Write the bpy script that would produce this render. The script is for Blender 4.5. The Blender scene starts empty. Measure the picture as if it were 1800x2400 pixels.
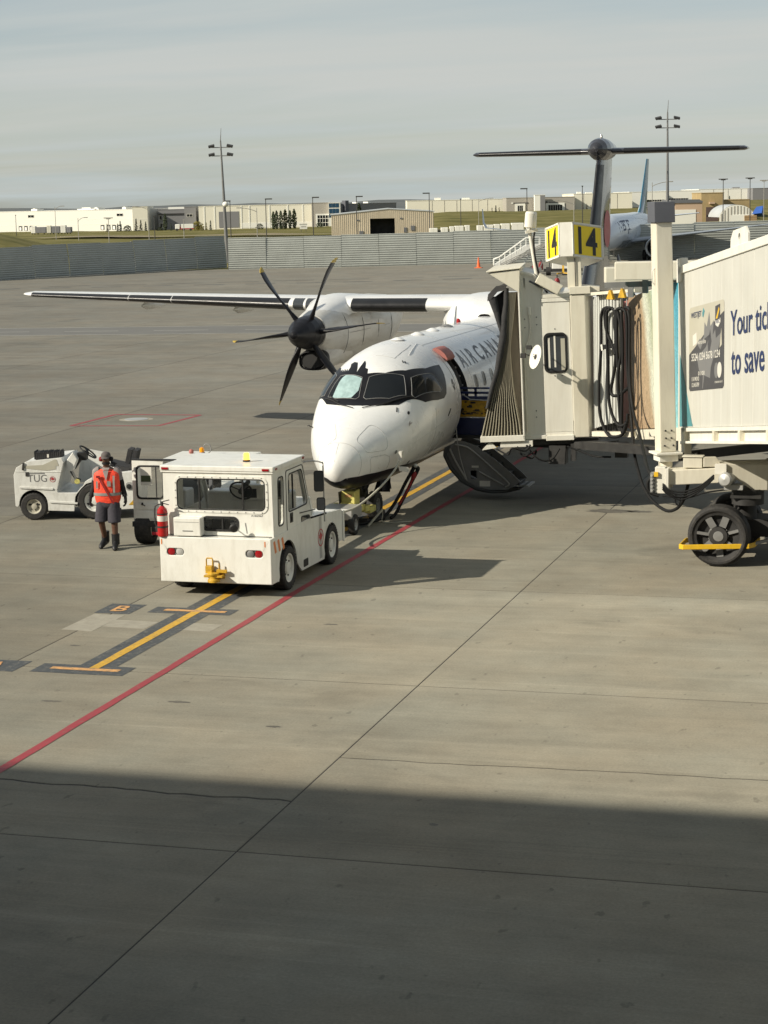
# Airport apron seen from a terminal window: turboprop at a jet bridge with tugs, built in metres.
# Axes: aircraft nose at the origin, +Y aft along the stand centre line, +X towards the aircraft's left side, +Z up.
import bpy, bmesh, math, random
from mathutils import Vector, Matrix, geometry, noise as mnoise

random.seed(7)
SC = bpy.context.scene
COL = SC.collection
PI = math.pi
R_ = math.radians

# ------------------------------------------------------------------ camera, light, exposure
cam_d = bpy.data.cameras.new('camera')
cam = bpy.data.objects.new('camera', cam_d)
COL.objects.link(cam)
cx = Vector((0.960413, 0.277825, -0.020511)).normalized()
cf = Vector((-0.277552, 0.947943, -0.156108)).normalized()
cu = cx.cross(cf).normalized()
cx = cf.cross(cu).normalized()
cam.matrix_world = Matrix(((cx.x, cu.x, -cf.x, 11.478), (cx.y, cu.y, -cf.y, -35.820), (cx.z, cu.z, -cf.z, 6.3745), (0, 0, 0, 1)))
cam_d.sensor_fit = 'HORIZONTAL'
cam_d.sensor_width = 36.0
cam_d.lens = 36.0 * 4614.3 / 1800.0
cam_d.clip_start = 0.1
cam_d.clip_end = 20000
SC.camera = cam

SUN_DIR = Vector((1.351, 1.079, -1.0)).normalized()        # direction the light travels
SUN_EL = math.asin(-SUN_DIR.z)
world = bpy.data.worlds.new('World')
SC.world = world
world.use_nodes = True
wn = world.node_tree
wn.nodes.clear()
def N(t, typ, **kw):
    n = t.nodes.new(typ)
    for k, v in kw.items():
        if k.startswith('i_'):
            n.inputs[int(k[2:]) if k[2:].isdigit() else k[2:].replace('_', ' ')].default_value = v
        else:
            setattr(n, k, v)
    return n
def L(t, a, b):
    t.links.new(a, b)
wo = N(wn, 'ShaderNodeOutputWorld')
bg = N(wn, 'ShaderNodeBackground')
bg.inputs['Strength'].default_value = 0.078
sky = N(wn, 'ShaderNodeTexSky', sky_type='NISHITA', sun_disc=False)
sky.sun_elevation = SUN_EL
sky.sun_rotation = math.atan2(-SUN_DIR.x, -SUN_DIR.y)
sky.altitude = 1000
sky.air_density = 1.0
sky.dust_density = 1.5
sky.ozone_density = 1.0
tc = N(wn, 'ShaderNodeTexCoord')
sep = N(wn, 'ShaderNodeSeparateXYZ')
L(wn, tc.outputs['Generated'], sep.inputs[0])
zz = N(wn, 'ShaderNodeMath', operation='MAXIMUM'); L(wn, sep.outputs['Z'], zz.inputs[0]); zz.inputs[1].default_value = 0.0
zp = N(wn, 'ShaderNodeMath', operation='ADD'); L(wn, zz.outputs[0], zp.inputs[0]); zp.inputs[1].default_value = 0.09
dx = N(wn, 'ShaderNodeMath', operation='DIVIDE'); L(wn, sep.outputs['X'], dx.inputs[0]); L(wn, zp.outputs[0], dx.inputs[1])
dy = N(wn, 'ShaderNodeMath', operation='DIVIDE'); L(wn, sep.outputs['Y'], dy.inputs[0]); L(wn, zp.outputs[0], dy.inputs[1])
cmb = N(wn, 'ShaderNodeCombineXYZ'); L(wn, dx.outputs[0], cmb.inputs[0]); L(wn, dy.outputs[0], cmb.inputs[1])
mp = N(wn, 'ShaderNodeMapping'); mp.inputs['Scale'].default_value = (0.28, 0.62, 1); mp.inputs['Rotation'].default_value = (0, 0, 0.35)
L(wn, cmb.outputs[0], mp.inputs[0])
nz = N(wn, 'ShaderNodeTexNoise'); nz.inputs['Scale'].default_value = 1.0; nz.inputs['Detail'].default_value = 6; nz.inputs['Roughness'].default_value = 0.52
nz.inputs['Distortion'].default_value = 0.5
L(wn, mp.outputs[0], nz.inputs[0])
cr = N(wn, 'ShaderNodeValToRGB')
cr.color_ramp.elements[0].position = 0.34; cr.color_ramp.elements[0].color = (0.3, 0.3, 0.3, 1)
cr.color_ramp.elements[1].position = 0.60; cr.color_ramp.elements[1].color = (0.97, 0.97, 0.97, 1)
L(wn, nz.outputs[0], cr.inputs[0])
mx = N(wn, 'ShaderNodeMix', data_type='RGBA')
# haze veil: thick near the horizon, thinner overhead where the blue shows through
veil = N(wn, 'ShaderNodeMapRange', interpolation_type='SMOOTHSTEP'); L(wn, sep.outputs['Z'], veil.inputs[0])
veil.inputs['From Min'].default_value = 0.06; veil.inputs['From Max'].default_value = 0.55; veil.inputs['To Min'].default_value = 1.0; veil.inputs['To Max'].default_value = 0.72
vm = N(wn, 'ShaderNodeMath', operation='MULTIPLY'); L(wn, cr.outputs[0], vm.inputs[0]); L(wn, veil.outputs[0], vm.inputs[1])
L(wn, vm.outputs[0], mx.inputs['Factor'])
L(wn, sky.outputs[0], mx.inputs['A'])
mp2 = N(wn, 'ShaderNodeMapping'); mp2.inputs['Scale'].default_value = (0.16, 0.5, 1); mp2.inputs['Rotation'].default_value = (0, 0, 0.2); mp2.inputs['Location'].default_value = (3.1, 1.7, 0)
L(wn, cmb.outputs[0], mp2.inputs[0])
nz2 = N(wn, 'ShaderNodeTexNoise'); nz2.inputs['Scale'].default_value = 1.0; nz2.inputs['Detail'].default_value = 7; nz2.inputs['Roughness'].default_value = .55; nz2.inputs['Distortion'].default_value = .6
L(wn, mp2.outputs[0], nz2.inputs[0])
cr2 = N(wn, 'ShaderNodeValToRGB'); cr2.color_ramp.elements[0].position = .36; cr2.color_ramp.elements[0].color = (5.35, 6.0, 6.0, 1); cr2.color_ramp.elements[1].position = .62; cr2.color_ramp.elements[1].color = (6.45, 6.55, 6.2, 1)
L(wn, nz2.outputs[0], cr2.inputs[0]); L(wn, cr2.outputs[0], mx.inputs['B'])
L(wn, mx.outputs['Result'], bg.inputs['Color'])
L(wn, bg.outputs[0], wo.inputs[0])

sun_d = bpy.data.lights.new('sun', 'SUN')
sun_d.energy = 5.0
sun_d.angle = R_(0.53)
sun_d.color = (1.0, 0.92, 0.77)
sun = bpy.data.objects.new('sun', sun_d)
COL.objects.link(sun)
sun.rotation_euler = SUN_DIR.to_track_quat('-Z', 'Y').to_euler()
SC.view_settings.view_transform = 'Standard'
SC.view_settings.look = 'None'
SC.view_settings.gamma = 1.0
SC.view_settings.use_curve_mapping = False
SC.view_settings.exposure = 0.25
SC.cycles.max_bounces = 6
SC.cycles.use_denoising = True

# ------------------------------------------------------------------ materials
MATS = {}
def sr(r, g, b):
    return tuple((c / 255 / 12.92) if c / 255 <= .04045 else ((c / 255 + .055) / 1.055) ** 2.4 for c in (r, g, b))
def mat(name, col, rough=.5, metal=0.0, var=.07, scale=1.6, dirt=None, damt=.0, dscale=(1.5, 1.5, .35), dlo=.47, dhi=.8, bump=0.0, bscale=30, coat=0.0, alpha=1.0, emit=None, trans=0.0, spec=.5):
    m = bpy.data.materials.new(name); m.use_nodes = True
    t = m.node_tree; b = t.nodes['Principled BSDF']
    b.inputs['Roughness'].default_value = rough
    b.inputs['Metallic'].default_value = metal
    b.inputs['Coat Weight'].default_value = coat
    b.inputs['Specular IOR Level'].default_value = spec
    c = N(t, 'ShaderNodeTexCoord')
    n1 = N(t, 'ShaderNodeTexNoise'); n1.inputs['Scale'].default_value = scale; n1.inputs['Detail'].default_value = 5; n1.inputs['Roughness'].default_value = .6
    L(t, c.outputs['Object'], n1.inputs[0])
    r1 = N(t, 'ShaderNodeMapRange'); r1.inputs['From Min'].default_value = .25; r1.inputs['From Max'].default_value = .75
    r1.inputs['To Min'].default_value = 1 - var; r1.inputs['To Max'].default_value = 1 + var
    L(t, n1.outputs[0], r1.inputs[0])
    v = N(t, 'ShaderNodeVectorMath', operation='SCALE'); v.inputs[0].default_value = col[:3]
    L(t, r1.outputs[0], v.inputs['Scale'])
    out = v.outputs[0]
    if dirt:
        mp = N(t, 'ShaderNodeMapping'); mp.inputs['Scale'].default_value = dscale
        L(t, c.outputs['Object'], mp.inputs[0])
        n2 = N(t, 'ShaderNodeTexNoise'); n2.inputs['Scale'].default_value = 2.2; n2.inputs['Detail'].default_value = 8; n2.inputs['Roughness'].default_value = .72
        L(t, mp.outputs[0], n2.inputs[0])
        r2 = N(t, 'ShaderNodeMapRange'); r2.inputs['From Min'].default_value = dlo; r2.inputs['From Max'].default_value = dhi; r2.inputs['To Max'].default_value = damt
        L(t, n2.outputs[0], r2.inputs[0])
        mi = N(t, 'ShaderNodeMix', data_type='RGBA'); L(t, r2.outputs[0], mi.inputs['Factor']); L(t, out, mi.inputs['A']); mi.inputs['B'].default_value = (*dirt, 1)
        out = mi.outputs['Result']
    L(t, out, b.inputs['Base Color'])
    rr = N(t, 'ShaderNodeMapRange'); rr.inputs['From Min'].default_value = .3; rr.inputs['From Max'].default_value = .7
    rr.inputs['To Min'].default_value = max(rough - .08, .01); rr.inputs['To Max'].default_value = min(rough + .08, 1)
    L(t, n1.outputs[0], rr.inputs[0]); L(t, rr.outputs[0], b.inputs['Roughness'])
    if bump:
        n3 = N(t, 'ShaderNodeTexNoise'); n3.inputs['Scale'].default_value = bscale; n3.inputs['Detail'].default_value = 4
        L(t, c.outputs['Object'], n3.inputs[0])
        bp = N(t, 'ShaderNodeBump'); bp.inputs['Strength'].default_value = bump; bp.inputs['Distance'].default_value = .02
        L(t, n3.outputs[0], bp.inputs['Height']); L(t, bp.outputs[0], b.inputs['Normal'])
    if alpha < 1: b.inputs['Alpha'].default_value = alpha
    if trans: b.inputs['Transmission Weight'].default_value = trans; b.inputs['IOR'].default_value = 1.1
    if emit:
        b.inputs['Emission Color'].default_value = (*emit[0], 1); b.inputs['Emission Strength'].default_value = emit[1]
    MATS[name] = m
    return m

brown = (.16, .12, .07)
mat('aircraft_white', (.77, .77, .75), .3, var=.035, scale=.9, dirt=(.45, .42, .36), damt=.22, coat=.35)
mat('nacelle_white', (.55, .54, .50), .38, var=.09, scale=1.7, dirt=(.25, .2, .14), damt=.6, dscale=(1.4, .5, 2.2), coat=.2)
mat('aircraft_black', (.012, .012, .014), .36, var=.2, scale=3, spec=.2)
mat('boot_rubber', (.016, .016, .017), .38, var=.25, scale=3, spec=.45)
mat('tail_charcoal', (.035, .035, .04), .22, var=.12, scale=1, coat=.5)
mat('red_paint', (.42, .02, .03), .4)
mat('tug_white', (.76, .755, .70), .42, var=.03, scale=1.8, dirt=(.34, .30, .21), damt=.38, dscale=(2.5, 2.5, .8), coat=.15)
mat('tractor_white', (.70, .70, .66), .45, var=.05, scale=2.5, dirt=(.25, .22, .17), damt=.5, dscale=(3, 3, 1.5), coat=.1)
mat('bridge_cream', (.66, .625, .515), .55, var=.035, scale=1.3, dirt=(.34, .28, .18), damt=.42, dscale=(2.2, 2.2, .25))
mat('bridge_white', (.72, .70, .625), .5, var=.03, scale=1.2, dirt=(.35, .3, .2), damt=.34, dscale=(2.4, 2.4, .2))
mat('bridge_white_sun_toned', (.53, .525, .475), .5, var=.03, scale=1.2, dirt=(.32, .28, .2), damt=.3, dscale=(2.4, 2.4, .2))  # same bridge white, darkened to hold down the strong sun on the tunnel side
mat('bridge_grey', (.09, .095, .11), .55, var=.1)
mat('steel_dark', (.035, .034, .033), .6, var=.3, scale=5, metal=.2)
mat('steel_grey', (.20, .20, .195), .5, var=.15, scale=4)
mat('seam_grey', (.42, .42, .40), .5)
mat('steel_light', (.45, .45, .43), .42, var=.12, scale=4, metal=.35)
mat('rubber', (.022, .021, .02), .78, var=.3, scale=7, dirt=(.09, .08, .065), damt=.6, dscale=(5, 5, 5), bump=.3, bscale=60)
mat('cable_black', (.012, .012, .012), .65, var=.2, spec=.25)
mat('fabric_dark', (.028, .028, .03), .85, var=.3, scale=6, bump=.5, bscale=15, dirt=(.1, .09, .07), damt=.35)
mat('bellows_tan', (.33, .30, .225), .8, var=.15, scale=4, dirt=(.1, .09, .06), damt=.5)
mat('slat_grey', (.52, .53, .50), .5, var=.04, dirt=(.3, .28, .22), damt=.4, dscale=(2.5, 2.5, .2))
mat('bellows_brown', (.20, .175, .135), .8, var=.12, scale=3)
mat('glass_dark', (.012, .014, .016), .08, var=.1, spec=.22)
mat('window_grey', (.05, .055, .06), .12, var=.2, spec=.6)
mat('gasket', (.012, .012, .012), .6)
mat('sunshade', (.30, .42, .42), .4, var=.25, scale=7, bump=1.0, bscale=7)
mat('sign_yellow', (.84, .62, .012), .42, var=.03)
mat('sign_black', (.022, .022, .022), .5)
mat('tip_yellow', (.42, .30, .05), .5)
mat('yellow_paint', (.72, .44, .02), .45, var=.1, scale=4, dirt=(.2, .14, .05), damt=.4)
mat('hitch_yellow', (.55, .32, .02), .5, var=.3, scale=9, dirt=(.1, .06, .02), damt=.8, dscale=(6, 6, 6))
mat('towbar_yellow', (.66, .60, .19), .5, var=.15, scale=8, dirt=(.2, .17, .05), damt=.5, dscale=(5, 5, 5))
mat('drum_red', (.22, .012, .014), .4)
mat('red_ext', (.42, .012, .012), .25, coat=.5, var=.05)
mat('lens_red', (.30, .008, .012), .15, coat=.6)
mat('lens_clear', (.42, .42, .40), .12, coat=.6)
mat('amber', (.85, .32, .01), .15, coat=.6)
mat('amber_lit', (.9, .4, .02), .15, emit=((1, .55, .08), 2.2))
mat('orange_mark', (.66, .22, .07), .5, var=.12, scale=8)
mat('blue_navy', (.012, .022, .085), .45, var=.2, scale=3, coat=.2)
mat('print_navy', (.02, .035, .105), .5)
mat('print_charcoal', (.06, .06, .065), .55, var=.08)
mat('print_grey', (.17, .17, .17), .5)
mat('print_sand', (.44, .42, .34), .5)
mat('print_white', (.62, .6, .54), .5)
mat('print_teal', (.07, .24, .27), .5, var=.25, scale=3, dirt=(.25, .42, .4), damt=.35)
mat('letter_grey', (.05, .055, .065), .4)
mat('pad_pink', (.36, .13, .11), .6, var=.12, scale=6)
mat('skin_brown', (.105, .05, .03), .5, var=.12, scale=20)
mat('vest_orange', (.90, .07, .03), .65, var=.22, scale=14, bump=.6, bscale=24)
mat('vest_grey', (.24, .235, .22), .5, var=.1, scale=20)
mat('shorts_grey', (.042, .039, .05), .85, var=.25, scale=16, bump=.5, bscale=22)
mat('shirt_grey', (.25, .22, .21), .85, var=.15, scale=18)
mat('cloth_black', (.012, .011, .013), .9, var=.3, scale=18)
mat('cap_grey', (.10, .085, .08), .85, var=.2, scale=22)
mat('boots_black', (.007, .007, .008), .55, var=.3, scale=18)
mat('strap_red', (.24, .012, .012), .6)
mat('cone_orange', (.8, .14, .03), .5)
mat('warehouse_white', (.78, .77, .70), .7, var=.025, scale=.05)
mat('warehouse_lit', (.60, .595, .54), .7, var=.025, scale=.05)  # warehouse white, darkened to offset the fuller sun on the left facade
mat('warehouse_cream', (.74, .71, .59), .7, var=.03, scale=.05)
mat('warehouse_grey', (.20, .20, .205), .7, var=.05, scale=.05)
mat('warehouse_beige', (.36, .335, .29), .7, var=.05, scale=.05)
mat('blue_glass', (.02, .06, .11), .12, var=.3, scale=.5)
mat('stone_tan', (.40, .30, .15), .8, var=.22, scale=.35, dirt=(.2, .14, .07), damt=.4, dscale=(.4, .4, .4))
mat('metal_peach', (.50, .36, .25), .6, var=.06, scale=.1)
mat('door_brown', (.11, .075, .065), .6, var=.1)
mat('shed_cream', (.56, .49, .375), .6, var=.08, scale=.3, dirt=(.35, .28, .18), damt=.4, dscale=(.6, .6, .1))
mat('shed_grey', (.13, .135, .145), .6, var=.06, scale=.2)
mat('roof_pale', (.45, .47, .47), .5, var=.06, scale=.2)
mat('tarp_blue', (.02, .10, .42), .5, var=.15, scale=.5)
mat('wood_crate', (.33, .22, .11), .8, var=.25, scale=1)
mat('pole_dark', (.045, .044, .042), .6, var=.15)
mat('pole_pale', (.30, .29, .26), .55, var=.1)
mat('pole_galv', (.16, .16, .155), .5, var=.1, scale=2)
mat('trunk', (.06, .045, .03), .9)
mat('leaf_dark', (.022, .034, .018), .8, var=.5, scale=.9)
mat('leaf_mid', (.045, .06, .026), .8, var=.5, scale=.9)
mat('leaf_yellow', (.22, .19, .035), .8, var=.4, scale=.9)
mat('leaf_dry', (.09, .075, .04), .8, var=.4, scale=.9)
mat('jet_white', (.60, .65, .71), .3, var=.03, scale=.3, coat=.4)
mat('jet_grey', (.26, .29, .32), .3, var=.08, coat=.3)
mat('jet_teal', (.035, .16, .24), .35, var=.25, scale=.5, coat=.3)
mat('fence_metal', (.36, .375, .34), .55, var=.12, scale=.35, dirt=(.2, .2, .18), damt=.4, dscale=(.25, .25, .8))
mat('terminal_wall', (.33, .33, .32), .7, var=.08, scale=.3)
mat('marking_yellow', (.60, .35, .035), .65, var=.13, scale=4, dirt=(.2, .16, .09), damt=.62, dscale=(6, 6, 6), dlo=.51, dhi=.64)
mat('marking_orange', (.62, .33, .12), .65, var=.15, scale=5, dirt=(.22, .18, .12), damt=.7, dscale=(6, 6, 6), dlo=.5, dhi=.6)
mat('marking_black', (.062, .068, .072), .75, var=.2, scale=3, dirt=(.16, .155, .135), damt=.7, dscale=(5, 5, 5), dlo=.5, dhi=.62)
mat('marking_red', (.31, .04, .05), .65, var=.12, scale=2.5, dirt=(.21, .13, .10), damt=.6, dscale=(5, 5, 5), dlo=.52, dhi=.64)
mat('marking_white', (.40, .39, .35), .7, var=.15, scale=3)
mat('patch_pale', (.33, .305, .245), .85, var=.12, scale=5, dirt=(.2, .18, .14), damt=.6, dscale=(3, 3, 3))
mat('joint_tar', (.028, .025, .021), .85, var=.35, scale=12)
mat('stain_dark', (.12, .11, .088), .8, var=.3, scale=4)
mat('road_asphalt', (.145, .142, .13), .9, var=.1, scale=.8)

def ground_mat(name, base, island=True, far=False):
    m = bpy.data.materials.new(name); m.use_nodes = True
    t = m.node_tree; b = t.nodes['Principled BSDF']
    g = N(t, 'ShaderNodeNewGeometry')
    def noi(scale, sx=1, sy=1, rot=0, detail=6, rough=.6, dist=0):
        mp = N(t, 'ShaderNodeMapping'); mp.inputs['Scale'].default_value = (sx, sy, 1); mp.inputs['Rotation'].default_value = (0, 0, rot)
        L(t, g.outputs['Position'], mp.inputs[0])
        n = N(t, 'ShaderNodeTexNoise'); n.inputs['Scale'].default_value = scale; n.inputs['Detail'].default_value = detail; n.inputs['Roughness'].default_value = rough
        n.inputs['Distortion'].default_value = dist
        L(t, mp.outputs[0], n.inputs[0]); return n.outputs[0]
    def rng(v, a, c, lo, hi):
        r = N(t, 'ShaderNodeMapRange'); r.inputs['From Min'].default_value = a; r.inputs['From Max'].default_value = c
        r.inputs['To Min'].default_value = lo; r.inputs['To Max'].default_value = hi; L(t, v, r.inputs[0]); return r.outputs[0]
    def mul(a, c):
        q = N(t, 'ShaderNodeMath', operation='MULTIPLY'); L(t, a, q.inputs[0]); L(t, c, q.inputs[1]); return q.outputs[0]
    big = rng(noi(.16, 1, 1, .4, 4, .55), .3, .7, .87, 1.12)
    mid = rng(noi(.9, 1, 1, 0, 8, .72), .3, .7, .84, 1.14)
    strk = rng(noi(.6, .22, 2.4, .25, 8, .74, .5), .3, .75, 1.10, .82)
    tyre = rng(noi(.42, .07, 4.5, 1.28, 5, .7, 1.2), .60, .70, 1.0, .88)
    tyre2 = rng(noi(.5, .06, 5.5, .55, 5, .7, 1.6), .60, .68, 1.0, 1.13)
    fine = rng(noi(30, 1, 1, 0, 4, .8), .3, .7, .84, 1.16)
    spk = rng(noi(3.4, 1.6, .8, .5, 3, .5), .67, .72, 1.0, .72)
    scuff = rng(noi(.5, .08, 4.2, -.62, 6, .75, 1.0), .59, .69, 1.0, 1.16)
    oil = mul(mul(rng(noi(.22, 1, 1.6, 0, 5, .6, .6), .60, .74, 1.0, .70), tyre), tyre2)
    f = mul(mul(mul(mul(mul(mul(big, mid), strk), fine), spk), scuff), oil)
    if island:
        oi = N(t, 'ShaderNodeObjectInfo')
        f = mul(f, rng(oi.outputs['Random'], 0, 1, .95, 1.05))
    v = N(t, 'ShaderNodeVectorMath', operation='SCALE'); v.inputs[0].default_value = base
    L(t, f, v.inputs['Scale'])
    hue = N(t, 'ShaderNodeMix', data_type='RGBA', blend_type='MULTIPLY')
    L(t, rng(noi(.35, 1, 1, 1.1, 4, .6), .35, .65, 0, 1), hue.inputs['Factor'])
    L(t, v.outputs[0], hue.inputs['A']); hue.inputs['B'].default_value = (1.05, .985, .93, 1)
    L(t, hue.outputs['Result'], b.inputs['Base Color'])
    b.inputs['Roughness'].default_value = .88; b.inputs['Diffuse Roughness'].default_value = 1.0
    b.inputs['Specular IOR Level'].default_value = .3
    bp = N(t, 'ShaderNodeBump'); bp.inputs['Strength'].default_value = .25; bp.inputs['Distance'].default_value = .01
    L(t, noi(22, 1, 1, 0, 4, .7), bp.inputs['Height']); L(t, bp.outputs[0], b.inputs['Normal'])
    MATS[name] = m
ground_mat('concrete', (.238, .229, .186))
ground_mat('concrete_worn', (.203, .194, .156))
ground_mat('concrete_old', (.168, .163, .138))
ground_mat('concrete_far', (.165, .160, .136), island=False)
def grass_mat(name, c1, c2, c3, sc):
    m = bpy.data.materials.new(name); m.use_nodes = True
    t = m.node_tree; b = t.nodes['Principled BSDF']
    g = N(t, 'ShaderNodeNewGeometry')
    mp = N(t, 'ShaderNodeMapping'); mp.inputs['Scale'].default_value = (1, 1, 4); L(t, g.outputs['Position'], mp.inputs[0])
    n = N(t, 'ShaderNodeTexNoise'); n.inputs['Scale'].default_value = sc; n.inputs['Detail'].default_value = 9; n.inputs['Roughness'].default_value = .7
    L(t, mp.outputs[0], n.inputs[0])
    r = N(t, 'ShaderNodeValToRGB'); r.color_ramp.elements[0].position = .34; r.color_ramp.elements[0].color = (*c1, 1)
    r.color_ramp.elements[1].position = .68; r.color_ramp.elements[1].color = (*c3, 1)
    e = r.color_ramp.elements.new(.5); e.color = (*c2, 1)
    L(t, n.outputs[0], r.inputs[0]); L(t, r.outputs[0], b.inputs['Base Color'])
    b.inputs['Roughness'].default_value = .95; b.inputs['Specular IOR Level'].default_value = .1
    MATS[name] = m
grass_mat('grass', (.085, .085, .024), (.15, .135, .045), (.22, .19, .08), .11)
grass_mat('dry_path', (.2, .17, .11), (.25, .21, .14), (.3, .26, .18), .2)
grass_mat('far_land', (.10, .115, .12), (.13, .14, .14), (.16, .165, .16), .01)  # pale bluish tone carries the distance haze in its colour

def art_mat():
    m = bpy.data.materials.new('art_print'); m.use_nodes = True
    t = m.node_tree; b = t.nodes['Principled BSDF']
    c = N(t, 'ShaderNodeTexCoord')
    sp = N(t, 'ShaderNodeSeparateXYZ'); L(t, c.outputs['Object'], sp.inputs[0])
    # diagonal division between sand and turquoise fields
    a = N(t, 'ShaderNodeMath', operation='MULTIPLY_ADD'); L(t, sp.outputs['Y'], a.inputs[0]); a.inputs[1].default_value = -2.35; L(t, sp.outputs['Z'], a.inputs[2])
    n = N(t, 'ShaderNodeTexNoise'); n.inputs['Scale'].default_value = .9; n.inputs['Detail'].default_value = 3; L(t, c.outputs['Object'], n.inputs[0])
    a2 = N(t, 'ShaderNodeMath', operation='MULTIPLY_ADD'); L(t, n.outputs[0], a2.inputs[0]); a2.inputs[1].default_value = 1.4; L(t, a.outputs[0], a2.inputs[2])
    r = N(t, 'ShaderNodeMapRange'); r.inputs['From Min'].default_value = -9.6; r.inputs['From Max'].default_value = .6; L(t, a2.outputs[0], r.inputs[0])
    rm = N(t, 'ShaderNodeValToRGB'); rm.color_ramp.interpolation = 'LINEAR'
    els = rm.color_ramp.elements
    els[0].position = 0.0; els[0].color = (.33, .22, .13, 1)
    els[1].position = 1.0; els[1].color = (.06, .28, .38, 1)
    for p_, col in ((.38, (.36, .27, .17)), (.45, (.52, .54, .44)), (.55, (.30, .33, .22)), (.66, (.36, .50, .46)), (.82, (.20, .44, .47))):
        e = els.new(p_); e.color = (*col, 1)
    L(t, r.outputs[0], rm.inputs[0])
    n2 = N(t, 'ShaderNodeTexNoise'); n2.inputs['Scale'].default_value = 16; n2.inputs['Detail'].default_value = 5; n2.inputs['Distortion'].default_value = 1.5; L(t, c.outputs['Object'], n2.inputs[0])
    r2 = N(t, 'ShaderNodeMapRange'); r2.inputs['From Min'].default_value = .3; r2.inputs['From Max'].default_value = .7; r2.inputs['To Min'].default_value = .68; r2.inputs['To Max'].default_value = 1.4; L(t, n2.outputs[0], r2.inputs[0])
    v = N(t, 'ShaderNodeVectorMath', operation='SCALE'); L(t, rm.outputs[0], v.inputs[0]); L(t, r2.outputs[0], v.inputs['Scale'])
    L(t, v.outputs[0], b.inputs['Base Color']); b.inputs['Roughness'].default_value = .5
    MATS['art_print'] = m
art_mat()

# ------------------------------------------------------------------ mesh helpers
def V(*a): return Vector(a)
def fr(o, u, v):
    u = Vector(u).normalized(); v = Vector(v).normalized(); n = u.cross(v).normalized()
    return Matrix(((u.x, v.x, n.x, o[0]), (u.y, v.y, n.y, o[1]), (u.z, v.z, n.z, o[2]), (0, 0, 0, 1)))
def rr(x0, y0, x1, y1, r=.05, n=5):
    p = []
    for cx_, cy_, a0 in ((x1 - r, y1 - r, 0), (x0 + r, y1 - r, 90), (x0 + r, y0 + r, 180), (x1 - r, y0 + r, 270)):
        for i in range(n + 1):
            a = R_(a0 + 90 * i / n); p.append((cx_ + r * math.cos(a), cy_ + r * math.sin(a)))
    return p
def rpoly(pts, r=.05, n=4):
    """polygon with rounded corners"""
    out = []; k = len(pts)
    for i in range(k):
        p = Vector(pts[i]); a = Vector(pts[i - 1]) - p; c = Vector(pts[(i + 1) % k]) - p
        ra = min(r, a.length * .45, c.length * .45)
        p0 = p + a.normalized() * ra; p1 = p + c.normalized() * ra
        for j in range(n + 1):
            t = j / n; q = p0 * (1 - t) ** 2 + p * 2 * t * (1 - t) + p1 * t * t
            out.append((q.x, q.y))
    return out
def circ(cx_, cy_, r, n=20, ry=None):
    return [(cx_ + r * math.cos(2 * PI * i / n), cy_ + (ry or r) * math.sin(2 * PI * i / n)) for i in range(n)]
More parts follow.
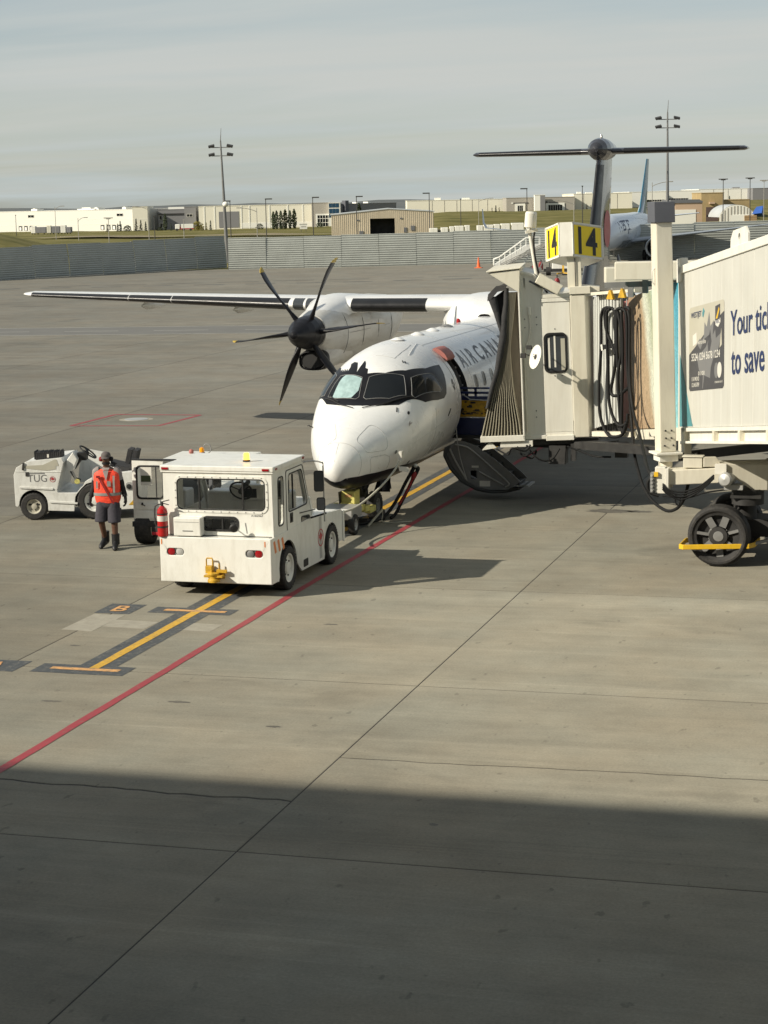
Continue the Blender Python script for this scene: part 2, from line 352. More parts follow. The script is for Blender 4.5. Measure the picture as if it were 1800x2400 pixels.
class MB:
    def __init__(s, M=None):
        s.v = []; s.f = []; s.mi = []; s.sm = []; s.M = M
    def add(s, vs, fs, mi=0, smooth=False, M=None):
        b = len(s.v)
        for p in vs:
            p = Vector(p)
            if M is not None: p = M @ p
            if s.M is not None: p = s.M @ p
            s.v.append(p)
        for f in fs:
            s.f.append(tuple(b + i for i in f)); s.mi.append(mi); s.sm.append(smooth)
        return s
    def box(s, lo, hi, mi=0, M=None):
        x0, y0, z0 = lo; x1, y1, z1 = hi
        return s.add([(x0, y0, z0), (x1, y0, z0), (x1, y1, z0), (x0, y1, z0), (x0, y0, z1), (x1, y0, z1), (x1, y1, z1), (x0, y1, z1)],
                     [(0, 3, 2, 1), (4, 5, 6, 7), (0, 1, 5, 4), (1, 2, 6, 5), (2, 3, 7, 6), (3, 0, 4, 7)], mi, False, M)
    def bar(s, p0, p1, w, h, mi=0, up=(0, 0, 1)):
        p0 = Vector(p0); p1 = Vector(p1); d = (p1 - p0); ln = d.length; d.normalize()
        up = Vector(up)
        if abs(d.dot(up)) > .98: up = Vector((0, 1, 0))
        sx = d.cross(up).normalized(); uz = sx.cross(d).normalized()
        M = Matrix(((sx.x, d.x, uz.x, p0.x), (sx.y, d.y, uz.y, p0.y), (sx.z, d.z, uz.z, p0.z), (0, 0, 0, 1)))
        return s.box((-w / 2, 0, -h / 2), (w / 2, ln, h / 2), mi, M)
    def loft(s, rings, mi=0, smooth=True, cap=True, closed=True, M=None):
        n = len(rings[0]); vs = [p for r in rings for p in r]; fs = []
        m = n if closed else n - 1
        for i in range(len(rings) - 1):
            for j in range(m):
                k = (j + 1) % n
                fs.append((i * n + j, i * n + k, (i + 1) * n + k, (i + 1) * n + j))
        s.add(vs, fs, mi, smooth, M)
        if cap and closed:
            s.add(rings[0], [tuple(reversed(range(n)))], mi, False, M); s.add(rings[-1], [tuple(range(n))], mi, False, M)
        return s
    def cyl(s, p0, p1, r0, r1=None, n=14, mi=0, cap=True, smooth=True):
        p0 = Vector(p0); p1 = Vector(p1); r1 = r0 if r1 is None else r1
        d = (p1 - p0).normalized(); a = d.orthogonal().normalized(); b = d.cross(a)
        rg = lambda p, r: [p + a * (r * math.cos(2 * PI * i / n)) + b * (r * math.sin(2 * PI * i / n)) for i in range(n)]
        return s.loft([rg(p0, r0), rg(p1, r1)], mi, smooth, cap)
    def tube(s, path, r, n=6, mi=0, sub=0, cap=True):
        P = [Vector(p) for p in path]
        if sub:
            Q = []
            for i in range(len(P) - 1):
                a = P[max(i - 1, 0)]; b = P[i]; c = P[i + 1]; d = P[min(i + 2, len(P) - 1)]
                for j in range(sub):
                    t = j / sub
                    Q.append(.5 * ((2 * b) + (c - a) * t + (2 * a - 5 * b + 4 * c - d) * t * t + (3 * b - a - 3 * c + d) * t ** 3))
            Q.append(P[-1]); P = Q
        rings = []; a = None
        for i, p in enumerate(P):
            d = (P[min(i + 1, len(P) - 1)] - P[max(i - 1, 0)]).normalized()
            if a is None: a = d.orthogonal().normalized()
            a = (a - d * a.dot(d)).normalized(); b = d.cross(a)
            rad = r[min(i, len(r) - 1)] if isinstance(r, (list, tuple)) else r
            rings.append([p + a * (rad * math.cos(2 * PI * k / n)) + b * (rad * math.sin(2 * PI * k / n)) for k in range(n)])
        return s.loft(rings, mi, True, cap)
    def lathe(s, prof, o, axis, n=20, mi=0, smooth=True, mis=None):
        d = Vector(axis).normalized(); a = d.orthogonal().normalized(); b = d.cross(a); o = Vector(o)
        rings = [[o + d * h + a * (r * math.cos(2 * PI * i / n)) + b * (r * math.sin(2 * PI * i / n)) for i in range(n)] for r, h in prof]
        for i in range(len(rings) - 1):
            s.loft(rings[i:i + 2], mis[i] if mis else mi, smooth, False)
        return s
    def plate(s, outer, M, th=.02, holes=(), mi=0, side_mi=None):
        """flat polygon with holes in the XY plane of M, extruded th along +Z of M"""
        loops = [list(outer)] + [list(h) for h in holes]
        flat = [p for l in loops for p in l]
        tr = geometry.tessellate_polygon([[Vector((p[0], p[1], 0)) for p in l] for l in loops])
        top = [(p[0], p[1], th) for p in flat]; bot = [(p[0], p[1], 0) for p in flat]
        ft = []
        for t in tr:
            a, b, c = (Vector(flat[i]) for i in t)
            cr_ = (b.x - a.x) * (c.y - a.y) - (b.y - a.y) * (c.x - a.x)
            if abs(cr_) < 1e-10: continue
            ft.append(tuple(t) if cr_ > 0 else tuple(reversed(t)))
        s.add(top, ft, mi, False, M)
        if th:
            s.add(bot, [tuple(reversed(f)) for f in ft], mi, False, M)
            for l in loops:
                k = len(l); vs = [(p[0], p[1], 0) for p in l] + [(p[0], p[1], th) for p in l]
                s.add(vs, [(i, (i + 1) % k, k + (i + 1) % k, k + i) for i in range(k)], mi if side_mi is None else side_mi, False, M)
        return s
    def sphere(s, c, r, n=12, m=8, mi=0, sc=(1, 1, 1)):
        c = Vector(c); rings = []
        for i in range(1, m):
            t = PI * i / m
            rings.append([c + Vector((r * sc[0] * math.sin(t) * math.cos(2 * PI * j / n), r * sc[1] * math.sin(t) * math.sin(2 * PI * j / n), r * sc[2] * math.cos(t))) for j in range(n)])
        s.loft(rings, mi, True, False)
        top = c + Vector((0, 0, r * sc[2])); bot = c - Vector((0, 0, r * sc[2]))
        s.add([top] + rings[0], [(0, 1 + (j + 1) % n, 1 + j) for j in range(n)][::1], mi, True)
        s.add([bot] + rings[-1], [(0, 1 + j, 1 + (j + 1) % n) for j in range(n)], mi, True)
        return s
    def mesh(s, name, mats):
        me = bpy.data.meshes.new(name)
        me.from_pydata([tuple(p) for p in s.v], [], s.f)
        for m in (mats if isinstance(mats, (list, tuple)) else [mats]): me.materials.append(MATS[m])
        me.polygons.foreach_set('material_index', s.mi); me.polygons.foreach_set('use_smooth', s.sm)
        me.update()
        return me
    def build(s, name, mats, parent=None, bevel=0, loc=None, fixn=True, **props):
        me = s.mesh(name, mats)
        if fixn:
            bm = bmesh.new(); bm.from_mesh(me)
            if bevel: bmesh.ops.remove_doubles(bm, verts=bm.verts, dist=1e-5)
            bmesh.ops.recalc_face_normals(bm, faces=bm.faces); bm.to_mesh(me); bm.free()
        return obj(name, me, parent, bevel, loc, **props)
def obj(name, me, parent=None, bevel=0, loc=None, **props):
    o = bpy.data.objects.new(name, me); COL.objects.link(o)
    if parent: o.parent = parent
    if loc is not None: o.location = loc
    if bevel:
        b = o.modifiers.new('bevel', 'BEVEL'); b.width = bevel; b.segments = 2; b.limit_method = 'ANGLE'; b.angle_limit = R_(35)
        b.harden_normals = False
    for k, v in props.items(): o[k] = v
    return o
def thing(name, label, cat, loc=(0, 0, 0), rz=0, group=None):
    o = bpy.data.objects.new(name, None); COL.objects.link(o)
    o.empty_display_size = .3
    o.location = loc; o.rotation_euler = (0, 0, rz); o['label'] = label; o['category'] = cat
    if group: o['group'] = group
    return o
def tag(o, label, cat, group=None):
    o['label'] = label; o['category'] = cat
    if group: o['group'] = group
    return o
def copy_tree(o, parent=None):
    c = o.copy(); COL.objects.link(c)
    if parent is not None: c.parent = parent
    for ch in list(o.children): copy_tree(ch, c)
    return c
_txt = {}
def text_mesh(body, size=1.0, bold=0.0, spacing=1.0):
    cu_ = bpy.data.curves.new('lettering', 'FONT'); cu_.body = body; cu_.size = size; cu_.offset = bold; cu_.space_character = spacing
    cu_.resolution_u = 3
    o = bpy.data.objects.new('lettering', cu_); COL.objects.link(o)
    bpy.context.view_layer.update()
    dg = bpy.context.evaluated_depsgraph_get()
    me = bpy.data.meshes.new_from_object(o.evaluated_get(dg))
    vs = [v.co.copy() for v in me.vertices]; fs = [tuple(p.vertices) for p in me.polygons]
    bpy.data.objects.remove(o); bpy.data.curves.remove(cu_); bpy.data.meshes.remove(me)
    return vs, fs
def add_text(mb, body, M, w, h, mi=0, bold=0.0, th=.003, spacing=1.0, fit=True):
    """lettering scaled to fill w x h from the origin of M"""
    vs, fs = text_mesh(body, 1.0, bold, spacing)
    x0 = min(v.x for v in vs); x1 = max(v.x for v in vs); y0 = min(v.y for v in vs); y1 = max(v.y for v in vs)
    q = [((v.x - x0) / (x1 - x0) * w, (v.y - y0) / (y1 - y0) * h, th) for v in vs]
    mb.add(q, fs, mi, False, M)
    return mb
def wheel(name, parent, c, axis, R, W, rim, mats=('rubber', 'tug_white'), face=1, n=28, hub=.35, label=None, lugs=6, deep=.25, tread=True):
    """tyre as the part, rim with hub as its sub-part; face = side of the axis on which the rim shows"""
    a = Vector(axis).normalized() * face
    t = MB()
    h = W / 2
    t.lathe([(rim, -h * .8), (rim * 1.12, -h), (R * .9, -h), (R * .975, -h * .82), (R, -h * .5), (R, h * .5), (R * .975, h * .82), (R * .9, h), (rim * 1.12, h), (rim, h * .8), (rim * .98, -h * .8)], (0, 0, 0), a, n)
    # tread grooves
    for k in range(n * 2 if tread else 0):
        an = 2 * PI * k / (n * 2); o1 = a.orthogonal().normalized(); o2 = a.cross(o1)
        d = o1 * math.cos(an) + o2 * math.sin(an)
        sg = 1 if k % 2 else -1
        t.bar(d * (R * .998) + a * (sg * h * .15), d * (R * .975) + a * (sg * h * .93), R * .06, R * .03, 0, up=d)
    o = t.build(name, [mats[0]], parent, loc=c)
    if label: o['label'] = label
    r = MB()
    r.lathe([(rim * 1.05, h * .86), (rim * .93, h * .8), (rim * .86, h * (1 - deep * 2)), (rim * hub, h * (1 - deep * 2.2)), (rim * hub * .95, h * .75), (rim * .12, h * .8), (.001, h * .8)], (0, 0, 0), a, n)
    r.lathe([(rim * .99, -h * .7), (.001, -h * .7)], (0, 0, 0), a, n)
    o1 = a.orthogonal().normalized(); o2 = a.cross(o1)
    for k in range(lugs):
        an = 2 * PI * k / lugs; p = (o1 * math.cos(an) + o2 * math.sin(an)) * (rim * .58)
        r.cyl(p + a * (h * (.9 - deep * 2.2)), p + a * (h * (1.15 - deep * 2.2)), rim * .07, n=6, mi=1)
    r.build('rim', [mats[1], 'steel_dark'], o)
    return o
# ------------------------------------------------------------------ setting: apron slabs, markings, land
def struct(o, kind='structure'):
    o['kind'] = kind; return o
apron = bpy.data.objects.new('apron', None); COL.objects.link(apron); apron['kind'] = 'structure'
LX = [-43.3 + 6 * i for i in range(12)]                       # longitudinal joints
LY = [-36.5, -30.4, -24.3, -18.15, -11.25, -4.8, 1.2, 7.2, 13.2, 19.2, 25.2, 31.2, 37.2, 43.2, 49.2, 55.2, 61.2, 67.2]
def crack(x0, x1, y, seed, amp=.07, rise=0.0):
    rnd = random.Random(seed); pts = []; n = 34
    off = 0
    for i in range(n + 1):
        t = i / n
        off = off * .82 + rnd.uniform(-1, 1) * amp * .5
        pts.append((x0 + (x1 - x0) * t, y + rise * t + (off if 0 < i < n else 0)))
    return pts
CRACKS = {(7, 3): (crack(4.7, 10.7, -14.72, 3, .04, .15), .011), (6, 3): (crack(-1.3, 4.7, -16.3, 5, .07, -.15), .019)}
def slab(x0, x1, y0, y1, g, top_pts=None, bot_pts=None):
    """one concrete slab with a worn arris; the near or far edge may follow a crack line"""
    near = bot_pts or [(x0 + g, y0 + g), (x1 - g, y0 + g)]
    far = top_pts or [(x0 + g, y1 - g), (x1 - g, y1 - g)]
    near = [(min(max(p[0], x0 + g), x1 - g), p[1]) for p in near]; far = [(min(max(p[0], x0 + g), x1 - g), p[1]) for p in far]
    poly = near + far[::-1]
    ctr = ((x0 + x1) / 2, (y0 + y1) / 2); b = .014
    inner = [(p[0] + (b if p[0] < ctr[0] else -b) * (1 if i in (0, len(near) - 1, len(near), len(poly) - 1) else 0), p[1] + (b if i < len(near) else -b)) for i, p in enumerate(poly)]
    m = MB(); n = len(poly)
    m.plate(inner, Matrix.Identity(4), 0)
    vs = [(p[0], p[1], 0) for p in inner] + [(p[0], p[1], -.004) for p in poly] + [(p[0], p[1], -.06) for p in poly]
    m.add(vs, [(i, (i + 1) % n, n + (i + 1) % n, n + i) for i in range(n)], 0, True)
    m.add(vs, [(n + i, n + (i + 1) % n, 2 * n + (i + 1) % n, 2 * n + i) for i in range(n)], 0, False)
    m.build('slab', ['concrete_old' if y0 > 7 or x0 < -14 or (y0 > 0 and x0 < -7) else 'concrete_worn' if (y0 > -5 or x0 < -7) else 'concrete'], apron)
for i in range(len(LX) - 1):
    for j in range(len(LY) - 1):
        g = .009 if LY[j] < 10 else .014
        ck = None
        for (ci, cj), c in CRACKS.items():
            if abs(LX[i] - c[0][0][0]) < .1 and j == cj: ck = c
        if ck:
            pts, w = ck
            slab(LX[i], LX[i + 1], LY[j], LY[j + 1], g, top_pts=[(p[0], p[1] - w) for p in pts])
            slab(LX[i], LX[i + 1], LY[j], LY[j + 1], g, bot_pts=[(p[0], p[1] + w) for p in pts])
        else:
            slab(LX[i], LX[i + 1], LY[j], LY[j + 1], g)
m = MB(); m.add([(LX[0], LY[0], -.0055), (LX[-1], LY[0], -.0055), (LX[-1], LY[-1], -.0055), (LX[0], LY[-1], -.0055)], [(0, 1, 2, 3)])
struct(m.build('joint_filler', ['joint_tar'], apron))
# apron beyond the slabs, out to the blast fence
m = MB()
m.add([(LX[0], LY[-1], -.004), (LX[-1], LY[-1], -.004), (70, 190, -.004), (-10, 230, -.004), (-130, 170, -.004), (-130, LY[-1], -.004)], [(0, 1, 2, 3, 4, 5)])
m.add([(-130, -40, -.004), (LX[0], -40, -.004), (LX[0], LY[-1], -.004), (-130, LY[-1], -.004)], [(0, 1, 2, 3)])
m.add([(LX[-1], -40, -.004), (70, -40, -.004), (70, 190, -.004), (LX[-1], LY[-1], -.004)], [(0, 1, 2, 3)])
struct(m.build('taxiway_surface', ['concrete_far']))

def strip(p, w, z, mb, mi=0, dash=None):
    for a, b in zip(p[:-1], p[1:]):
        a = Vector((a[0], a[1], z)); b = Vector((b[0], b[1], z)); d = (b - a); ln = d.length; d.normalize(); s = Vector((-d.y, d.x, 0)) * (w / 2)
        if dash:
            t = 0
            while t < ln:
                e = min(t + dash[0], ln); q0 = a + d * t; q1 = a + d * e
                mb.add([q0 - s, q1 - s, q1 + s, q0 + s], [(0, 1, 2, 3)], mi); t += dash[0] + dash[1]
        else:
            # ragged hand painted edge
            n = max(1, int(ln / .35)) if ln < 60 else int(ln / 2)
            L_ = []; R2 = []
            for k in range(n + 1):
                c = a + d * (ln * k / n); j = .006 if w > .05 else .002
                L_.append(c + s * (1 + random.uniform(-j, j) / w * 2)); R2.append(c - s * (1 + random.uniform(-j, j) / w * 2))
            for k in range(n): mb.add([R2[k], R2[k + 1], L_[k + 1], L_[k]], [(0, 1, 2, 3)], mi)
    return mb
# stand centre line with its stop bars, black border below and yellow on top
m = MB()
strip([(0, -11.55), (0, 30)], .56, .003, m)
strip([(-.83, -11.29), (.57, -11.29)], .50, .0035, m); strip([(-.77, -7.27), (.62, -7.27)], .44, .0035, m)
m.box((-2.12, -11.60, .002), (-1.06, -10.97, .0035)); m.box((-1.60, -7.68, .002), (-1.0, -6.95, .0035))
struct(m.build('marking_border', ['marking_black']))
m = MB()
strip([(0, -11.2), (0, 30)], .15, .0065, m)
struct(m.build('centre_line_marking', ['marking_yellow']))
m = MB()
strip([(-.62, -11.28), (.42, -11.28)], .13, .0075, m); strip([(-.56, -7.27), (.48, -7.27)], .13, .0075, m)
add_text(m, 'B', fr((-1.40, -7.53, .0065), (1, 0, 0), (0, 1, 0)), .24, .42, 0, .02)
add_text(m, 'A', fr((-1.60, -11.48, .0065), (1, 0, 0), (0, 1, 0)), .26, .38, 0, .02)
struct(m.build('stop_bar_marking', ['marking_orange']))
m = MB()
strip([(1.02, -19.0), (1.06, -5.0), (1.20, 8.0), (1.3, 24)], .125, .0055, m)
struct(m.build('red_line_marking', ['marking_red']))
m = MB()
for x0, x1, y0, y1 in ((-1.58, -1.06, -8.92, -7.78), (-1.06, -.33, -8.6, -8.14), (.12, .74, -8.6, -8.14)):
    m.plate([(x0, y0), (x1, y0 - .05), (x1 + .03, y1), (x0 + .02, y1 + .04)], Matrix.Translation((0, 0, .0005)), .0015)
struct(m.build('scraped_patch', ['patch_pale']))
# fuelling pit box on the far apron
m = MB()
q = [(-13.6, 17.1), (-13.52, 20.2), (-10.75, 20.3), (-10.93, 17.4)]
strip([q[0], q[1]], .13, .004, m); strip([q[1], q[2]], .16, .0045, m); strip([q[2], q[3]], .13, .004, m); strip([q[3], q[0]], .13, .0045, m)
struct(m.build('pit_box_marking', ['marking_red']))
m = MB(); m.plate(circ(-12.3, 18.95, .52, 24, .5), Matrix.Translation((0, 0, .001)), .003)
struct(m.build('pit_surround', ['patch_pale']))
m = MB(); m.plate(circ(-12.3, 18.95, .36, 24), Matrix.Translation((0, 0, .004)), .012)
tag(m.build('pit_cover', ['steel_light']), 'round metal fuelling pit cover inside the red painted box', 'manhole cover')
# service road painted across the apron
dr = Vector((14.9, 1.95, 0)).normalized()
def along(p, t): return (p[0] + dr.x * t, p[1] + dr.y * t)
m = MB()
a0 = along((-38.1, 60.55), -30); a1 = along((-38.1, 60.55), 52); b0 = along((-35.24, 54.95), -30); b1 = along((-35.24, 54.95), 50)
m.add([(*b0, .002), (*b1, .002), (*a1, .002), (*a0, .002)], [(0, 1, 2, 3)])
struct(m.build('service_road', ['road_asphalt']))
m = MB()
strip([a0, a1], .15, .006, m); strip([b0, b1], .15, .006, m)
strip([along((-36.7, 57.6), -30), along((-36.7, 57.6), 50)], .15, .006, m, 0, (2.9, 1.9))
struct(m.build('road_line_marking', ['marking_white']))
m = MB()
strip([(-75, 104.5), (-36, 116), (-24, 122)], .55, .004, m, 0, (2.4, 1.7))
strip([(-60, 112), (-10, 133)], .30, .004, m, 0, (3.4, 1.2))
struct(m.build('hold_line_marking', ['marking_black']))

# ------------------------------------------------------------------ land beyond the fence
def smooth(a, b, x):
    t = min(max((x - a) / (b - a), 0), 1); return t * t * (3 - 2 * t)
CAMP = Vector((11.478, -35.82, 0))
def ground_z(x, y):
    d = Vector((x, y, 0)) - CAMP
    dep = d.dot(Vector((-.2844, .9587, 0))); lat = d.dot(Vector((.9587, .2844, 0))) / max(dep, 1)
    u = 900 + 4614 * lat
    z = -1.0 * smooth(320, 560, dep) * (1 - smooth(700, 1000, u))
    z += 3.9 * (1 - smooth(-60, 330, u)) * smooth(188, 232, dep) * (1 - smooth(250, 310, dep))
    z += 2.35 * smooth(960, 1060, u) * smooth(430, 535, dep)
    z += 1.6 * smooth(1650, 1760, u) * smooth(420, 520, dep)
    z += mnoise.noise(Vector((x * .03, y * .03, 0))) * .35 * smooth(185, 230, dep) + mnoise.noise(Vector((x * .12, y * .12, 3))) * .12 * smooth(185, 230, dep)
    return z
m = MB(); vs = []; rows = []
deps = [176, 182, 188, 194, 200, 206, 212, 218, 224, 230, 236, 242, 250, 260, 272, 286, 300, 320, 340, 365, 395, 420, 440, 460, 480, 500, 515, 530, 545, 565, 600, 650, 720]
us = [-900 + i * 46 for i in range(90)]
for dp in deps:
    for u in us:
        lat = (u - 900) / 4614 * dp
        x = CAMP.x - .2844 * dp + .9587 * lat; y = CAMP.y + .9587 * dp + .2844 * lat
        vs.append((x, y, ground_z(x, y) - (.5 if dp < 180 else 0.02)))
n = len(us)
fs = []
# keep only the land outside the fence line
FENCE = [(-96, 90), (-71.6, 126.1), (-57.6, 147.2), (-47, 150.9), (-33.1, 156.0), (-10.4, 167.0), (12, 177.9), (60, 200)]
def beyond(x, y):
    for a, b in zip(FENCE[:-1], FENCE[1:]):
        if a[0] <= x <= b[0]: return y > a[1] + (b[1] - a[1]) * (x - a[0]) / (b[0] - a[0]) - 1.5
    return x < FENCE[0][0] or y > 200
for i in range(len(deps) - 1):
    for j in range(n - 1):
        k = [i * n + j, i * n + j + 1, (i + 1) * n + j + 1, (i + 1) * n + j]
        if all(beyond(vs[q][0], vs[q][1]) for q in k): fs.append(tuple(k))
m.add(vs, fs, 0, True)
struct(m.build('grass_field', ['grass']))
m = MB(); rows_ = []
for k in range(30):
    x = -185 + k * 3.4; y = 372 - k * .9 + 4 * math.sin(k * .5)
    rows_.append((x, y))
for (x0, y0), (x1, y1) in zip(rows_[:-1], rows_[1:]):
    q = [(x0, y0 - 11), (x1, y1 - 11), (x1, y1 + 9), (x0, y0 + 9)]
    m.add([(a, b, ground_z(a, b) + .35) for a, b in q], [(0, 1, 2, 3)])
struct(m.build('dirt_track', ['dry_path']))
m = MB()
R0 = 9000
m.add([(R0 * math.cos(2 * PI * i / 48), R0 * math.sin(2 * PI * i / 48), -6) for i in range(48)], [tuple(range(48))])
struct(m.build('ground', ['far_land']))
# low far hills along the horizon
m = MB(); top = []; bot = []
for i in range(121):
    a = R_(55 + i * .9); r = 4200
    h = -1 + 5 * mnoise.noise(Vector((i * .31, 2, 0))) + 4 * mnoise.noise(Vector((i * 1.3, 5, 0))) + 7
    top.append((r * math.cos(a), r * math.sin(a), h)); bot.append((r * .9 * math.cos(a), r * .9 * math.sin(a), -6))
m.loft([bot, top, [(p[0] * 1.12, p[1] * 1.12, -6) for p in top]], 0, True, False, closed=False)
struct(m.build('hills', ['far_land']))

# ------------------------------------------------------------------ terminal building behind the viewpoint (casts the near shade)
t = thing('terminal_building', 'pale terminal building whose roof edge shades the near apron', 'building', (0, -37.2, 0))
HT = (37.2 - 15.8) / 1.079
m = MB()
m.box((-70, -.6, HT - 1.2), (80, 0, HT)); m.box((-70, -.6, 0), (80, 0, 2.2)); m.box((-70, -25, 0), (80, -.6, HT - .3))
m.build('wall', ['terminal_wall'], t)
for k in range(30):
    g_ = MB(); g_.box((-69.8 + k * 5, -.45, 2.3), (-65.0 + k * 5, -.3, HT - 1.3)); g_.build('pane', ['window_grey'], t)

# ------------------------------------------------------------------ blast fence
prof = []
NC = 15
for k in range(NC * 4 + 1):
    f = k / (NC * 4); z = f; w = [0, 1, 0, -1][k % 4] * .022
    prof.append((w + .30 * f * f, z))
def fence_panel_mesh(w, h, name):
    b = MB()
    r = [[(x, p[0], p[1] * h) for p in prof] for x in (.012, w - .012)]
    b.loft(r, 0, False, False, closed=False)
    b.box((-.06, .42, 0), (.06, .56, h - .1), 1); b.bar((0, .46, h * .9), (0, 1.9, .05), .12, .12, 1)
    return b
def blast_fence(name, label, runs):
    t = thing(name, label, 'blast fence', (runs[0][0][0], runs[0][0][1], 0))
    base = Vector((runs[0][0][0], runs[0][0][1], 0))
    cache = {}
    for a, b, h0, h1 in runs:
        a = Vector((*a, 0)); b = Vector((*b, 0)); d = b - a; ln = d.length; n = max(1, round(ln / 4.1)); w = ln / n
        ang = math.atan2(d.y, d.x)
        for k in range(n):
            h = round(h0 + (h1 - h0) * (k + .5) / n, 1)
            key = (round(w, 2), h)
            if key not in cache: cache[key] = fence_panel_mesh(w, h, 'panel').mesh('panel', ['fence_metal', 'steel_grey'])
            o = obj('panel', cache[key], t, 0, a + d.normalized() * (w * k) - base + Vector((0, 0, random.uniform(-.04, .03))))
            o.rotation_euler = (random.uniform(-.02, .02), 0, ang)
    return t
blast_fence('blast_fence', 'shaded dark grey corrugated blast fence at the left, below the grass mound', [((-96, 90), (-71.6, 126.1), 2.9, 2.9), ((-71.6, 126.1), (-59.7, 152.6), 2.9, 3.2)])
blast_fence('blast_fence', 'sunlit pale corrugated blast fence running behind the propeller and the parked jet', [((-57.5, 147.2), (-47, 150.9), 3.1, 3.1), ((-47, 150.9), (-33.1, 156), 3.15, 3.3), ((-33.1, 156), (-10.4, 167), 3.3, 3.6), ((-10.4, 167), (12, 177.9), 3.6, 3.7), ((12, 177.9), (40, 190), 3.7, 3.7)])

# stains on the concrete
def stain(name, cx_, cy_, rx, ry, seed, mt):
    rs = random.Random(seed); b = MB()
    b.plate([(cx_ + rx * math.cos(a) * rs.uniform(.55, 1.1), cy_ + ry * math.sin(a) * rs.uniform(.5, 1.1)) for a in [2 * PI * k / 26 for k in range(26)]], Matrix.Translation((0, 0, .0012)), 0)
    struct(b.build(name, [mt]))
for k, q in enumerate(((4.75, 3.7, .55, .28), (5.3, 3.75, .35, .16), (-.9, -9.9, .1, .04), (2.4, -7.8, .13, .05), (1.9, -12.7, .2, .06), (.2, -13.0, .16, .05), (3.5, -13.6, .12, .05), (6.4, -16.9, .06, .05), (2.9, -19.9, .07, .05), (-2.6, 8.4, 1.7, .55), (-3.6, 10.6, 1.0, .5))):
    stain('oil_stain', *q, k, 'stain_dark')
# ------------------------------------------------------------------ background buildings
def fbox(P0, P1, z0, z1, dep):
    """frame of a facade: origin at its left foot, +X along the facade, +Y into the building"""
    a = Vector((P0[0], P0[1], 0)); b = Vector((P1[0], P1[1], 0)); d = (b - a); w = d.length
    return Matrix.Translation(a) @ Matrix.Rotation(math.atan2(d.y, d.x), 4, 'Z'), w
def bthing(name, label, cat, spec, dep, wallmat, group=None):
    x0, y0, x1, y1, z0, z1 = spec
    M, w = fbox((x0, y0), (x1, y1), z0, z1, dep)
    t = thing(name, label, cat, M.translation + Vector((0, 0, z0)), math.atan2(y1 - y0, x1 - x0), group)
    h = z1 - z0
    b = MB(); b.box((0, 0, -1.5), (w, dep, h)); b.build('wall', [wallmat], t)
    b = MB(); b.box((-.08, -.08, h), (w + .08, dep + .08, h + .16)); b.build('coping', [wallmat], t)
    return t, w, h
def window(t, x0, z0, x1, z1, nx=1, nz=1, gl='glass_dark', frm='warehouse_white', d=.05):
    b = MB(); b.box((x0, -d, z0), (x1, .02, z1))
    f = b.build('window', [gl], t)
    b = MB(); th = min((x1 - x0), (z1 - z0)) * .035 + .03
    for i in range(nx + 1):
        x = x0 + (x1 - x0) * i / nx; b.box((x - th / 2, -d - .04, z0), (x + th / 2, -d + .01, z1))
    for i in range(nz + 1):
        z = z0 + (z1 - z0) * i / nz; b.box((x0, -d - .035, z - th / 2), (x1, -d + .012, z + th / 2))
    b.build('frame', [frm], f)
def dock(t, x0, x1, h):
    b = MB(); b.box((x0, -.06, .2), (x1, .02, h)); f = b.build('dock_door', ['pole_dark'], t)
    b = MB(); b.box((x0 + .35, -.12, .3), (x1 - .35, -.05, h - .4)); b.build('door_leaf', ['warehouse_white'], f)
def panel_lines(t, w, h, step, mt):
    for k in range(1, int(w / step)):
        b = MB(); b.box((k * step - .05, -.035, -1), (k * step + .05, .01, h)); b.build('panel_joint', [mt], t)
def sign_letters(t, body, x, z, w, h, mt):
    b = MB(); add_text(b, body, fr((x, -.12, z), (1, 0, 0), (0, 0, 1)), w, h, 0, .02, .02); b.build('sign_lettering', [mt], t)

# long white warehouse, far left
t, w, h = bthing('warehouse', 'long white warehouse with loading docks at the far left', 'warehouse', (-297.6, 547.7, -230.4, 525.2, -.9, 5.3), 40, 'warehouse_lit')
for x in (26.5, 64.2): window(t, x, h - 1.9, x + 2.6, h - 1.1, 2, 1)
for x in (22.2, 24.6, 27, 57.4, 59.9, 62.2, 64.5): dock(t, x, x + 1.5, 1.7)
b = MB(); b.box((0, -.04, 1.85), (w, .01, 1.95)); b.box((0, -.03, h * .55), (w, .01, h * .56)); b.build('panel_joint', ['warehouse_cream'], t)
for x, s in ((25, 2.6), (45, 9), (52, 1.8), (63.8, 1.5)):
    b = MB(); b.box((x, 3, h), (x + s, 6, h + (.75 if s < 4 else .5))); b.box((x + s * .2, 3.2, h + .5), (x + s * .6, 5.5, h + .9)); b.build('roof_unit', ['warehouse_white'], t)
t, w, h = bthing('warehouse', 'cream corner block of the left warehouse behind the small spruces', 'warehouse', (-229.3, 522.2, -225.0, 523.6, -1.4, 6.0), 22, 'warehouse_cream')
b = MB(); b.box((0, -.03, h * .5), (w, .01, h * .52)); b.build('panel_joint', ['warehouse_white'], t)
t, w, h = bthing('warehouse', 'grey recessed office wing between cream block and grey corner tower', 'office', (-224.9, 531.6, -215.2, 534.6, -1.6, 5.0), 14, 'warehouse_grey')
b = MB(); b.box((0, -.35, h - 1.35), (w, 0, h - 1.1)); b.build('canopy', ['pole_dark'], t)
window(t, .4, h - 3.0, 1.2, h - 1.8); window(t, .5, 1.2, 1.9, 2.6, 2, 1)
b = MB(); b.box((3, 2, h), (8.5, 8, h + .8)); b.build('roof_unit', ['warehouse_white'], t)
t, w, h = bthing('warehouse', 'dark grey corner tower with a strip window beside the yellow bush', 'office', (-214.6, 527.6, -211.3, 528.6, -1.7, 5.7), 12, 'warehouse_grey')
window(t, .7, h - 2.9, 2.4, h - 2.1, 2, 1)
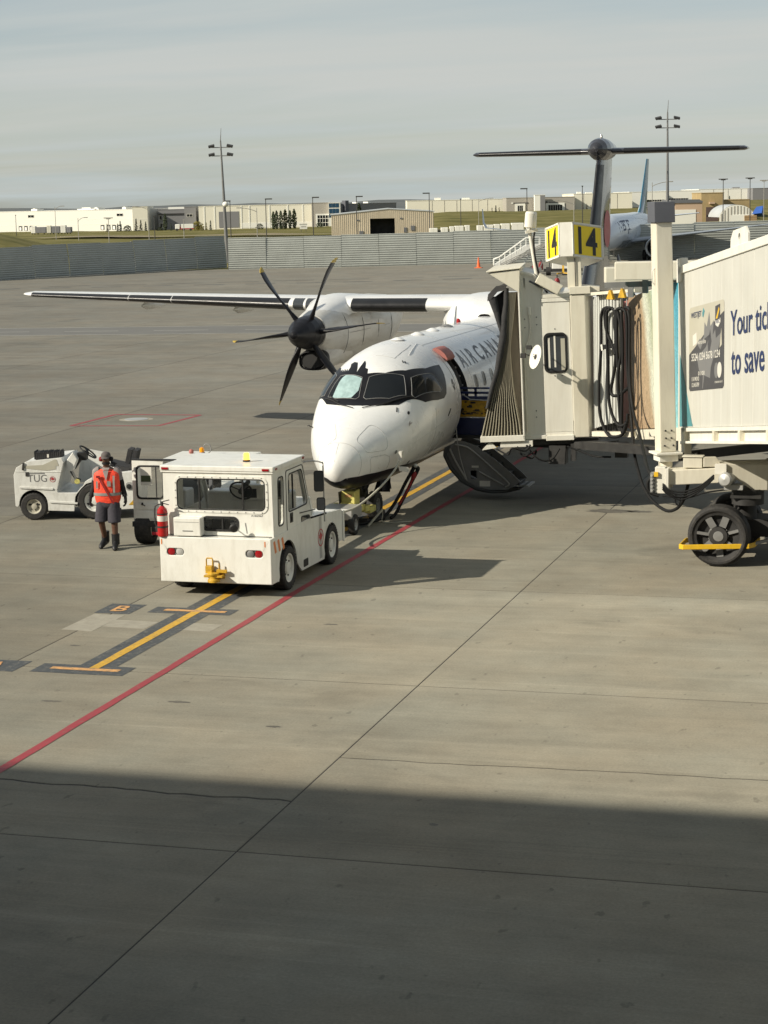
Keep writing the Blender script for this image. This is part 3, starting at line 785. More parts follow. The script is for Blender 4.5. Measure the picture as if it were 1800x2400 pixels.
# second warehouse
t, w, h = bthing('warehouse', 'long cream warehouse behind the row of six poplars', 'warehouse', (-207.5, 521.3, -174.6, 530.9, -1.2, 5.75), 40, 'warehouse_cream')
b = MB(); b.box((6, -.1, .6), (12, .02, h - 1.6)); b.build('door_panel', ['warehouse_grey'], t)
window(t, 6.1, h - 2.7, 11.9, h - 1.75, 6, 2)
for x in (1.5, 4.6, 12.6, 15, 21, 26.5, 31):
    b = MB(); b.box((x, -.09, 0), (x + .35, .02, h)); b.build('pilaster', ['warehouse_white'], t)
b = MB(); b.box((13, -.05, .4), (34, .015, 1.9)); b.build('plinth', ['warehouse_white'], t)
# offices in the middle
t, w, h = bthing('office_building', 'beige office front with raised lettering left of the blue glass block', 'office', (-173.5, 526.1, -168.3, 527.6, -1.0, 6.1), 16, 'warehouse_beige')
b = MB(); b.box((1.2, -.18, 0), (5.2, .02, 3.9)); b.build('portal', ['warehouse_white'], t)
b = MB(); b.box((1.7, -.22, .3), (5.2, -.16, 3.5)); b.build('window', ['glass_dark'], t)
for x in (2.4, 3.2, 4.0, 4.8):
    b = MB(); b.box((x, -.26, .3), (x + .1, -.2, 3.5)); b.build('mullion', ['warehouse_white'], t)
for z in (1.3, 2.5):
    b = MB(); b.box((1.7, -.265, z), (5.2, -.2, z + .12)); b.build('mullion', ['warehouse_white'], t)
t, w, h = bthing('office_building', 'blue glass office block with white floor bands', 'office', (-168.2, 526.1, -164.9, 527.1, -1.0, 6.0), 14, 'warehouse_white')
for z0, z1 in ((h - 1.3, h - .1), (h - 3.0, h - 1.6), (h - 4.2, h - 3.2)):
    for k in range(3):
        b = MB(); b.box((.1 + k * 1.02, -.06, z0), (1.04 + k * 1.02, .02, z1)); b.build('pane', ['blue_glass'], t)
t, w, h = bthing('office_building', 'dark grey flat roofed block behind the corrugated shed', 'office', (-170.0, 542.9, -158.8, 566.6, -.9, 5.6), 20, 'warehouse_grey')
b = MB(); b.box((1.5, -1, h - 3), (3.0, .5, h + 1.1)); b.build('stair_tower', ['bridge_grey'], t)
for x in (5, 9, 14):
    b = MB(); b.box((x, 1, h), (x + 1.4, 3, h + .6)); b.build('roof_unit', ['warehouse_white'], t)
# right of the shed
t, w, h = bthing('warehouse', 'long cream warehouse on the bank right of the corrugated shed', 'warehouse', (-161.2, 588.1, -130.0, 597.2, 1.9, 6.1), 40, 'warehouse_cream')
for x in (8, 12, 16, 21, 26):
    b = MB(); b.box((x, -.06, 0), (x + .12, .02, h)); b.build('panel_joint', ['warehouse_beige'], t)
b = MB(); b.box((9, 2, h), (11, 4, h + .9)); b.box((18, 2, h), (20.4, 4, h + .7)); b.build('roof_unit', ['warehouse_white'], t)
t, w, h = bthing('office_building', 'grey office front with two white framed entrances and dark signs', 'office', (-125.8, 577.3, -105.2, 583.4, 1.4, 6.35), 18, 'warehouse_beige')
for x0, x1 in ((2.7, 5.9), (12.4, 18.3)):
    b = MB(); b.box((x0, -.2, 0), (x1, .02, 3.2)); f = b.build('portal', ['warehouse_white'], t)
    b = MB(); b.box((x0 + .8, -.25, .2), (x1 - .8, -.18, 2.6)); f = b.build('window', ['glass_dark'], t)
    n = 3 if x1 - x0 < 4 else 6
    for k in range(1, n):
        x = x0 + .8 + (x1 - x0 - 1.6) * k / n
        b = MB(); b.box((x - .04, -.29, .2), (x + .04, -.23, 2.6)); b.build('mullion', ['warehouse_white'], t)
for x, r in ((1.8, .28), (12.6, .4)):
    b = MB(); b.cyl((x, -.1, h - 1.55), (x, -.03, h - 1.55), r, n=12); b.build('sign_disc', ['warehouse_white' if r < .3 else 'pole_dark'], t)
for x0, x1 in ((2.4, 7.4), (13.4, 16.4)):
    for k in range(int((x1 - x0) / .42)):
        b = MB(); b.box((x0 + k * .42, -.08, h - 1.8), (x0 + k * .42 + .3, -.02, h - 1.4)); b.build('sign_letter', ['pole_dark'], t)
t, w, h = bthing('office_tower', 'white and grey entrance tower between the two office doorways', 'tower', (-116.2, 574.9, -113.1, 575.8, 1.4, 7.1), 4, 'warehouse_white')
b = MB(); b.box((w * .52, -.06, .4), (w - .02, 3.9, h + .06)); b.build('side_panel', ['warehouse_grey'], t)
t, w, h = bthing('warehouse', 'long cream warehouse behind the black tail fin', 'warehouse', (-106.4, 588.2, -88.6, 593.4, .9, 7.2), 40, 'warehouse_cream')
for x in (3, 6.4, 10, 13.7):
    b = MB(); b.box((x, -.06, 0), (x + .12, .02, h)); b.build('panel_joint', ['warehouse_beige'], t)
b = MB(); b.box((1.2, 2, h), (2.6, 4, h + .7)); b.box((4, 2, h), (6, 4, h + .5)); b.build('roof_unit', ['warehouse_white'], t)
t, w, h = bthing('warehouse', 'white warehouse with a dark window band behind the right light mast', 'warehouse', (-95.1, 628.5, -83.2, 632.2, 1.5, 7.5), 40, 'warehouse_white')
window(t, 4.5, 2.2, 11.6, 3.4, 9, 2)
t, w, h = bthing('warehouse', 'white warehouse with rooftop units behind the stone faced garage', 'warehouse', (-84.9, 642.1, -73.6, 645.4, 1.9, 7.6), 40, 'warehouse_white')
window(t, 1, 2.4, 7.6, 3.3, 8, 1)
t, w, h = bthing('warehouse', 'big white warehouse at the far right of the skyline', 'warehouse', (-75.4, 655.6, -56.9, 661.0, 2.6, 7.95), 40, 'warehouse_white')
for x in (5, 10, 14.5):
    b = MB(); b.box((x, -.06, 0), (x + .12, .02, h)); b.build('panel_joint', ['warehouse_beige'], t)
b = MB(); b.box((12, 2, h), (14.5, 4, h + .6)); b.build('roof_unit', ['warehouse_grey'], t)
t, w, h = bthing('warehouse', 'grey warehouse end at the right edge of the skyline', 'warehouse', (-56.5, 650.7, -40.5, 655.4, 3.2, 7.9), 30, 'warehouse_grey')
# corrugated shed with an open dark doorway
t = thing('corrugated_shed', 'pale corrugated metal shed with an open black doorway behind the fence', 'shed', (-101.9, 320.3, -.25), math.atan2(325.7 - 320.3, 18.4))
w = 19.2
pts = [(0, -.6), (w, -.6), (w, 4.45), (w * .56, 5.05), (0, 4.15)]
dw = rr(7.25, -.4, 11.9, 3.35, .02, 1)
b = MB(); b.plate(pts, fr((0, 0, 0), (1, 0, 0), (0, 0, 1)), .15, [dw]); b.build('gable_wall', ['shed_cream'], t)
for k in range(52):                                             # ribs of the cladding
    x = .15 + k * (w - .3) / 51
    top = 4.15 + .9 * min(x / (w * .56), 1) if x < w * .56 else 5.05 - .6 * (x - w * .56) / (w * .44)
    z0 = 3.4 if 7.2 < x < 11.95 else -.5
    b = MB(); b.box((x - .05, -.20, z0), (x + .05, -.14, top - .12)); b.build('cladding_rib', ['shed_cream'], t)
b = MB(); b.box((.2, .16, -.5), (w - .2, .3, .05)); b.box((6.9, 4, -.4), (12.3, 4.2, 3.6), 1); b.box((7.25, .1, 3.36), (11.9, 4, 3.5), 1); b.box((7.05, .1, -.4), (7.2, 4, 3.5), 1); b.box((11.95, .1, -.4), (12.1, 4, 3.5), 1); b.box((7.1, 0, -.39), (12, 4, -.35), 1)
b.build('doorway_interior', ['shed_grey', 'gasket'], t)
b = MB(); b.box((w - .16, .02, -.6), (w, 28, 4.42)); sw = b.build('side_wall', ['shed_grey'], t)
for y in (7, 21):
    b = MB(); b.box((w, y, -.4), (w + .05, y + .15, 4.3)); b.build('seam', ['pole_dark'], sw)
b = MB()
b.plate([(-.2, 4.12), (w * .56, 5.06), (w + .25, 4.42), (w + .25, 4.56), (w * .56, 5.2), (-.2, 4.28)], fr((0, 28, 0), (1, 0, 0), (0, 0, 1)), 28.3)
b.build('roof', ['roof_pale'], t)
for x, z, s in ((5.2, .2, .75), (13.6, .7, .5), (14.9, 1.0, .7), (4.8, 3.0, .4), (12.9, 3.2, .4)):
    b = MB(); b.box((x, -.3, z), (x + s, -.1, z + (.9 if z < 2 else .22))); b.build('vent' if z < 2 else 'wall_lamp', ['shed_grey'], t)
# right hand sheds
t, w, h = bthing('garage_building', 'peach metal garage with a big white overhead door', 'garage', (-46.9, 389.2, -41.4, 390.9, .1, 4.7), 12, 'metal_peach')
b = MB(); b.box((-1.5, -.08, 0), (4.4, .02, 3.1)); b.build('garage_door', ['warehouse_white'], t)
b = MB(); b.plate([(-1, h - .1), (w + .1, h - .1), (w + .1, h + .15), (w - .6, h + .6), (-1, h + .6)], fr((0, 12, 0), (1, 0, 0), (0, 0, 1)), 12.2); b.build('roof', ['shed_grey'], t)
b = MB(); b.box((w, .3, 0), (w + .06, 11.8, h)); b.build('side_wall', ['shed_grey'], t)
t, w, h = bthing('garage_building', 'tan stone faced garage block with a brown door and small canopy', 'garage', (-44.1, 411.0, -39.3, 412.5, -.4, 6.55), 12, 'stone_tan')
b = MB(); b.box((1.05, -.08, 0), (3.8, .02, 3.9)); f = b.build('garage_door', ['door_brown'], t)
for k in range(4):
    b = MB(); b.box((1.2 + k * .66, -.12, 1.8), (1.65 + k * .66, -.07, 2.1)); b.build('pane', ['glass_dark'], f)
b = MB(); b.box((1.7, -.9, 4.6), (2.9, .02, 5.0)); b.build('canopy', ['metal_peach'], t)
b = MB(); b.box((w, .2, 0), (w + .06, 11.8, h)); b.build('side_wall', ['door_brown'], t)
t, w, h = bthing('garage_building', 'low tan stone wing behind the white ribbed hut', 'garage', (-40.6, 422.6, -34.7, 424.4, -.6, 4.9), 10, 'stone_tan')
# ribbed hut
t = thing('ribbed_hut', 'white ribbed round roofed hut with a white roller door', 'hut', (-35.5, 371.4, .1), math.atan2(2.0, 6.9))
w = 7.1
arch = [(w / 2 - w / 2 * math.cos(a), 1.5 + 2.5 * math.sin(a) ** 1.1) for a in [PI * i / 16 for i in range(17)]]
b = MB(); b.plate([(0, -.6)] + arch + [(w, -.6)][::1], fr((0, 0, 0), (1, 0, 0), (0, 0, 1)), .12); b.build('front_wall', ['warehouse_white'], t)
for k in range(11):
    x = .3 + k * .65; zt = 1.45 + 2.5 * max(math.sin(math.acos(max(-1, min(1, 1 - 2 * x / w)))), 0) ** 1.1
    b = MB(); b.box((x, -.17, 2.1 if 2.3 < x < 6 else -.4), (x + .22, -.12, zt - .15)); b.build('rib', ['warehouse_beige'], t)
b = MB(); b.box((2.3, -.2, -.4), (5.9, -.12, 1.95)); f = b.build('roller_door', ['warehouse_white'], t)
for k in range(3):
    g_ = MB(); g_.box((2.8 + k * 1.1, -.24, .2), (3.3 + k * 1.1, -.19, .45)); g_.build('pane', ['glass_dark'], f)
b = MB(); b.loft([[(p[0], .0, p[1] + .05) for p in arch], [(p[0], 14, p[1] + .05) for p in arch]], 0, True, False, closed=False); b.build('roof', ['roof_pale'], t)
m = MB(); m.plate([(0, 0), (2, .2), (2.2, 1.7), (.9, 1.5)], fr((0, 0, 0), (1, 0, 0), (0, .3, 1)), 2.0)
o = m.build('tarpaulin', ['tarp_blue'], loc=(-29.2, 375, 1.6)); tag(o, 'bright blue tarpaulin draped over a stack beside the ribbed hut', 'tarpaulin')
for k, (x, lb) in enumerate(((-30.6, 'left of two wooden crates stacked under the blue tarpaulin'), (-29.3, 'right of two wooden crates stacked under the blue tarpaulin'))):
    c = thing('wooden_crate', lb, 'crate', (x, 372.5, 0), .28, 'wooden crates by the ribbed hut')
    for q in range(5):
        m = MB(); m.box((0, -.05, .1 + q * .36), (1.2, 0, .42 + q * .36)); m.build('plank', ['wood_crate'], c)
    m = MB(); m.box((.02, 0, 0), (1.18, 1.4, 1.95)); m.build('body', ['wood_crate'], c)
# parked trailers at the docks
def trailer(label, x0, y0, x1, y1, z0, z1, mt, grp='trailers parked at the left warehouse'):
    a = Vector((x0, y0, 0)); d = Vector((x1 - x0, y1 - y0, 0)); w = d.length
    z0 = ground_z(x0, y0) + .02; h = max(z1 - z0, 1.0)
    t = thing('cargo_trailer', label, 'trailer', (x0, y0, z0), math.atan2(d.y, d.x), grp)
    b = MB(); b.box((0, 0, .35), (w, 2.2, h)); b.build('body', [mt], t, .03)
    b = MB(); b.box((.05, -.03, .42), (w * .5 - .02, 0, h - .08)); b.box((w * .5 + .02, -.03, .42), (w - .05, 0, h - .08)); b.build('door', [mt], t)
    for x in (w * .2, w * .8):
        b = MB(); b.cyl((x - .1, .4, .2), (x + .1, .4, .2), .2, n=10); b.build('wheel', ['rubber'], t)
TR = [(-242.3, 479.6, -241.1, 479.9, -.2, 1.25, 'warehouse_white', 'narrow white trailer nearest the left end of the dock row'), (-241.0, 479.9, -238.2, 480.7, -.4, 1.0, 'warehouse_grey', 'long grey trailer beside the narrow white one at the docks'), (-235.7, 476.1, -234.6, 476.5, -.5, 1.4, 'warehouse_cream', 'cream trailer between two grey trailers at the docks'), (-234.4, 476.5, -232.2, 477.2, -.5, 1.2, 'warehouse_grey', 'grey trailer right of the cream trailer at the docks'), (-232.0, 477.2, -230.6, 477.6, -.5, 1.4, 'warehouse_white', 'white trailer right of the second grey trailer at the docks'), (-230.5, 477.7, -229.2, 478.0, -.6, .9, 'warehouse_grey', 'low grey trailer at the right end of the dock row')]
for x0, y0, x1, y1, z0, z1, mt, lb in TR: trailer(lb, x0, y0, x1, y1, z0, z1, mt)
# row of pale cargo units behind the right fence
RW = [(1034, 1052, 533), (1060, 1076, 532), (1080, 1090, 530), (1092, 1112, 529), (1115, 1126, 528), (1143, 1156, 529), (1158, 1180, 528), (1182, 1195, 527), (1198, 1218, 526), (1222, 1250, 525), (1255, 1264, 525)]
nm = ['white cargo unit just right of the grey shed wall', 'second white cargo unit from the grey shed wall', 'narrow white cargo unit third from the grey shed wall', 'wide white cargo unit below the shed corner', 'white cargo unit right of the shed corner', 'white cargo unit behind the jet winglet', 'wide white cargo unit right of the jet winglet', 'small white cargo unit below the bank', 'white cargo unit left of the antenna pole', 'widest white cargo unit, behind the antenna pole', 'narrow white cargo unit beside the gate number sign']
for (u0, u1, yt), lb in zip(RW, nm):
    dp = 325.0
    def wp(u): 
        lat = (u - 900) / 4614 * dp
        return CAMP.x - .2809 * dp + .9597 * lat, CAMP.y + .9472 * dp + .2802 * lat
    x0, y0 = wp(u0); x1, y1 = wp(u1)
    zt = 6.37 - (yt - 465) * dp / 4614
    trailer(lb, x0, y0, x1, y1, 0, zt + .25, 'warehouse_white', 'pale cargo units parked behind the right blast fence')
# red and white lorry on the road
t = thing('tanker_truck', 'white topped red lorry parked in front of the grey office wing', 'truck', (-202.9, 491, ground_z(-202, 491)), .3)
b = MB(); b.box((1.7, 0, .7), (5.2, 2.2, 1.9)); b.build('body', ['warehouse_white'], t, .05)
b = MB(); b.box((1.7, -.02, .45), (5.2, 2.2, .7)); b.box((0.9, .2, .4), (1.6, 2.0, 1.2)); b.build('chassis', ['red_paint'], t)
b = MB(); b.box((0, 0, .5), (1.3, 2.2, 1.9)); b.build('cab', ['warehouse_white'], t, .1)
for x in (.5, 2.4, 4.4):
    b = MB(); b.cyl((x, -.05, .35), (x, .25, .35), .35, n=12); b.build('wheel', ['rubber'], t)
t = thing('signboard', 'white roadside signboard on the grass below the poplars', 'sign', (-143.1, 424.2, ground_z(-143, 424)), .35)
b = MB(); b.box((0, 0, .7), (1.8, .1, 1.9)); b.build('board', ['warehouse_white'], t)
b = MB(); b.box((-.05, -.02, 1.78), (1.85, .12, 1.95)); b.box((.3, -.01, 1.15), (1.5, 0, 1.35)); b.build('board_trim', ['pole_pale'], t)
b = MB(); b.cyl((.3, .05, 0), (.3, .05, .7), .06, n=6); b.cyl((1.5, .05, 0), (1.5, .05, .7), .06, n=6); b.build('post', ['pole_dark'], t)

# ------------------------------------------------------------------ lamp posts
def lamp(x, y, h, kind, label, mt='pole_dark', r=.09):
    z = ground_z(x, y) - .3
    t = thing('street_lamp', label, 'lamp post', (x, y, z), 0.29, 'lamp posts beyond the fence')
    h = h - z
    b = MB(); b.cyl((0, 0, 0), (0, 0, h), r, r * .7, 8); b.build('pole', [mt], t)
    b = MB()
    if kind == 'box':
        b.box((-.1, -.2, h - .05), (1.05, .2, h + .14)); b.build('lamp_head', [mt], t)
    elif kind == 'boxl':
        b.box((-1.05, -.2, h - .05), (.1, .2, h + .14)); b.build('lamp_head', [mt], t)
    elif kind == 'twin':
        b.box((-.75, -.2, h), (.75, .2, h + .16)); b.box((-.35, -.2, h - .12), (.35, .2, h)); b.build('lamp_head', [mt], t)
    elif kind in ('cobra', 'cobral', 'pale'):
        s = -1 if kind == 'cobral' else 1; ln = 3.1 if kind != 'pale' else 1.6
        pth = [(0, 0, h - .9), (s * .15, 0, h - .5), (s * ln * .45, 0, h - .08), (s * ln * .8, 0, h + .06)]
        b.tube(pth, .05, 6, sub=3); b.build('arm', [mt], t)
        b = MB(); b.box((s * ln * .78 - .05, -.14, h - .02), (s * ln * .78 + .05 + s * .7, .14, h + .13)) if s > 0 else b.box((s * ln * .78 - .65, -.14, h - .02), (s * ln * .78 + .05, .14, h + .13)); b.build('lamp_head', [mt], t)
    elif kind == 'stub':
        b.box((-.12, -.12, h - .1), (.12, .12, h + .1)); b.build('pole_cap', [mt], t)
LP = [(-102.3, 267.6, 6.8, 'boxl', 'pole_dark', 'dark box headed lamp post just right of the left light mast'), (-96.7, 269.1, 7.0, 'box', 'pole_dark', 'dark box headed lamp post left of the poplars'), (-89.4, 271.3, 7.1, 'box', 'pole_dark', 'dark box headed lamp post right of the white signboard'), (-82.6, 273.3, 7.1, 'box', 'pole_dark', 'dark box headed lamp post left of the black shed doorway'), (-71.3, 276.7, 7.4, 'boxl', 'pole_dark', 'dark lamp post where the shed turns from cream to grey'),
      (-91.3, 249.7, 5.7, 'cobral', 'pole_pale', 'pale curved arm lamp post between two dark lamp posts left of the poplars'), (-56.1, 281.2, 7.8, 'boxl', 'pole_dark', 'dark lamp post above the antenna pole of the jet bridge'), (-49.3, 293.7, 8.1, 'stub', 'pole_dark', 'tall dark lamp post left of the black tail fin'), (-33.6, 266.8, 8.3, 'cobra', 'pole_pale', 'curved arm lamp post just right of the blue tail fin'), (-26.7, 300.3, 8.7, 'twin', 'pole_dark', 'twin headed lamp post in front of the stone faced garage'), (-22.4, 301.7, 8.8, 'twin', 'pole_dark', 'twin headed lamp post in front of the ribbed hut'), (-22.1, 323.1, 8.5, 'twin', 'pole_pale', 'pale twin headed lamp post at the right edge'),
      (-173.7, 352.1, 6.6, 'pale', 'pole_pale', 'slim pale lamp post in front of the left warehouse roof units'), (-227.9, 441.7, 4.6, 'stub', 'pole_dark', 'short dark utility pole at the far left of the warehouse'), (-160.5, 334.9, 4.2, 'pale', 'pole_pale', 'low pale lamp post beside the trailers'), (-138.8, 320.1, 6.2, 'cobral', 'pole_pale', 'pale lamp post in front of the grey office wing'), (-125.5, 271.4, 4.4, 'twin', 'pole_pale', 'pale twin headed lamp post by the right dock window'), (-113.4, 274.9, 3.9, 'stub', 'pole_pale', 'slim pale pole in front of the grey corner tower'), (-129.9, 301.7, 4.4, 'stub', 'pole_dark', 'dark pole among the spruces by the grey wing'),
      (-90.9, 376.8, 6.4, 'stub', 'pole_dark', 'dark utility pole above the grey shed wall'), (-45.0, 263.3, 5.8, 'cobral', 'pole_pale', 'curved arm lamp post rising behind the gate number sign'), (-87.2, 377.8, 6.4, 'cobra', 'pole_pale', 'curved arm lamp post on the bank right of the shed')]
for x, y, h, k, mt, lb in LP: lamp(x, y, h, k, lb, mt, .085 if 'dark' in mt else .07)
# high light masts with four floodlights each
def mast(x, y, h, label, lean):
    t = thing('light_mast', label, 'light mast', (x, y, 0), .29, 'high floodlight masts')
    b = MB(); b.cyl((0, 0, 0), (lean, 0, h - 1), .24, .075, 12); b.cyl((lean, 0, h - 1), (lean + .1, 0, h + .3), .05, .02, 6); b.build('pole', ['pole_galv'], t)
    for dz in (-1.75, -2.65):
        b = MB(); b.bar((lean - 1.0, 0, h + dz), (lean + 1.0, 0, h + dz), .09, .09); b.build('crossarm', ['pole_galv'], t)
        for s in (-1, 1):
            b = MB(); M = Matrix.Translation((lean + s * 1.0, -.1, h + dz + .16)) @ Matrix.Rotation(s * .22, 4, 'Y') @ Matrix.Rotation(.3, 4, 'X')
            b.box((-.33, -.24, -.10), (.33, .24, .09), 0, M); b.box((-.30, -.21, -.13), (.30, .21, -.10), 1, M); b.build('floodlight', ['pole_dark', 'lens_clear'], t)
    return t
mt_ = mast(-65.4, 167.9, 14.2, 'left high floodlight mast with four lamps, standing at the fence corner', -.35)
b = MB(); b.sphere((.0, -.4, 6.35), .33, 12, 8, 0, (1, 1, .9)); b.bar((0, 0, 6.3), (0, -.3, 6.35), .08, .08, 0); b.build('camera_dome', ['warehouse_white'], mt_)
mast(-19.2, 181.4, 16.2, 'right high floodlight mast with four lamps, behind the tailplane', -.02)

# ------------------------------------------------------------------ trees
def tree(kind, x, y, z, h, label, grp):
    rnd = random.Random(int(x * 10) + int(y))
    nm = {'spruce': 'spruce_tree', 'poplar': 'poplar_tree', 'bush': 'bush', 'thin': 'thin_tree'}[kind]
    z = min(z, ground_z(x, y)) if kind != 'thin' else z
    t = thing(nm, label, 'tree' if kind != 'bush' else 'bush', (x, y, z - .2), rnd.uniform(0, 6), grp)
    b = MB(); b.cyl((0, 0, 0), (0, 0, h * .85), .05 * h * .35 + .03, .02, 6)
    for k in range(7):
        a = rnd.uniform(0, 6.28); zz_ = h * rnd.uniform(.25, .75); l = h * .14
        b.cyl((0, 0, zz_), (math.cos(a) * l, math.sin(a) * l, zz_ + l * .5), .02, .008, 4)
    b.build('trunk', ['trunk'], t)
    c = MB(); n = {'spruce': 260, 'poplar': 420, 'bush': 240, 'thin': 110}[kind]
    for k in range(n):
        f = rnd.random()
        if kind == 'spruce':
            f = f ** 1.3; rad = h * .19 * (1 - f) * (.65 + .35 * math.sin(f * 40)) + .06; zz_ = h * (.1 + .9 * f)
        elif kind == 'poplar':
            rad = h * .115 * math.sin(PI * min(1, f * .93 + .07)) ** .7; zz_ = h * (.05 + .95 * f)
        elif kind == 'thin':
            rad = h * .08 * math.sin(PI * f) + .05; zz_ = h * (.2 + .8 * f)
        else:
            rad = h * .62 * math.sin(PI * (f * .85 + .12)) ** .6; zz_ = h * (.05 + .93 * f)
        a = rnd.uniform(0, 6.28); q = rad * math.sqrt(rnd.uniform(.15, 1.15)); s = h * (.035 if kind != 'bush' else .07) * rnd.uniform(.6, 1.5)
        p = Vector((q * math.cos(a), q * math.sin(a), zz_))
        u = Vector((rnd.uniform(-1, 1), rnd.uniform(-1, 1), rnd.uniform(-.6, 1))).normalized(); w_ = u.orthogonal().normalized()
        c.add([p - u * s - w_ * s * .5, p + u * s - w_ * s * .35, p + u * s * .8 + w_ * s * .6, p - u * s * .7 + w_ * s * .5], [(0, 1, 2, 3)])
    c.build('crown', [{'spruce': 'leaf_dark', 'poplar': 'leaf_mid', 'bush': 'leaf_mid', 'thin': 'leaf_dry'}[kind] if 'yellow' not in label else 'leaf_yellow'], t, fixn=False)
TREES = [('spruce', -233.9, 513.5, -1.1, 2.6, 'small dark spruce left of the dock window by the white warehouse'), ('spruce', -230.9, 514.4, -1, 2.5, 'short spruce under the right dock window of the white warehouse'), ('spruce', -230.1, 514.6, -1, 3.3, 'slim taller spruce right of the short one by the white warehouse'), ('bush', -227.3, 513.4, -.9, 2.0, 'round dark bush at the end of the white warehouse'), ('spruce', -223.5, 511.2, -1.3, 4.1, 'tall dark spruce in front of the cream corner block'), ('spruce', -222.2, 511.6, -1.2, 3.6, 'middle spruce in front of the cream corner block'), ('spruce', -220.8, 512, -1.2, 3.1, 'small spruce at the edge of the cream corner block'), ('poplar', -217.2, 518.4, -1.2, 5.3, 'lone narrow tree in front of the grey office wing'), ('bush', -214.9, 508.5, -1.3, 1.6, 'low dark bush in front of the grey office wing'), ('spruce', -212.7, 512, -1.2, 2.6, 'small spruce beside the red lorry'), ('bush', -200.5, 502.2, -1, 2.8, 'yellow leaved bush right of the red lorry'), ('bush', -199.0, 500.6, -1.1, 1.9, 'dark bush right of the yellow bush'), ('spruce', -198.1, 502.9, -1.2, 2.6, 'small spruce right of the yellow bush'), ('spruce', -195, 498.5, -1.1, 3.1, 'round topped small tree left of the light mast'),
         ('poplar', -179.4, 508.5, -.5, 5.3, 'leftmost of the six poplars in front of the cream warehouse'), ('poplar', -178.5, 508.7, -.5, 5.5, 'second poplar from the left in front of the cream warehouse'), ('poplar', -177.3, 509, -.5, 5.4, 'third poplar from the left in front of the cream warehouse'), ('poplar', -176.1, 509.4, -.5, 5.8, 'fourth poplar from the left in front of the cream warehouse'), ('poplar', -174.8, 509.8, -.5, 5.4, 'fifth poplar from the left in front of the cream warehouse'), ('poplar', -173.6, 510.2, -.5, 5.8, 'rightmost of the six poplars in front of the cream warehouse'), ('bush', -176.5, 508, -.6, 1.7, 'low bush at the foot of the poplar row'), ('bush', -184.9, 512.1, -.8, 1.9, 'pale shrub between two pale lamp posts by the cream warehouse'), ('bush', -166.5, 512.2, -.5, 1.8, 'dark shrub in front of the beige office windows'),
         ('poplar', -162.4, 538, .5, 6.3, 'left tree of the group behind the shed roof'), ('bush', -159.6, 540, 2.6, 3.2, 'broad bush behind the shed roof'), ('bush', -157.6, 541, 2.6, 3.4, 'right bush of the group behind the shed roof'), ('thin', -125.6, 556.3, 2, 1.9, 'thin shrub left of the grey office front'), ('spruce', -124.5, 556.6, 2, 2.5, 'dark narrow shrub left of the grey office front'), ('thin', -123.5, 556.9, 2, 1.9, 'thin bare shrub nearest the grey office front'), ('thin', -99.2, 564, 1.8, 3.3, 'tall bare tree left of the black tail fin'), ('thin', -97.9, 564.4, 1.8, 2.6, 'middle bare tree left of the black tail fin'), ('thin', -96.7, 564.7, 1.8, 2.2, 'short bare tree beside the black tail fin'), ('bush', -74, 529.3, 2.3, 3.0, 'green bush right of the blue tail fin'), ('spruce', -57.7, 492.3, 4.4, 1.8, 'dark conifer behind the peach garage roof'), ('spruce', -44.9, 474.8, 4.2, 2.8, 'dark conifer right of the stone faced garage')]
for tr_ in TREES: tree(tr_[0], *tr_[1:5], tr_[5], 'trees by the warehouses')

# ------------------------------------------------------------------ parked jet with its tail to the fence
J = thing('jet_airliner', 'white twin jet airliner with a blue and teal tail parked at the fence', 'airplane', (-21.0, 147.0, 0))
b = MB(); rings = []
for yy, r_, zc in ((0, .05, 2.3), (.5, .6, 2.35), (1.5, 1.1, 2.5), (3.5, 1.6, 2.75), (6, 1.75, 2.9), (19, 1.75, 2.9), (23, 1.6, 3.1), (28, 1.0, 3.55), (32, .35, 3.95), (33, .1, 4.0)):
    rings.append([(r_ * math.sin(2 * PI * k / 28), yy, zc + r_ * math.cos(2 * PI * k / 28)) for k in range(28)])
b.loft(rings, 0, True); b.build('fuselage', ['jet_white'], J)
b = MB(); b.loft([[(q[0] * 1.004, q[1], q[2] - .02) for q in r][9:20] for r in rings[4:7]], 0, True, False, closed=False); b.build('belly', ['jet_grey'], J)
def foil(le, c, tk, span_dir, n=10):
    u = [(0, 0)] + [(x, tk * (1.4845 * math.sqrt(x) - .63 * x - 1.758 * x * x + 1.4215 * x ** 3 - .5075 * x ** 4) * 1.0) for x in (.01, .04, .1, .2, .35, .55, .8)] + [(1, 0)]
    lo = [(x, -z * .75) for x, z in u[-2:0:-1]]
    return u + lo
def wing_loft(mb, secs, mi=0, vertical=False, cap=True):
    """sections: (lateral, LE y, z, chord, thickness)"""
    rings = []
    for s_, y_, z_, c_, t_ in secs:
        pr = foil(0, 1, t_, 0)
        rings.append([((z_ + q[1] * c_ * 1.0), y_ + q[0] * c_, s_) if vertical else (s_, y_ + q[0] * c_, z_ + q[1] * c_) for q in pr])
    mb.loft(rings, mi, True, cap); return mb
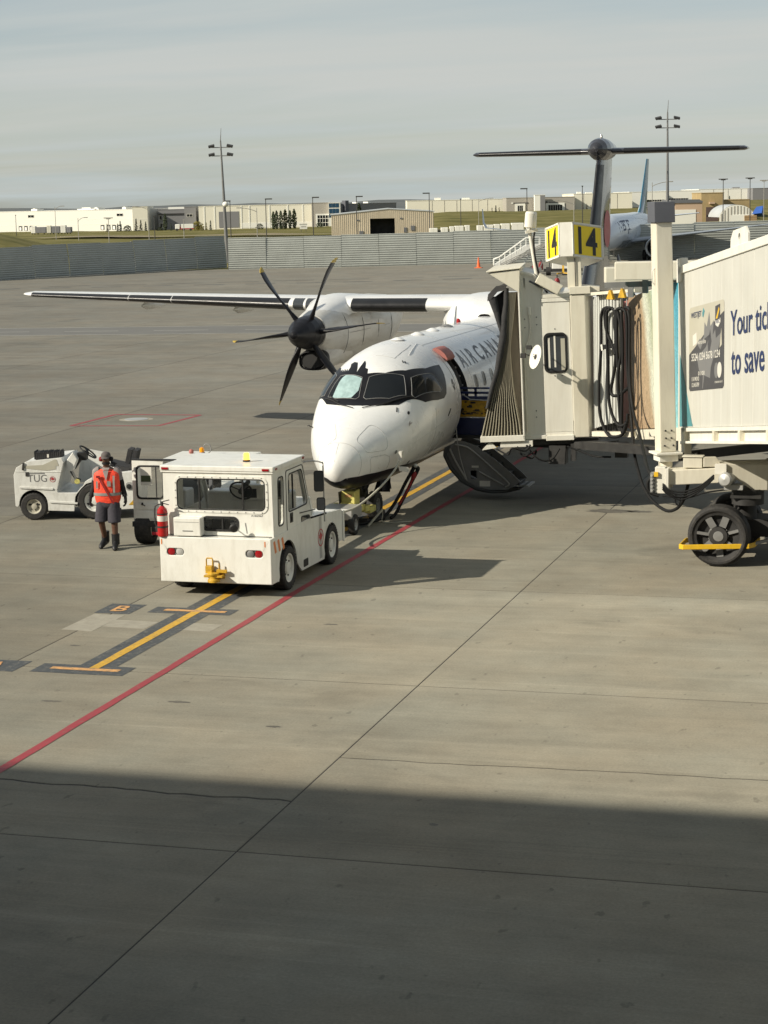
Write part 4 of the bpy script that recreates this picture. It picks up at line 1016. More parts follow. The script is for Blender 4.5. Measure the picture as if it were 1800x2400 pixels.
for s in (-1, 1):
    b = MB(); wing_loft(b, [(s * 1.3, 11.5, 1.9, 5.6, .12), (s * 5, 14.2, 2.35, 3.6, .11), (s * 15, 19.0, 3.35, 1.2, .1), (s * 15.4, 19.6, 3.9, .9, .1), (s * 15.7, 20.6, 5.3, .45, .1)]); b.build('wing', ['jet_grey'], J)
    b = MB(); wing_loft(b, [(s * .4, 27.8, 4.0, 3.2, .1), (s * 5.6, 31.2, 4.4, 1.2, .1)]); b.build('tailplane', ['jet_white'], J)
    e = MB(); e.lathe([(.78, .25), (.86, .08), (.93, 0), (1.0, .12), (1.06, .7), (1.0, 1.8), (.75, 2.9)], (s * 4.2, 9.0, 1.35), (0, 1, 0), 24, 0, True, [1, 1, 0, 0, 0, 0]); en = e.build('engine', ['jet_white', 'steel_light'], J)
    e = MB(); e.lathe([(.78, .2), (.76, 1.0), (.2, 1.0), (.02, .55)], (s * 4.2, 9.0, 1.35), (0, 1, 0), 20, 0, True); e.build('fan', ['aircraft_black'], en)
    b = MB(); b.cyl((s * 2.5, 15, .5), (s * 2.3, 15, 2), .12, n=8); g_ = b.build('main_gear', ['steel_grey'], J)
    for q in (-.25, .25):
        b = MB(); b.cyl((s * 2.5 + q - .16, 15, .5), (s * 2.5 + q + .16, 15, .5), .5, n=16); b.build('wheel', ['rubber'], g_)
b = MB(); wing_loft(b, [(4.2, 24.4, 0, 7.0, .07), (5.1, 26.4, 0, 4.8, .09), (10.25, 31.0, 0, 1.9, .09)], 0, True); b.build('fin', ['jet_teal'], J)
b = MB(); wing_loft(b, [(4.3, 25.4, 0, 2.2, .34), (5.6, 27.6, 0, 1.6, .32), (7.2, 29, 0, .5, .32)], 0, True); b.build('fin_stripe', ['jet_white'], J)
b = MB()
for s in (1,):
    vs, fs = text_mesh('WESTJET', 1, .012)
    x1 = max(v.x for v in vs)
    def onj(v):
        yy = 3.7 + v.x / x1 * 6.6; th = 1.45 - v.y / .72 * .62
        rj = 1.61 + .16 * min((yy - 3.5) / 2.5, 1); return (rj * math.sin(th), yy, 2.75 + .15 * min((yy - 3.5) / 2.5, 1) + rj * math.cos(th))
    b.add([onj(v) for v in vs], fs)
b.build('lettering', ['print_navy'], J, fixn=False)
b = MB(); b.cyl((0, 3.2, .4), (0, 3.2, 1.6), .1, n=8); g_ = b.build('nose_gear', ['steel_grey'], J)
b = MB(); b.cyl((-.3, 3.2, .38), (.3, 3.2, .38), .38, n=14); b.build('wheel', ['rubber'], g_)

# ------------------------------------------------------------------ ground equipment on the far apron
t = thing('passenger_stairs', 'white mobile passenger stairs parked against the pale blast fence', 'stairs', (-27.35, 132.5, 0), .28); t.scale = (.74, .74, .74)
b = MB(); b.plate([(0, .5), (.5, .4), (4.0, 2.75), (5.3, 2.85), (5.3, 3.25), (3.7, 3.2), (-.1, .95)], fr((0, 0, 0), (1, 0, 0), (0, 0, 1)), 1.5); b.build('stair_flight', ['tug_white'], t)
for y in (0, -1.5):
    b = MB(); b.tube([(-.1, y, .9), (-.1, y, 1.6), (.6, y, 1.85), (3.7, y, 4.0), (5.3, y, 4.1), (5.3, y, 3.2)], .05, 6)
    for k in range(6): b.cyl((.6 + k * .62, y, .9 + k * .42), (.6 + k * .62, y, 1.85 + k * .43), .03, n=5)
    b.build('handrail', ['tug_white'], t)
for k in range(9):
    b = MB(); b.box((.4 + k * .4, 0.02, .62 + k * .27), (.75 + k * .4, -1.48, .68 + k * .27)); b.build('step', ['steel_grey'], t)
b = MB(); b.bar((.4, -.2, .45), (5.2, -.2, .45), .2, .2); b.bar((4.6, -.2, .45), (4.2, -.2, 2.7), .15, .15); b.bar((3.0, -.7, .5), (4.6, -.7, 2.6), .12, .12); b.build('chassis', ['tug_white'], t)
for x in (.9, 4.4):
    b = MB(); b.cyl((x, -.1, .32), (x, .15, .32), .32, n=14); b.build('wheel', ['rubber'], t)
t = thing('belt_loader', 'light metal belt loader with a raised ramp left of the antenna pole', 'belt loader', (-25.4, 127.5, 0), .28); t.scale = (.66, .66, .66)
b = MB(); b.bar((-.4, 0, .9), (6.2, 0, 3.9), .9, .16); b.build('conveyor', ['pole_pale'], t)
for y in (-.5, .5):
    b = MB(); b.bar((-.4, y, 1.15), (6.2, y, 4.15), .06, .06); b.bar((-.4, y, 1.35), (6.2, y, 4.35), .05, .05)
    for k in range(10): b.cyl((k * .66 - .3, y, .95 + k * .3), (k * .66 - .3, y, 1.35 + k * .3), .025, n=5)
    b.build('handrail', ['pole_pale'], t)
b = MB(); b.box((.2, -.8, .35), (4.8, .8, .8)); b.bar((4.6, 0, .7), (5.9, 0, 3.6), .14, .14); b.bar((5.9, .4, .1), (5.9, .4, 3.7), .1, .1); b.build('chassis', ['steel_grey'], t)
for x in (.9, 4.0):
    b = MB(); b.cyl((x, -.85, .3), (x, -.6, .3), .3, n=12); b.build('wheel', ['rubber'], t)
t = thing('tow_tractor', 'small white tractor with a yellow tow bar below the gate number sign', 'tractor', (-19.9, 125.4, 0), .2)
b = MB(); b.box((-.9, 0, .5), (.9, 2.4, 1.75)); b.build('body', ['tug_white'], t, .06)
b = MB(); b.box((-1.6, -.1, .3), (1.6, .6, .55)); b.build('bumper', ['steel_dark'], t)
b = MB(); b.bar((0, -.05, 1.7), (0, -1.2, .25), .16, .12); b.bar((0, -1.2, .25), (-.5, -1.5, .2), .1, .1); b.bar((0, -1.2, .25), (.5, -1.5, .2), .1, .1); b.build('tow_bar', ['hitch_yellow'], t)
for x in (-1.2, 1.2):
    b = MB(); b.cyl((x - .2, .2, .35), (x + .2, .2, .35), .35, n=14); b.build('wheel', ['rubber'], t)
def small(name, label, cat, loc, fn, grp=None):
    t = thing(name, label, cat, loc, 0, grp); fn(t); return t
def cone(t):
    b = MB(); b.lathe([(.30, .04), (.18, .08), (.04, 1.0), (.001, 1.0)], (0, 0, 0), (0, 0, 1), 14); b.build('body', ['cone_orange'], t)
    b = MB(); b.lathe([(.125, .42), (.085, .66)], (0, 0, 0), (0, 0, 1), 14); b.build('band', ['warehouse_white'], t)
    b = MB(); b.box((-.34, -.34, 0), (.34, .34, .05)); b.build('base', ['cone_orange'], t)
small('traffic_cone', 'orange traffic cone standing alone on the far apron left of the stairs', 'cone', (-31.6, 144.4, 0), cone)
def drum(t):
    b = MB(); b.lathe([(.28, 0), (.3, .3), (.3, .75), (.18, 1.0), (.001, 1.05)], (0, 0, 0), (0, 0, 1), 14); b.build('body', ['drum_red'], t); t.scale = (.7, .7, .7)
    b = MB(); b.cyl((0, 0, 1.0), (0, 0, 1.3), .06, n=8); b.bar((0, 0, 1.2), (.35, 0, 1.1), .05, .05); b.build('valve', ['steel_dark'], t)
small('wheeled_extinguisher', 'red extinguisher drum just right of the white antenna pole', 'fire extinguisher', (-23.4, 130.6, 0), drum, 'red extinguishers on the far apron')
small('wheeled_extinguisher', 'small red extinguisher farther back, left of the white tow tractor', 'fire extinguisher', (-24.4, 138.2, 0), drum, 'red extinguishers on the far apron')
small('wheeled_extinguisher', 'red extinguisher nearest the jet bridge, beside the tilted floodlight box', 'fire extinguisher', (-15.9, 102.6, 0), drum, 'red extinguishers on the far apron')
# ------------------------------------------------------------------ turboprop aircraft
def pchip(xs,ys):
    n=len(xs);h=[xs[i+1]-xs[i] for i in range(n-1)];d=[(ys[i+1]-ys[i])/h[i] for i in range(n-1)]
    m=[0.0]*n;m[0]=d[0];m[-1]=d[-1]
    for i in range(1,n-1):
        if d[i-1]*d[i]<=0:m[i]=0.0
        else:
            w1=2*h[i]+h[i-1];w2=h[i]+2*h[i-1];m[i]=(w1+w2)/(w1/d[i-1]+w2/d[i])
    def f(x):
        if x<=xs[0]:return ys[0]
        if x>=xs[-1]:return ys[-1]
        lo=0
        while x>xs[lo+1]:lo+=1
        t=(x-xs[lo])/h[lo];a=h[lo]
        return ys[lo]*(1+2*t)*(1-t)**2+m[lo]*a*t*(1-t)**2+ys[lo+1]*t*t*(3-2*t)+m[lo+1]*a*t*t*(t-1)
    return f
FST=[0,.03,.1,.3,.6,1.0,1.5,1.85,2.35,3.0,4.0,4.8,6,21,23,25,27,29,30.5,31.6]
_s=[math.sqrt(v) for v in FST]
fA=pchip(_s,[0,.11,.22,.39,.57,.76,.95,1.055,1.175,1.28,1.335,1.345,1.345,1.345,1.30,1.16,.92,.60,.36,.1])
fT=pchip(_s,[1.28,1.43,1.55,1.74,1.92,2.09,2.27,2.42,2.90,3.2,3.39,3.445,3.445,3.445,3.44,3.42,3.38,3.3,3.2,3.05])
fB=pchip(_s,[1.28,1.13,1.02,.90,.82,.775,.755,.745,.735,.735,.735,.735,.735,.735,.86,1.15,1.6,2.1,2.5,2.85])
fZ=pchip(_s,[1.28,1.29,1.31,1.36,1.42,1.50,1.62,1.72,1.83,1.95,2.06,2.1,2.1,2.1,2.15,2.3,2.5,2.7,2.85,2.95])
def fus(st,th,off=0.0):
    s=math.sqrt(max(st,0));a=fA(s);zc=fZ(s);b=(fT(s)-zc) if math.cos(th)>=0 else (zc-fB(s))
    x=a*math.sin(th);z=zc+b*math.cos(th)
    if off:
        e=.01
        p0=fus(max(st-e,0),th);p1=fus(st+e,th);q0=fus(st,th-e);q1=fus(st,th+e)
        u=[p1[i]-p0[i] for i in range(3)];v=[q1[i]-q0[i] for i in range(3)]
        n=[u[1]*v[2]-u[2]*v[1],u[2]*v[0]-u[0]*v[2],u[0]*v[1]-u[1]*v[0]]
        L=math.sqrt(sum(c*c for c in n)) or 1
        n=[c/L for c in n]
        if n[0]*x+n[2]*(z-zc)<0:n=[-c for c in n]
        return (x+n[0]*off,st+n[1]*off,z+n[2]*off)
    return (x,st,z)

AC = thing('turboprop_airliner', 'white high wing turboprop airliner with black propeller at the jet bridge', 'airplane', (0, 0, 0))
def fpatch(name, poly, off, mt, parent, step=.09, build=True):
    K = 1.25
    P = [Vector((p[0], p[1] * K)) for p in poly]; D_ = []
    for a, b in zip(P, P[1:] + P[:1]):
        n = max(1, int((b - a).length / step))
        for i in range(n): D_.append(a + (b - a) * (i / n))
    def inside(x, y):
        c = False; j = len(D_) - 1
        for i in range(len(D_)):
            if (D_[i].y > y) != (D_[j].y > y) and x < (D_[j].x - D_[i].x) * (y - D_[i].y) / (D_[j].y - D_[i].y) + D_[i].x: c = not c
            j = i
        return c
    x0 = min(p.x for p in D_); x1 = max(p.x for p in D_); y0 = min(p.y for p in D_); y1 = max(p.y for p in D_)
    pts = list(D_); nx = int((x1 - x0) / step) + 1; ny = int((y1 - y0) / step) + 1
    for i in range(nx):
        for j in range(ny):
            x = x0 + (i + .5) * step; y = y0 + (j + .5) * step
            if inside(x, y) and min((Vector((x, y)) - d).length for d in D_) > step * .35: pts.append(Vector((x, y)))
    r = geometry.delaunay_2d_cdt(pts, [], [list(range(len(D_)))], 1, 1e-5)
    b = MB(); b.add([fus(max(v.x, .0005), v.y / K, off) for v in r[0]], [tuple(f) for f in r[2]], 0, True)
    return b.build(name, [mt], parent) if build else b
def fline(name, pts, off, rad, mt, parent, closed=False, step=.08):
    Q = []
    pp = pts + ([pts[0]] if closed else [])
    for a, b in zip(pp[:-1], pp[1:]):
        n = max(1, int(math.hypot(b[0] - a[0], b[1] - a[1]) / step))
        for i in range(n): Q.append((a[0] + (b[0] - a[0]) * i / n, a[1] + (b[1] - a[1]) * i / n))
    Q.append(pp[-1])
    b = MB(); b.tube([fus(max(q[0], .0005), q[1], off) for q in Q], rad, 5)
    return b.build(name, [mt], parent)
# fuselage skin with the forward door left open
DS0, DS1, DT0, DT1 = 4.84, 5.50, .74, 2.10
sts = [.0008, .006, .02, .05, .1, .17, .26, .37, .5, .65, .82, 1.0, 1.2, 1.4, 1.6, 1.75, 1.85, 1.95, 2.05, 2.15, 2.25, 2.35, 2.5, 2.7, 2.95, 3.25, 3.6, 4.0, 4.4, DS0, 5.0, 5.25, DS1, 5.9, 6.6, 8, 10, 12, 14, 16, 18, 20, 21, 22, 23, 24, 25, 26, 27, 28, 29, 29.8, 30.5, 31.1, 31.6]
ths = sorted(set([round(-PI + 2 * PI * k / 64, 5) for k in range(64)] + [DT0, DT1]))
b = MB(); vs = [fus(s, th) for s in sts for th in ths]; n = len(ths); fs = []
for i in range(len(sts) - 1):
    for j in range(n):
        k = (j + 1) % n
        if DS0 - .01 <= sts[i] and sts[i + 1] <= DS1 + .01 and DT0 - .001 <= ths[j] and ths[k] <= DT1 + .001 and k: continue
        fs.append((i * n + j, i * n + k, (i + 1) * n + k, (i + 1) * n + j))
b.add(vs, fs, 0, True)
b.add([fus(.0008, th) for th in ths], [tuple(range(n))], 0, True); b.add([fus(31.6, th) for th in ths], [tuple(range(n))], 0, True)
b.build('fuselage', ['aircraft_white'], AC)
# door jamb and dark cabin behind it
b = MB()
dth = [th for th in ths if DT0 - .001 <= th <= DT1 + .001]
for s, mi in ((DS0, 0), (DS1, 1)):
    o_ = [fus(s, th) for th in dth]; i_ = [(p[0] - .30 * math.sin(t), p[1], p[2] - .12 * math.cos(t)) for p, t in zip(o_, dth)]
    m_ = [(p[0] - .11 * math.sin(t), p[1], p[2] - .05 * math.cos(t)) for p, t in zip(o_, dth)]
    b.loft([o_, m_], 1, False, False, closed=False); b.loft([m_, i_], 0, False, False, closed=False)
for th in (DT0, DT1):
    o_ = [fus(s, th) for s in (DS0, DS1)]; i_ = [(p[0] - .30 * math.sin(th), p[1], p[2] - .12 * math.cos(th)) for p in o_]
    b.loft([o_, i_], 1, False, False, closed=False)
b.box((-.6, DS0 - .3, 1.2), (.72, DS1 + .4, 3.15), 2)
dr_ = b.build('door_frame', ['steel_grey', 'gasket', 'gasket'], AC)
b = MB()
for k in range(6):
    th = DT0 + .12 + k * .16; p = fus(DS1, th); b.sphere((p[0] - .1 * math.sin(th), p[1] - .012, p[2] - .05 * math.cos(th)), .022, 8, 6)
b.build('latch_stud', ['steel_light'], dr_)
b = MB()
pad = [fus(s, th, .05) for th in (.60, .66, .72, .80, .86) for s in (4.82, 5.35)]
rg = []
for th, o_ in ((.58, .02), (.62, .07), (.70, .09), (.78, .09), (.86, .06), (.87, .0)):
    rg.append([fus(4.80, th, o_), fus(5.0, th, o_ + .012), fus(5.3, th, o_ + .012), fus(5.46, th, o_)])
b.loft(rg, 0, True, False, closed=False)
b.loft([[r[0] for r in rg], [fus(4.80, th, -.01) for th in (.58, .62, .70, .78, .86, .87)]], 0, False, False, closed=False)
b.loft([[r[-1] for r in rg], [fus(5.46, th, -.01) for th in (.58, .62, .70, .78, .86, .87)]], 0, False, False, closed=False)
b.build('door_edge_pad', ['pad_pink'], AC)
# painted black areas and flight deck glazing
mask = [(1.68, .097), (1.78, .398), (2.0, .767), (2.63, 1.191), (3.2, 1.31), (3.58, 1.352), (3.8, 1.31), (3.95, 1.20), (4.14, 1.038), (4.24, .864), (3.48, .785), (2.83, .578), (2.47, .299), (2.38, .003), (2.52, -.02), (2.56, -.076), (2.72, -.10), (2.86, -.146), (2.70, -.165), (2.62, -.18), (2.45, -.205), (2.66, -.234), (2.84, -.27), (2.93, -.346), (2.88, -.395), (2.72, -.375), (2.58, -.40), (2.70, -.425), (2.60, -.445), (2.74, -.465), (2.64, -.49), (2.78, -.50), (2.68, -.53), (2.83, -.551), (2.76, -.58), (3.0, -.62), (3.48, -.785), (4.24, -.864), (4.14, -1.04), (3.86, -1.28), (3.58, -1.35), (2.63, -1.19), (2.0, -.77), (1.78, -.40), (1.68, -.097)]
fpatch('windscreen_surround', mask, .004, 'aircraft_black', AC, .07)
for nm, pl, mt in (('windscreen_pane', [(1.93, .045), (2.29, .062), (2.63, .60), (2.24, .82), (2.01, .535), (1.89, .102)], 'glass_dark'),
                   ('windscreen_pane', [(1.93, -.045), (2.28, -.06), (2.52, -.52), (2.13, -.74), (2.0, -.53), (1.89, -.10)], 'glass_dark'),
                   ('side_pane', [(2.72, .72), (3.46, .892), (3.58, .96), (3.62, 1.20), (3.46, 1.227), (2.38, .99), (2.36, .911)], 'glass_dark'),
                   ('side_pane', [(2.62, -.62), (3.46, -.892), (3.6, -.96), (3.62, -1.2), (3.46, -1.227), (2.38, -.99), (2.25, -.86)], 'glass_dark')):
    f = fpatch(nm, pl, .009, mt, AC, .07)
    fline('pane_frame', pl, .010, .0075, 'steel_grey', f, True)
fpatch('sunshade', [(1.93, -.20), (2.05, -.082), (2.15, -.072), (2.26, -.066), (2.45, -.41), (2.40, -.47), (2.10, -.60), (2.05, -.62), (2.0, -.50), (1.95, -.34)], .0135, 'sunshade', AC, .05)
belly = [(.10, 2.8), (.13, 2.35), (.25, 2.19), (.57, 2.10), (1.21, 2.13), (2.25, 2.27), (3.6, 2.42), (4.7, 2.47), (9, 2.62), (14, 2.8), (14, 2 * PI - 2.8), (9, 2 * PI - 2.62), (4.7, 2 * PI - 2.47), (3.6, 2 * PI - 2.42), (2.25, 2 * PI - 2.27), (1.21, 2 * PI - 2.13), (.57, 2 * PI - 2.10), (.25, 2 * PI - 2.19), (.13, 2 * PI - 2.35), (.10, 2 * PI - 2.8)]
fpatch('belly_paint', belly, .004, 'aircraft_black', AC, .12)
SM = 'seam_grey'
fline('panel_seam', rpoly([(.50, .58), (1.10, .545), (1.14, .825), (1.11, 1.276), (1.02, 1.514), (.52, 1.30)], .16, 5), .0003, .0042, SM, AC, True)
fline('panel_seam', [(.66, 2.08), (.585, 1.60), (.62, 1.53), (.98, 1.63), (1.13, 1.75), (1.16, 1.90), (1.16, 2.1)], .0003, .004, SM, AC)
fline('panel_seam', [(1.0, -.371), (.50, -.19), (.43, -.19), (.33, -.54)], .0003, .004, SM, AC)
fline('radome_seam', [(.32 + .06 * abs(math.sin(a)), a) for a in [-2.1 + 4.2 * k / 40 for k in range(41)]], .0005, .004, SM, AC)
fline('lightning_strip', [(.03, .06), (.30, .04)], .0005, .0035, SM, AC)
for s_ in (6.05, 8.2, 10.4): fline('skin_seam', [(s_, -1.2), (s_, 2.3)], .0002, .0028, SM, AC)
for t_ in (.42, 1.60, -.42): fline('skin_seam', [(4.6 if t_ < 1 else 5.6, t_), (12.5, t_)], .0002, .0026, SM, AC, step=.3)
fline('skin_seam', [(2.0, 1.75), (3.0, 1.72), (4.6, 1.70)], .0002, .003, SM, AC); fline('skin_seam', [(3.0, 1.40), (3.0, 2.3)], .0002, .003, SM, AC)
fline('door_seam', [(4.62, .60), (4.62, 2.05)], .0005, .004, SM, AC)
fline('roof_seam', [(3.1, -.02), (3.1, .30), (3.9, .32), (4.3, .30)], .0003, .0035, SM, AC)
fline('roof_seam', [(3.55, .44), (4.6, .34)], .003, .008, 'aircraft_white', AC)
for s_, t_, a_, l_ in ((1.84, .80, .5, .09), (3.77, 1.66, 1.2, .17), (3.06, .46, 1.4, .06), (3.08, .50, 1.4, .06)):
    fline('vent_slot', [(s_, t_), (s_ + l_, t_ - l_ * .5)], .004, .012, 'gasket', AC)
def fdisc(name, s_, t_, r_, mt, off=.006):
    k_ = 1.0
    return fpatch(name, [(s_ + r_ * math.cos(a), t_ + r_ * math.sin(a)) for a in [2 * PI * i / 14 for i in range(14)]], off, mt, AC, .05)
fdisc('static_port', 2.02, 1.047, .035, 'gasket'); fdisc('static_port', 2.10, 2.203, .04, 'steel_dark'); fdisc('access_plate', 1.31, 1.70, .045, 'steel_grey')
for k in range(5):                                              # small star shaped mark behind the side window
    a = 2 * PI * k / 5
    fpatch('emblem_ray', [(4.44 + .09 * math.cos(a - .5), 1.25 + .10 * math.sin(a - .5)), (4.44 + .09 * math.cos(a + .5), 1.25 + .10 * math.sin(a + .5)), (4.44 + .02 * math.cos(a), 1.25 + .02 * math.sin(a))], .004, 'print_charcoal', AC, .05)
# probe on the left cheek, wipers, aerials
b = MB(); p = fus(1.89, 1.241, 0); q = fus(1.89, 1.241, .06); b.cyl(p, q, .02, .015, 8); b.cyl(q, (q[0] + .01, q[1] - .12, q[2]), .014, .01, 8); b.plate(circ(0, 0, .055, 12), fr(fus(1.89, 1.241, .003), (0, 1, 0), (0, 0, 1)), .004); b.build('air_data_probe', ['steel_grey'], AC)
b = MB(); p = fus(1.7, -1.25, 0); q = fus(1.7, -1.25, .10); b.cyl(p, q, .012, .01, 6); b.cyl((q[0], q[1] + .04, q[2]), (q[0], q[1] - .07, q[2]), .01, .008, 6); b.build('air_data_probe', ['steel_dark'], AC)
for pl in ([(1.58, .12), (1.85, .47), (2.12, .76), (2.31, .93)], [(1.56, -.07), (1.75, -.36), (1.97, -.583), (2.13, -.80)]):
    w_ = fline('wiper', pl, .022, .010, 'steel_dark', AC)
    fline('wiper_blade', [pl[1], pl[2], pl[3]] if pl[0][1] > 0 else [(1.88, -.44), (2.03, -.60), (2.15, -.70)], .035, .011, 'gasket', w_)
b = MB(); wing_loft(b, [(3.40, 9.55, 0, .30, .10), (3.86, 9.80, 0, .16, .10)], 0, True); b.build('blade_aerial', ['aircraft_white'], AC)
for y_ in (4.6, 6.2, 7.5, 8.8):
    b = MB(); b.lathe([(.16, 0), (.13, .02), (.05, .055), (.001, .06)], fus(y_, .02), (0, 0, 1), 12); b.build('roof_aerial', ['aircraft_white' if y_ != 8.8 else 'steel_grey'], AC)
b = MB(); b.cyl((0, 8.64, 3.44), (0, 8.64, 3.58), .012, .006, 6); b.build('roof_aerial', ['steel_grey'], AC)
b = MB(); b.lathe([(.07, 0), (.07, .05), (.04, .1), (.001, .11)], (-.1, 10.4, 3.43), (0, 0, 1), 12); b.build('beacon', ['red_ext'], AC)
b = MB(); wing_loft(b, [(.74, .62, -.12, .28, .10), (.50, .70, -.13, .16, .10)], 0, True); b.build('belly_aerial', ['steel_dark'], AC)
# cabin windows, title lettering
for side in (1, -1):
    for k in range(21):
        s0 = 6.36 + k * .76
        poly = rr(s0 - .12, 1.24, s0 + .12, 1.455, .085, 4)
        if side < 0: poly = [(p[0], -p[1]) for p in poly]
        f = fpatch('cabin_window', poly, .003, 'window_grey', AC, .12)
        if side > 0 and k < 8: fline('window_frame', rr(s0 - .135, 1.228, s0 + .135, 1.467, .09, 4), .002, .008, 'steel_light', f, True)
b = MB()
for ch_, s0, s1 in (('A', 5.77, 6.25), ('I', 6.42, 6.50), ('R', 6.80, 7.16), ('C', 7.46, 7.92), ('A', 8.10, 8.58), ('N', 8.84, 9.22), ('A', 9.44, 9.92), ('D', 10.30, 10.74), ('A', 10.94, 11.42)):
    vs, fs = text_mesh(ch_, 1, .022)
    x0 = min(v.x for v in vs); x1 = max(v.x for v in vs); y0 = min(v.y for v in vs); y1 = max(v.y for v in vs)
    bm = bmesh.new(); bv = [bm.verts.new((v.x - x0, v.y - y0, 0)) for v in vs]
    for f in fs:
        try: bm.faces.new([bv[i] for i in f])
        except ValueError: pass
    bmesh.ops.subdivide_edges(bm, edges=[e for e in bm.edges if e.calc_length() > .12], cuts=4, use_grid_fill=False)
    bmesh.ops.triangulate(bm, faces=bm.faces)
    bm.verts.index_update()
    def lp(v):
        st = s0 + v.co.x / (x1 - x0) * (s1 - s0); tp = .768 - .014 * (s0 - 5.8); bt = 1.072 - .011 * (s0 - 5.8)
        return fus(st, bt + (tp - bt) * v.co.y / (y1 - y0), .004)
    b.add([lp(v) for v in bm.verts], [tuple(v.index for v in f.verts) for f in bm.faces], 0, True); bm.free()
b.build('lettering', ['letter_grey'], AC, fixn=False)
# wings
def wprof(lim=None, grow=0.0):
    xs = [0, .004, .015, .035, .06, .085, .13, .2, .32, .48, .66, .84, 1] if lim is None else [0, .004, .015, .035, .06, lim]
    y = lambda x: 1.4845 * math.sqrt(x) - .63 * x - 1.758 * x * x + 1.4215 * x ** 3 - .5075 * x ** 4
    up = [(x, y(x) * .5) for x in xs]; lo = [(x, -y(x) * .38) for x in xs]
    return up, lo
WS = [(0.0, 13.72, 3.64, 2.95, .36), (4.4, 13.56, 3.67, 2.90, .35), (5.6, 13.72, 3.70, 2.75, .33), (14.0, 15.55, 3.93, 1.45, .25), (14.24, 15.75, 3.945, 1.1, .16)]
def wsec(x):
    for a, c in zip(WS[:-1], WS[1:]):
        if a[0] <= x <= c[0]:
            f = (x - a[0]) / (c[0] - a[0]); return [x] + [a[i] + (c[i] - a[i]) * f for i in range(1, 5)]
    return list(WS[-1])
for side in (-1, 1):
    b = MB(); rings = []
    for w_ in WS:
        up, lo = wprof(); pr = up + lo[-2:0:-1]
        rings.append([(side * w_[0], w_[1] + p[0] * w_[3], w_[2] + p[1] * w_[3] * w_[4]) for p in pr])
    b.loft(rings, 0, True); wg = b.build('wing', ['aircraft_white'], AC)
    for x0_, x1_, mt in ((1.78, 3.78, 'boot_rubber'), (4.75, 5.05, 'nacelle_white'), (5.12, 5.42, 'nacelle_white'), (5.55, 9.2, 'boot_rubber'), (9.22, 10.6, 'boot_rubber'), (10.62, 13.9, 'boot_rubber')):
        b = MB(); rings = []
        for k in range(7):
            w_ = wsec(x0_ + (x1_ - x0_) * k / 6); up, lo = wprof(.088)
            pr = up[::-1] + lo[1:]
            g_ = .006
            rings.append([(side * w_[0], w_[1] + p[0] * w_[3] - g_, w_[2] + p[1] * w_[3] * w_[4] * 1.03) for p in pr])
        b.loft(rings, 0, True, False, closed=False); b.build('de_icing_boot', ['boot_rubber' if mt == 'boot_rubber' else 'window_grey'], wg)
    for x_ in (7.6, 10.6):
        b = MB(); c_ = wsec(x_); b.loft([[(side * x_ + .09 * math.cos(a) * q, c_[1] + y_, c_[2] - .25 + .12 * math.sin(a) * q) for a in [2 * PI * i / 10 for i in range(10)]] for y_, q in ((.9, .1), (1.3, 1), (2.2, 1), (3.0, .1))], 0, True); b.build('flap_fairing', ['aircraft_white'], wg)
    # nacelle
    X0 = side * 4.4
    b = MB(); rings = []
    for yy, zc, hw, up, dn in ((12.02, 3.10, .43, .43, .42), (12.3, 3.08, .50, .54, .52), (12.8, 3.05, .58, .66, .66), (13.4, 3.02, .64, .76, .80), (14.2, 3.0, .68, .82, .88), (15.5, 3.0, .70, .84, .90), (17.3, 3.02, .69, .80, .86), (18.6, 3.12, .56, .62, .66), (19.6, 3.2, .36, .40, .4), (20.4, 3.28, .08, .08, .08)):
        rings.append([(X0 + hw * math.copysign(abs(math.sin(a)) ** .85, math.sin(a)), yy, zc + (up if math.cos(a) > 0 else dn) * math.copysign(abs(math.cos(a)) ** .85, math.cos(a))) for a in [2 * PI * k / 36 for k in range(36)]])
    b.loft(rings, 0, True)
    nc = b.build('engine_nacelle', ['nacelle_white'], AC)
    b = MB(); rings = []
    for yy, w_, z0, z1 in ((12.25, .34, 3.45, 3.60), (13.0, .46, 3.60, 3.80), (13.7, .60, 3.72, 3.93), (14.6, .70, 3.74, 3.97), (16.4, .66, 3.70, 3.86), (17.4, .5, 3.6, 3.74)):
        rings.append([(X0 + w_ * math.cos(a), yy, z0 - .25 + (z1 - z0 + .25) * math.sin(a) ** .6) for a in [PI * k / 12 for k in range(13)]])
    b.loft(rings, 0, True, False, closed=False); b.build('nacelle_top', ['aircraft_white'], nc)
    b = MB(); b.tube([(X0 - side * .69, y_, 3.0) for y_ in (13.3, 14, 17)], .006, 4); 
    for y_ in (13.2, 14.5, 15.9, 17.2):
        q = [(X0 + .715 * math.sin(a), y_, 3.0 + (.86 if math.cos(a) > 0 else .925) * math.cos(a)) for a in [.5 + 2.4 * k / 14 for k in range(15)]]
        q = [(X0 + (p_[0] - X0) * (.93 if y_ < 13.5 else .985), p_[1], 3 + (p_[2] - 3) * (.9 if y_ < 13.5 else .985)) for p_ in q]
        b.tube(q, .008, 4)
    b.build('cowl_seam', ['steel_grey'], nc)
    # chin intake
    xi = X0 - side * .06
    b = MB(); rings = []
    for yy, w_, hu, hd, zc in ((12.02, .33, .20, .20, 2.37), (11.94, .35, .225, .225, 2.37), (12.02, .375, .25, .25, 2.37), (12.25, .385, .27, .27, 2.38)):
        rings.append([(xi + w_ * math.copysign(abs(math.cos(a)) ** .7, math.cos(a)), yy, zc + hu * math.copysign(abs(math.sin(a)) ** .7, math.sin(a))) for a in [2 * PI * k / 28 for k in range(28)]])
    b.loft(rings, 0, True, False); lip = b.build('intake_lip', ['aircraft_black'], nc)
    b = MB(); rings = []
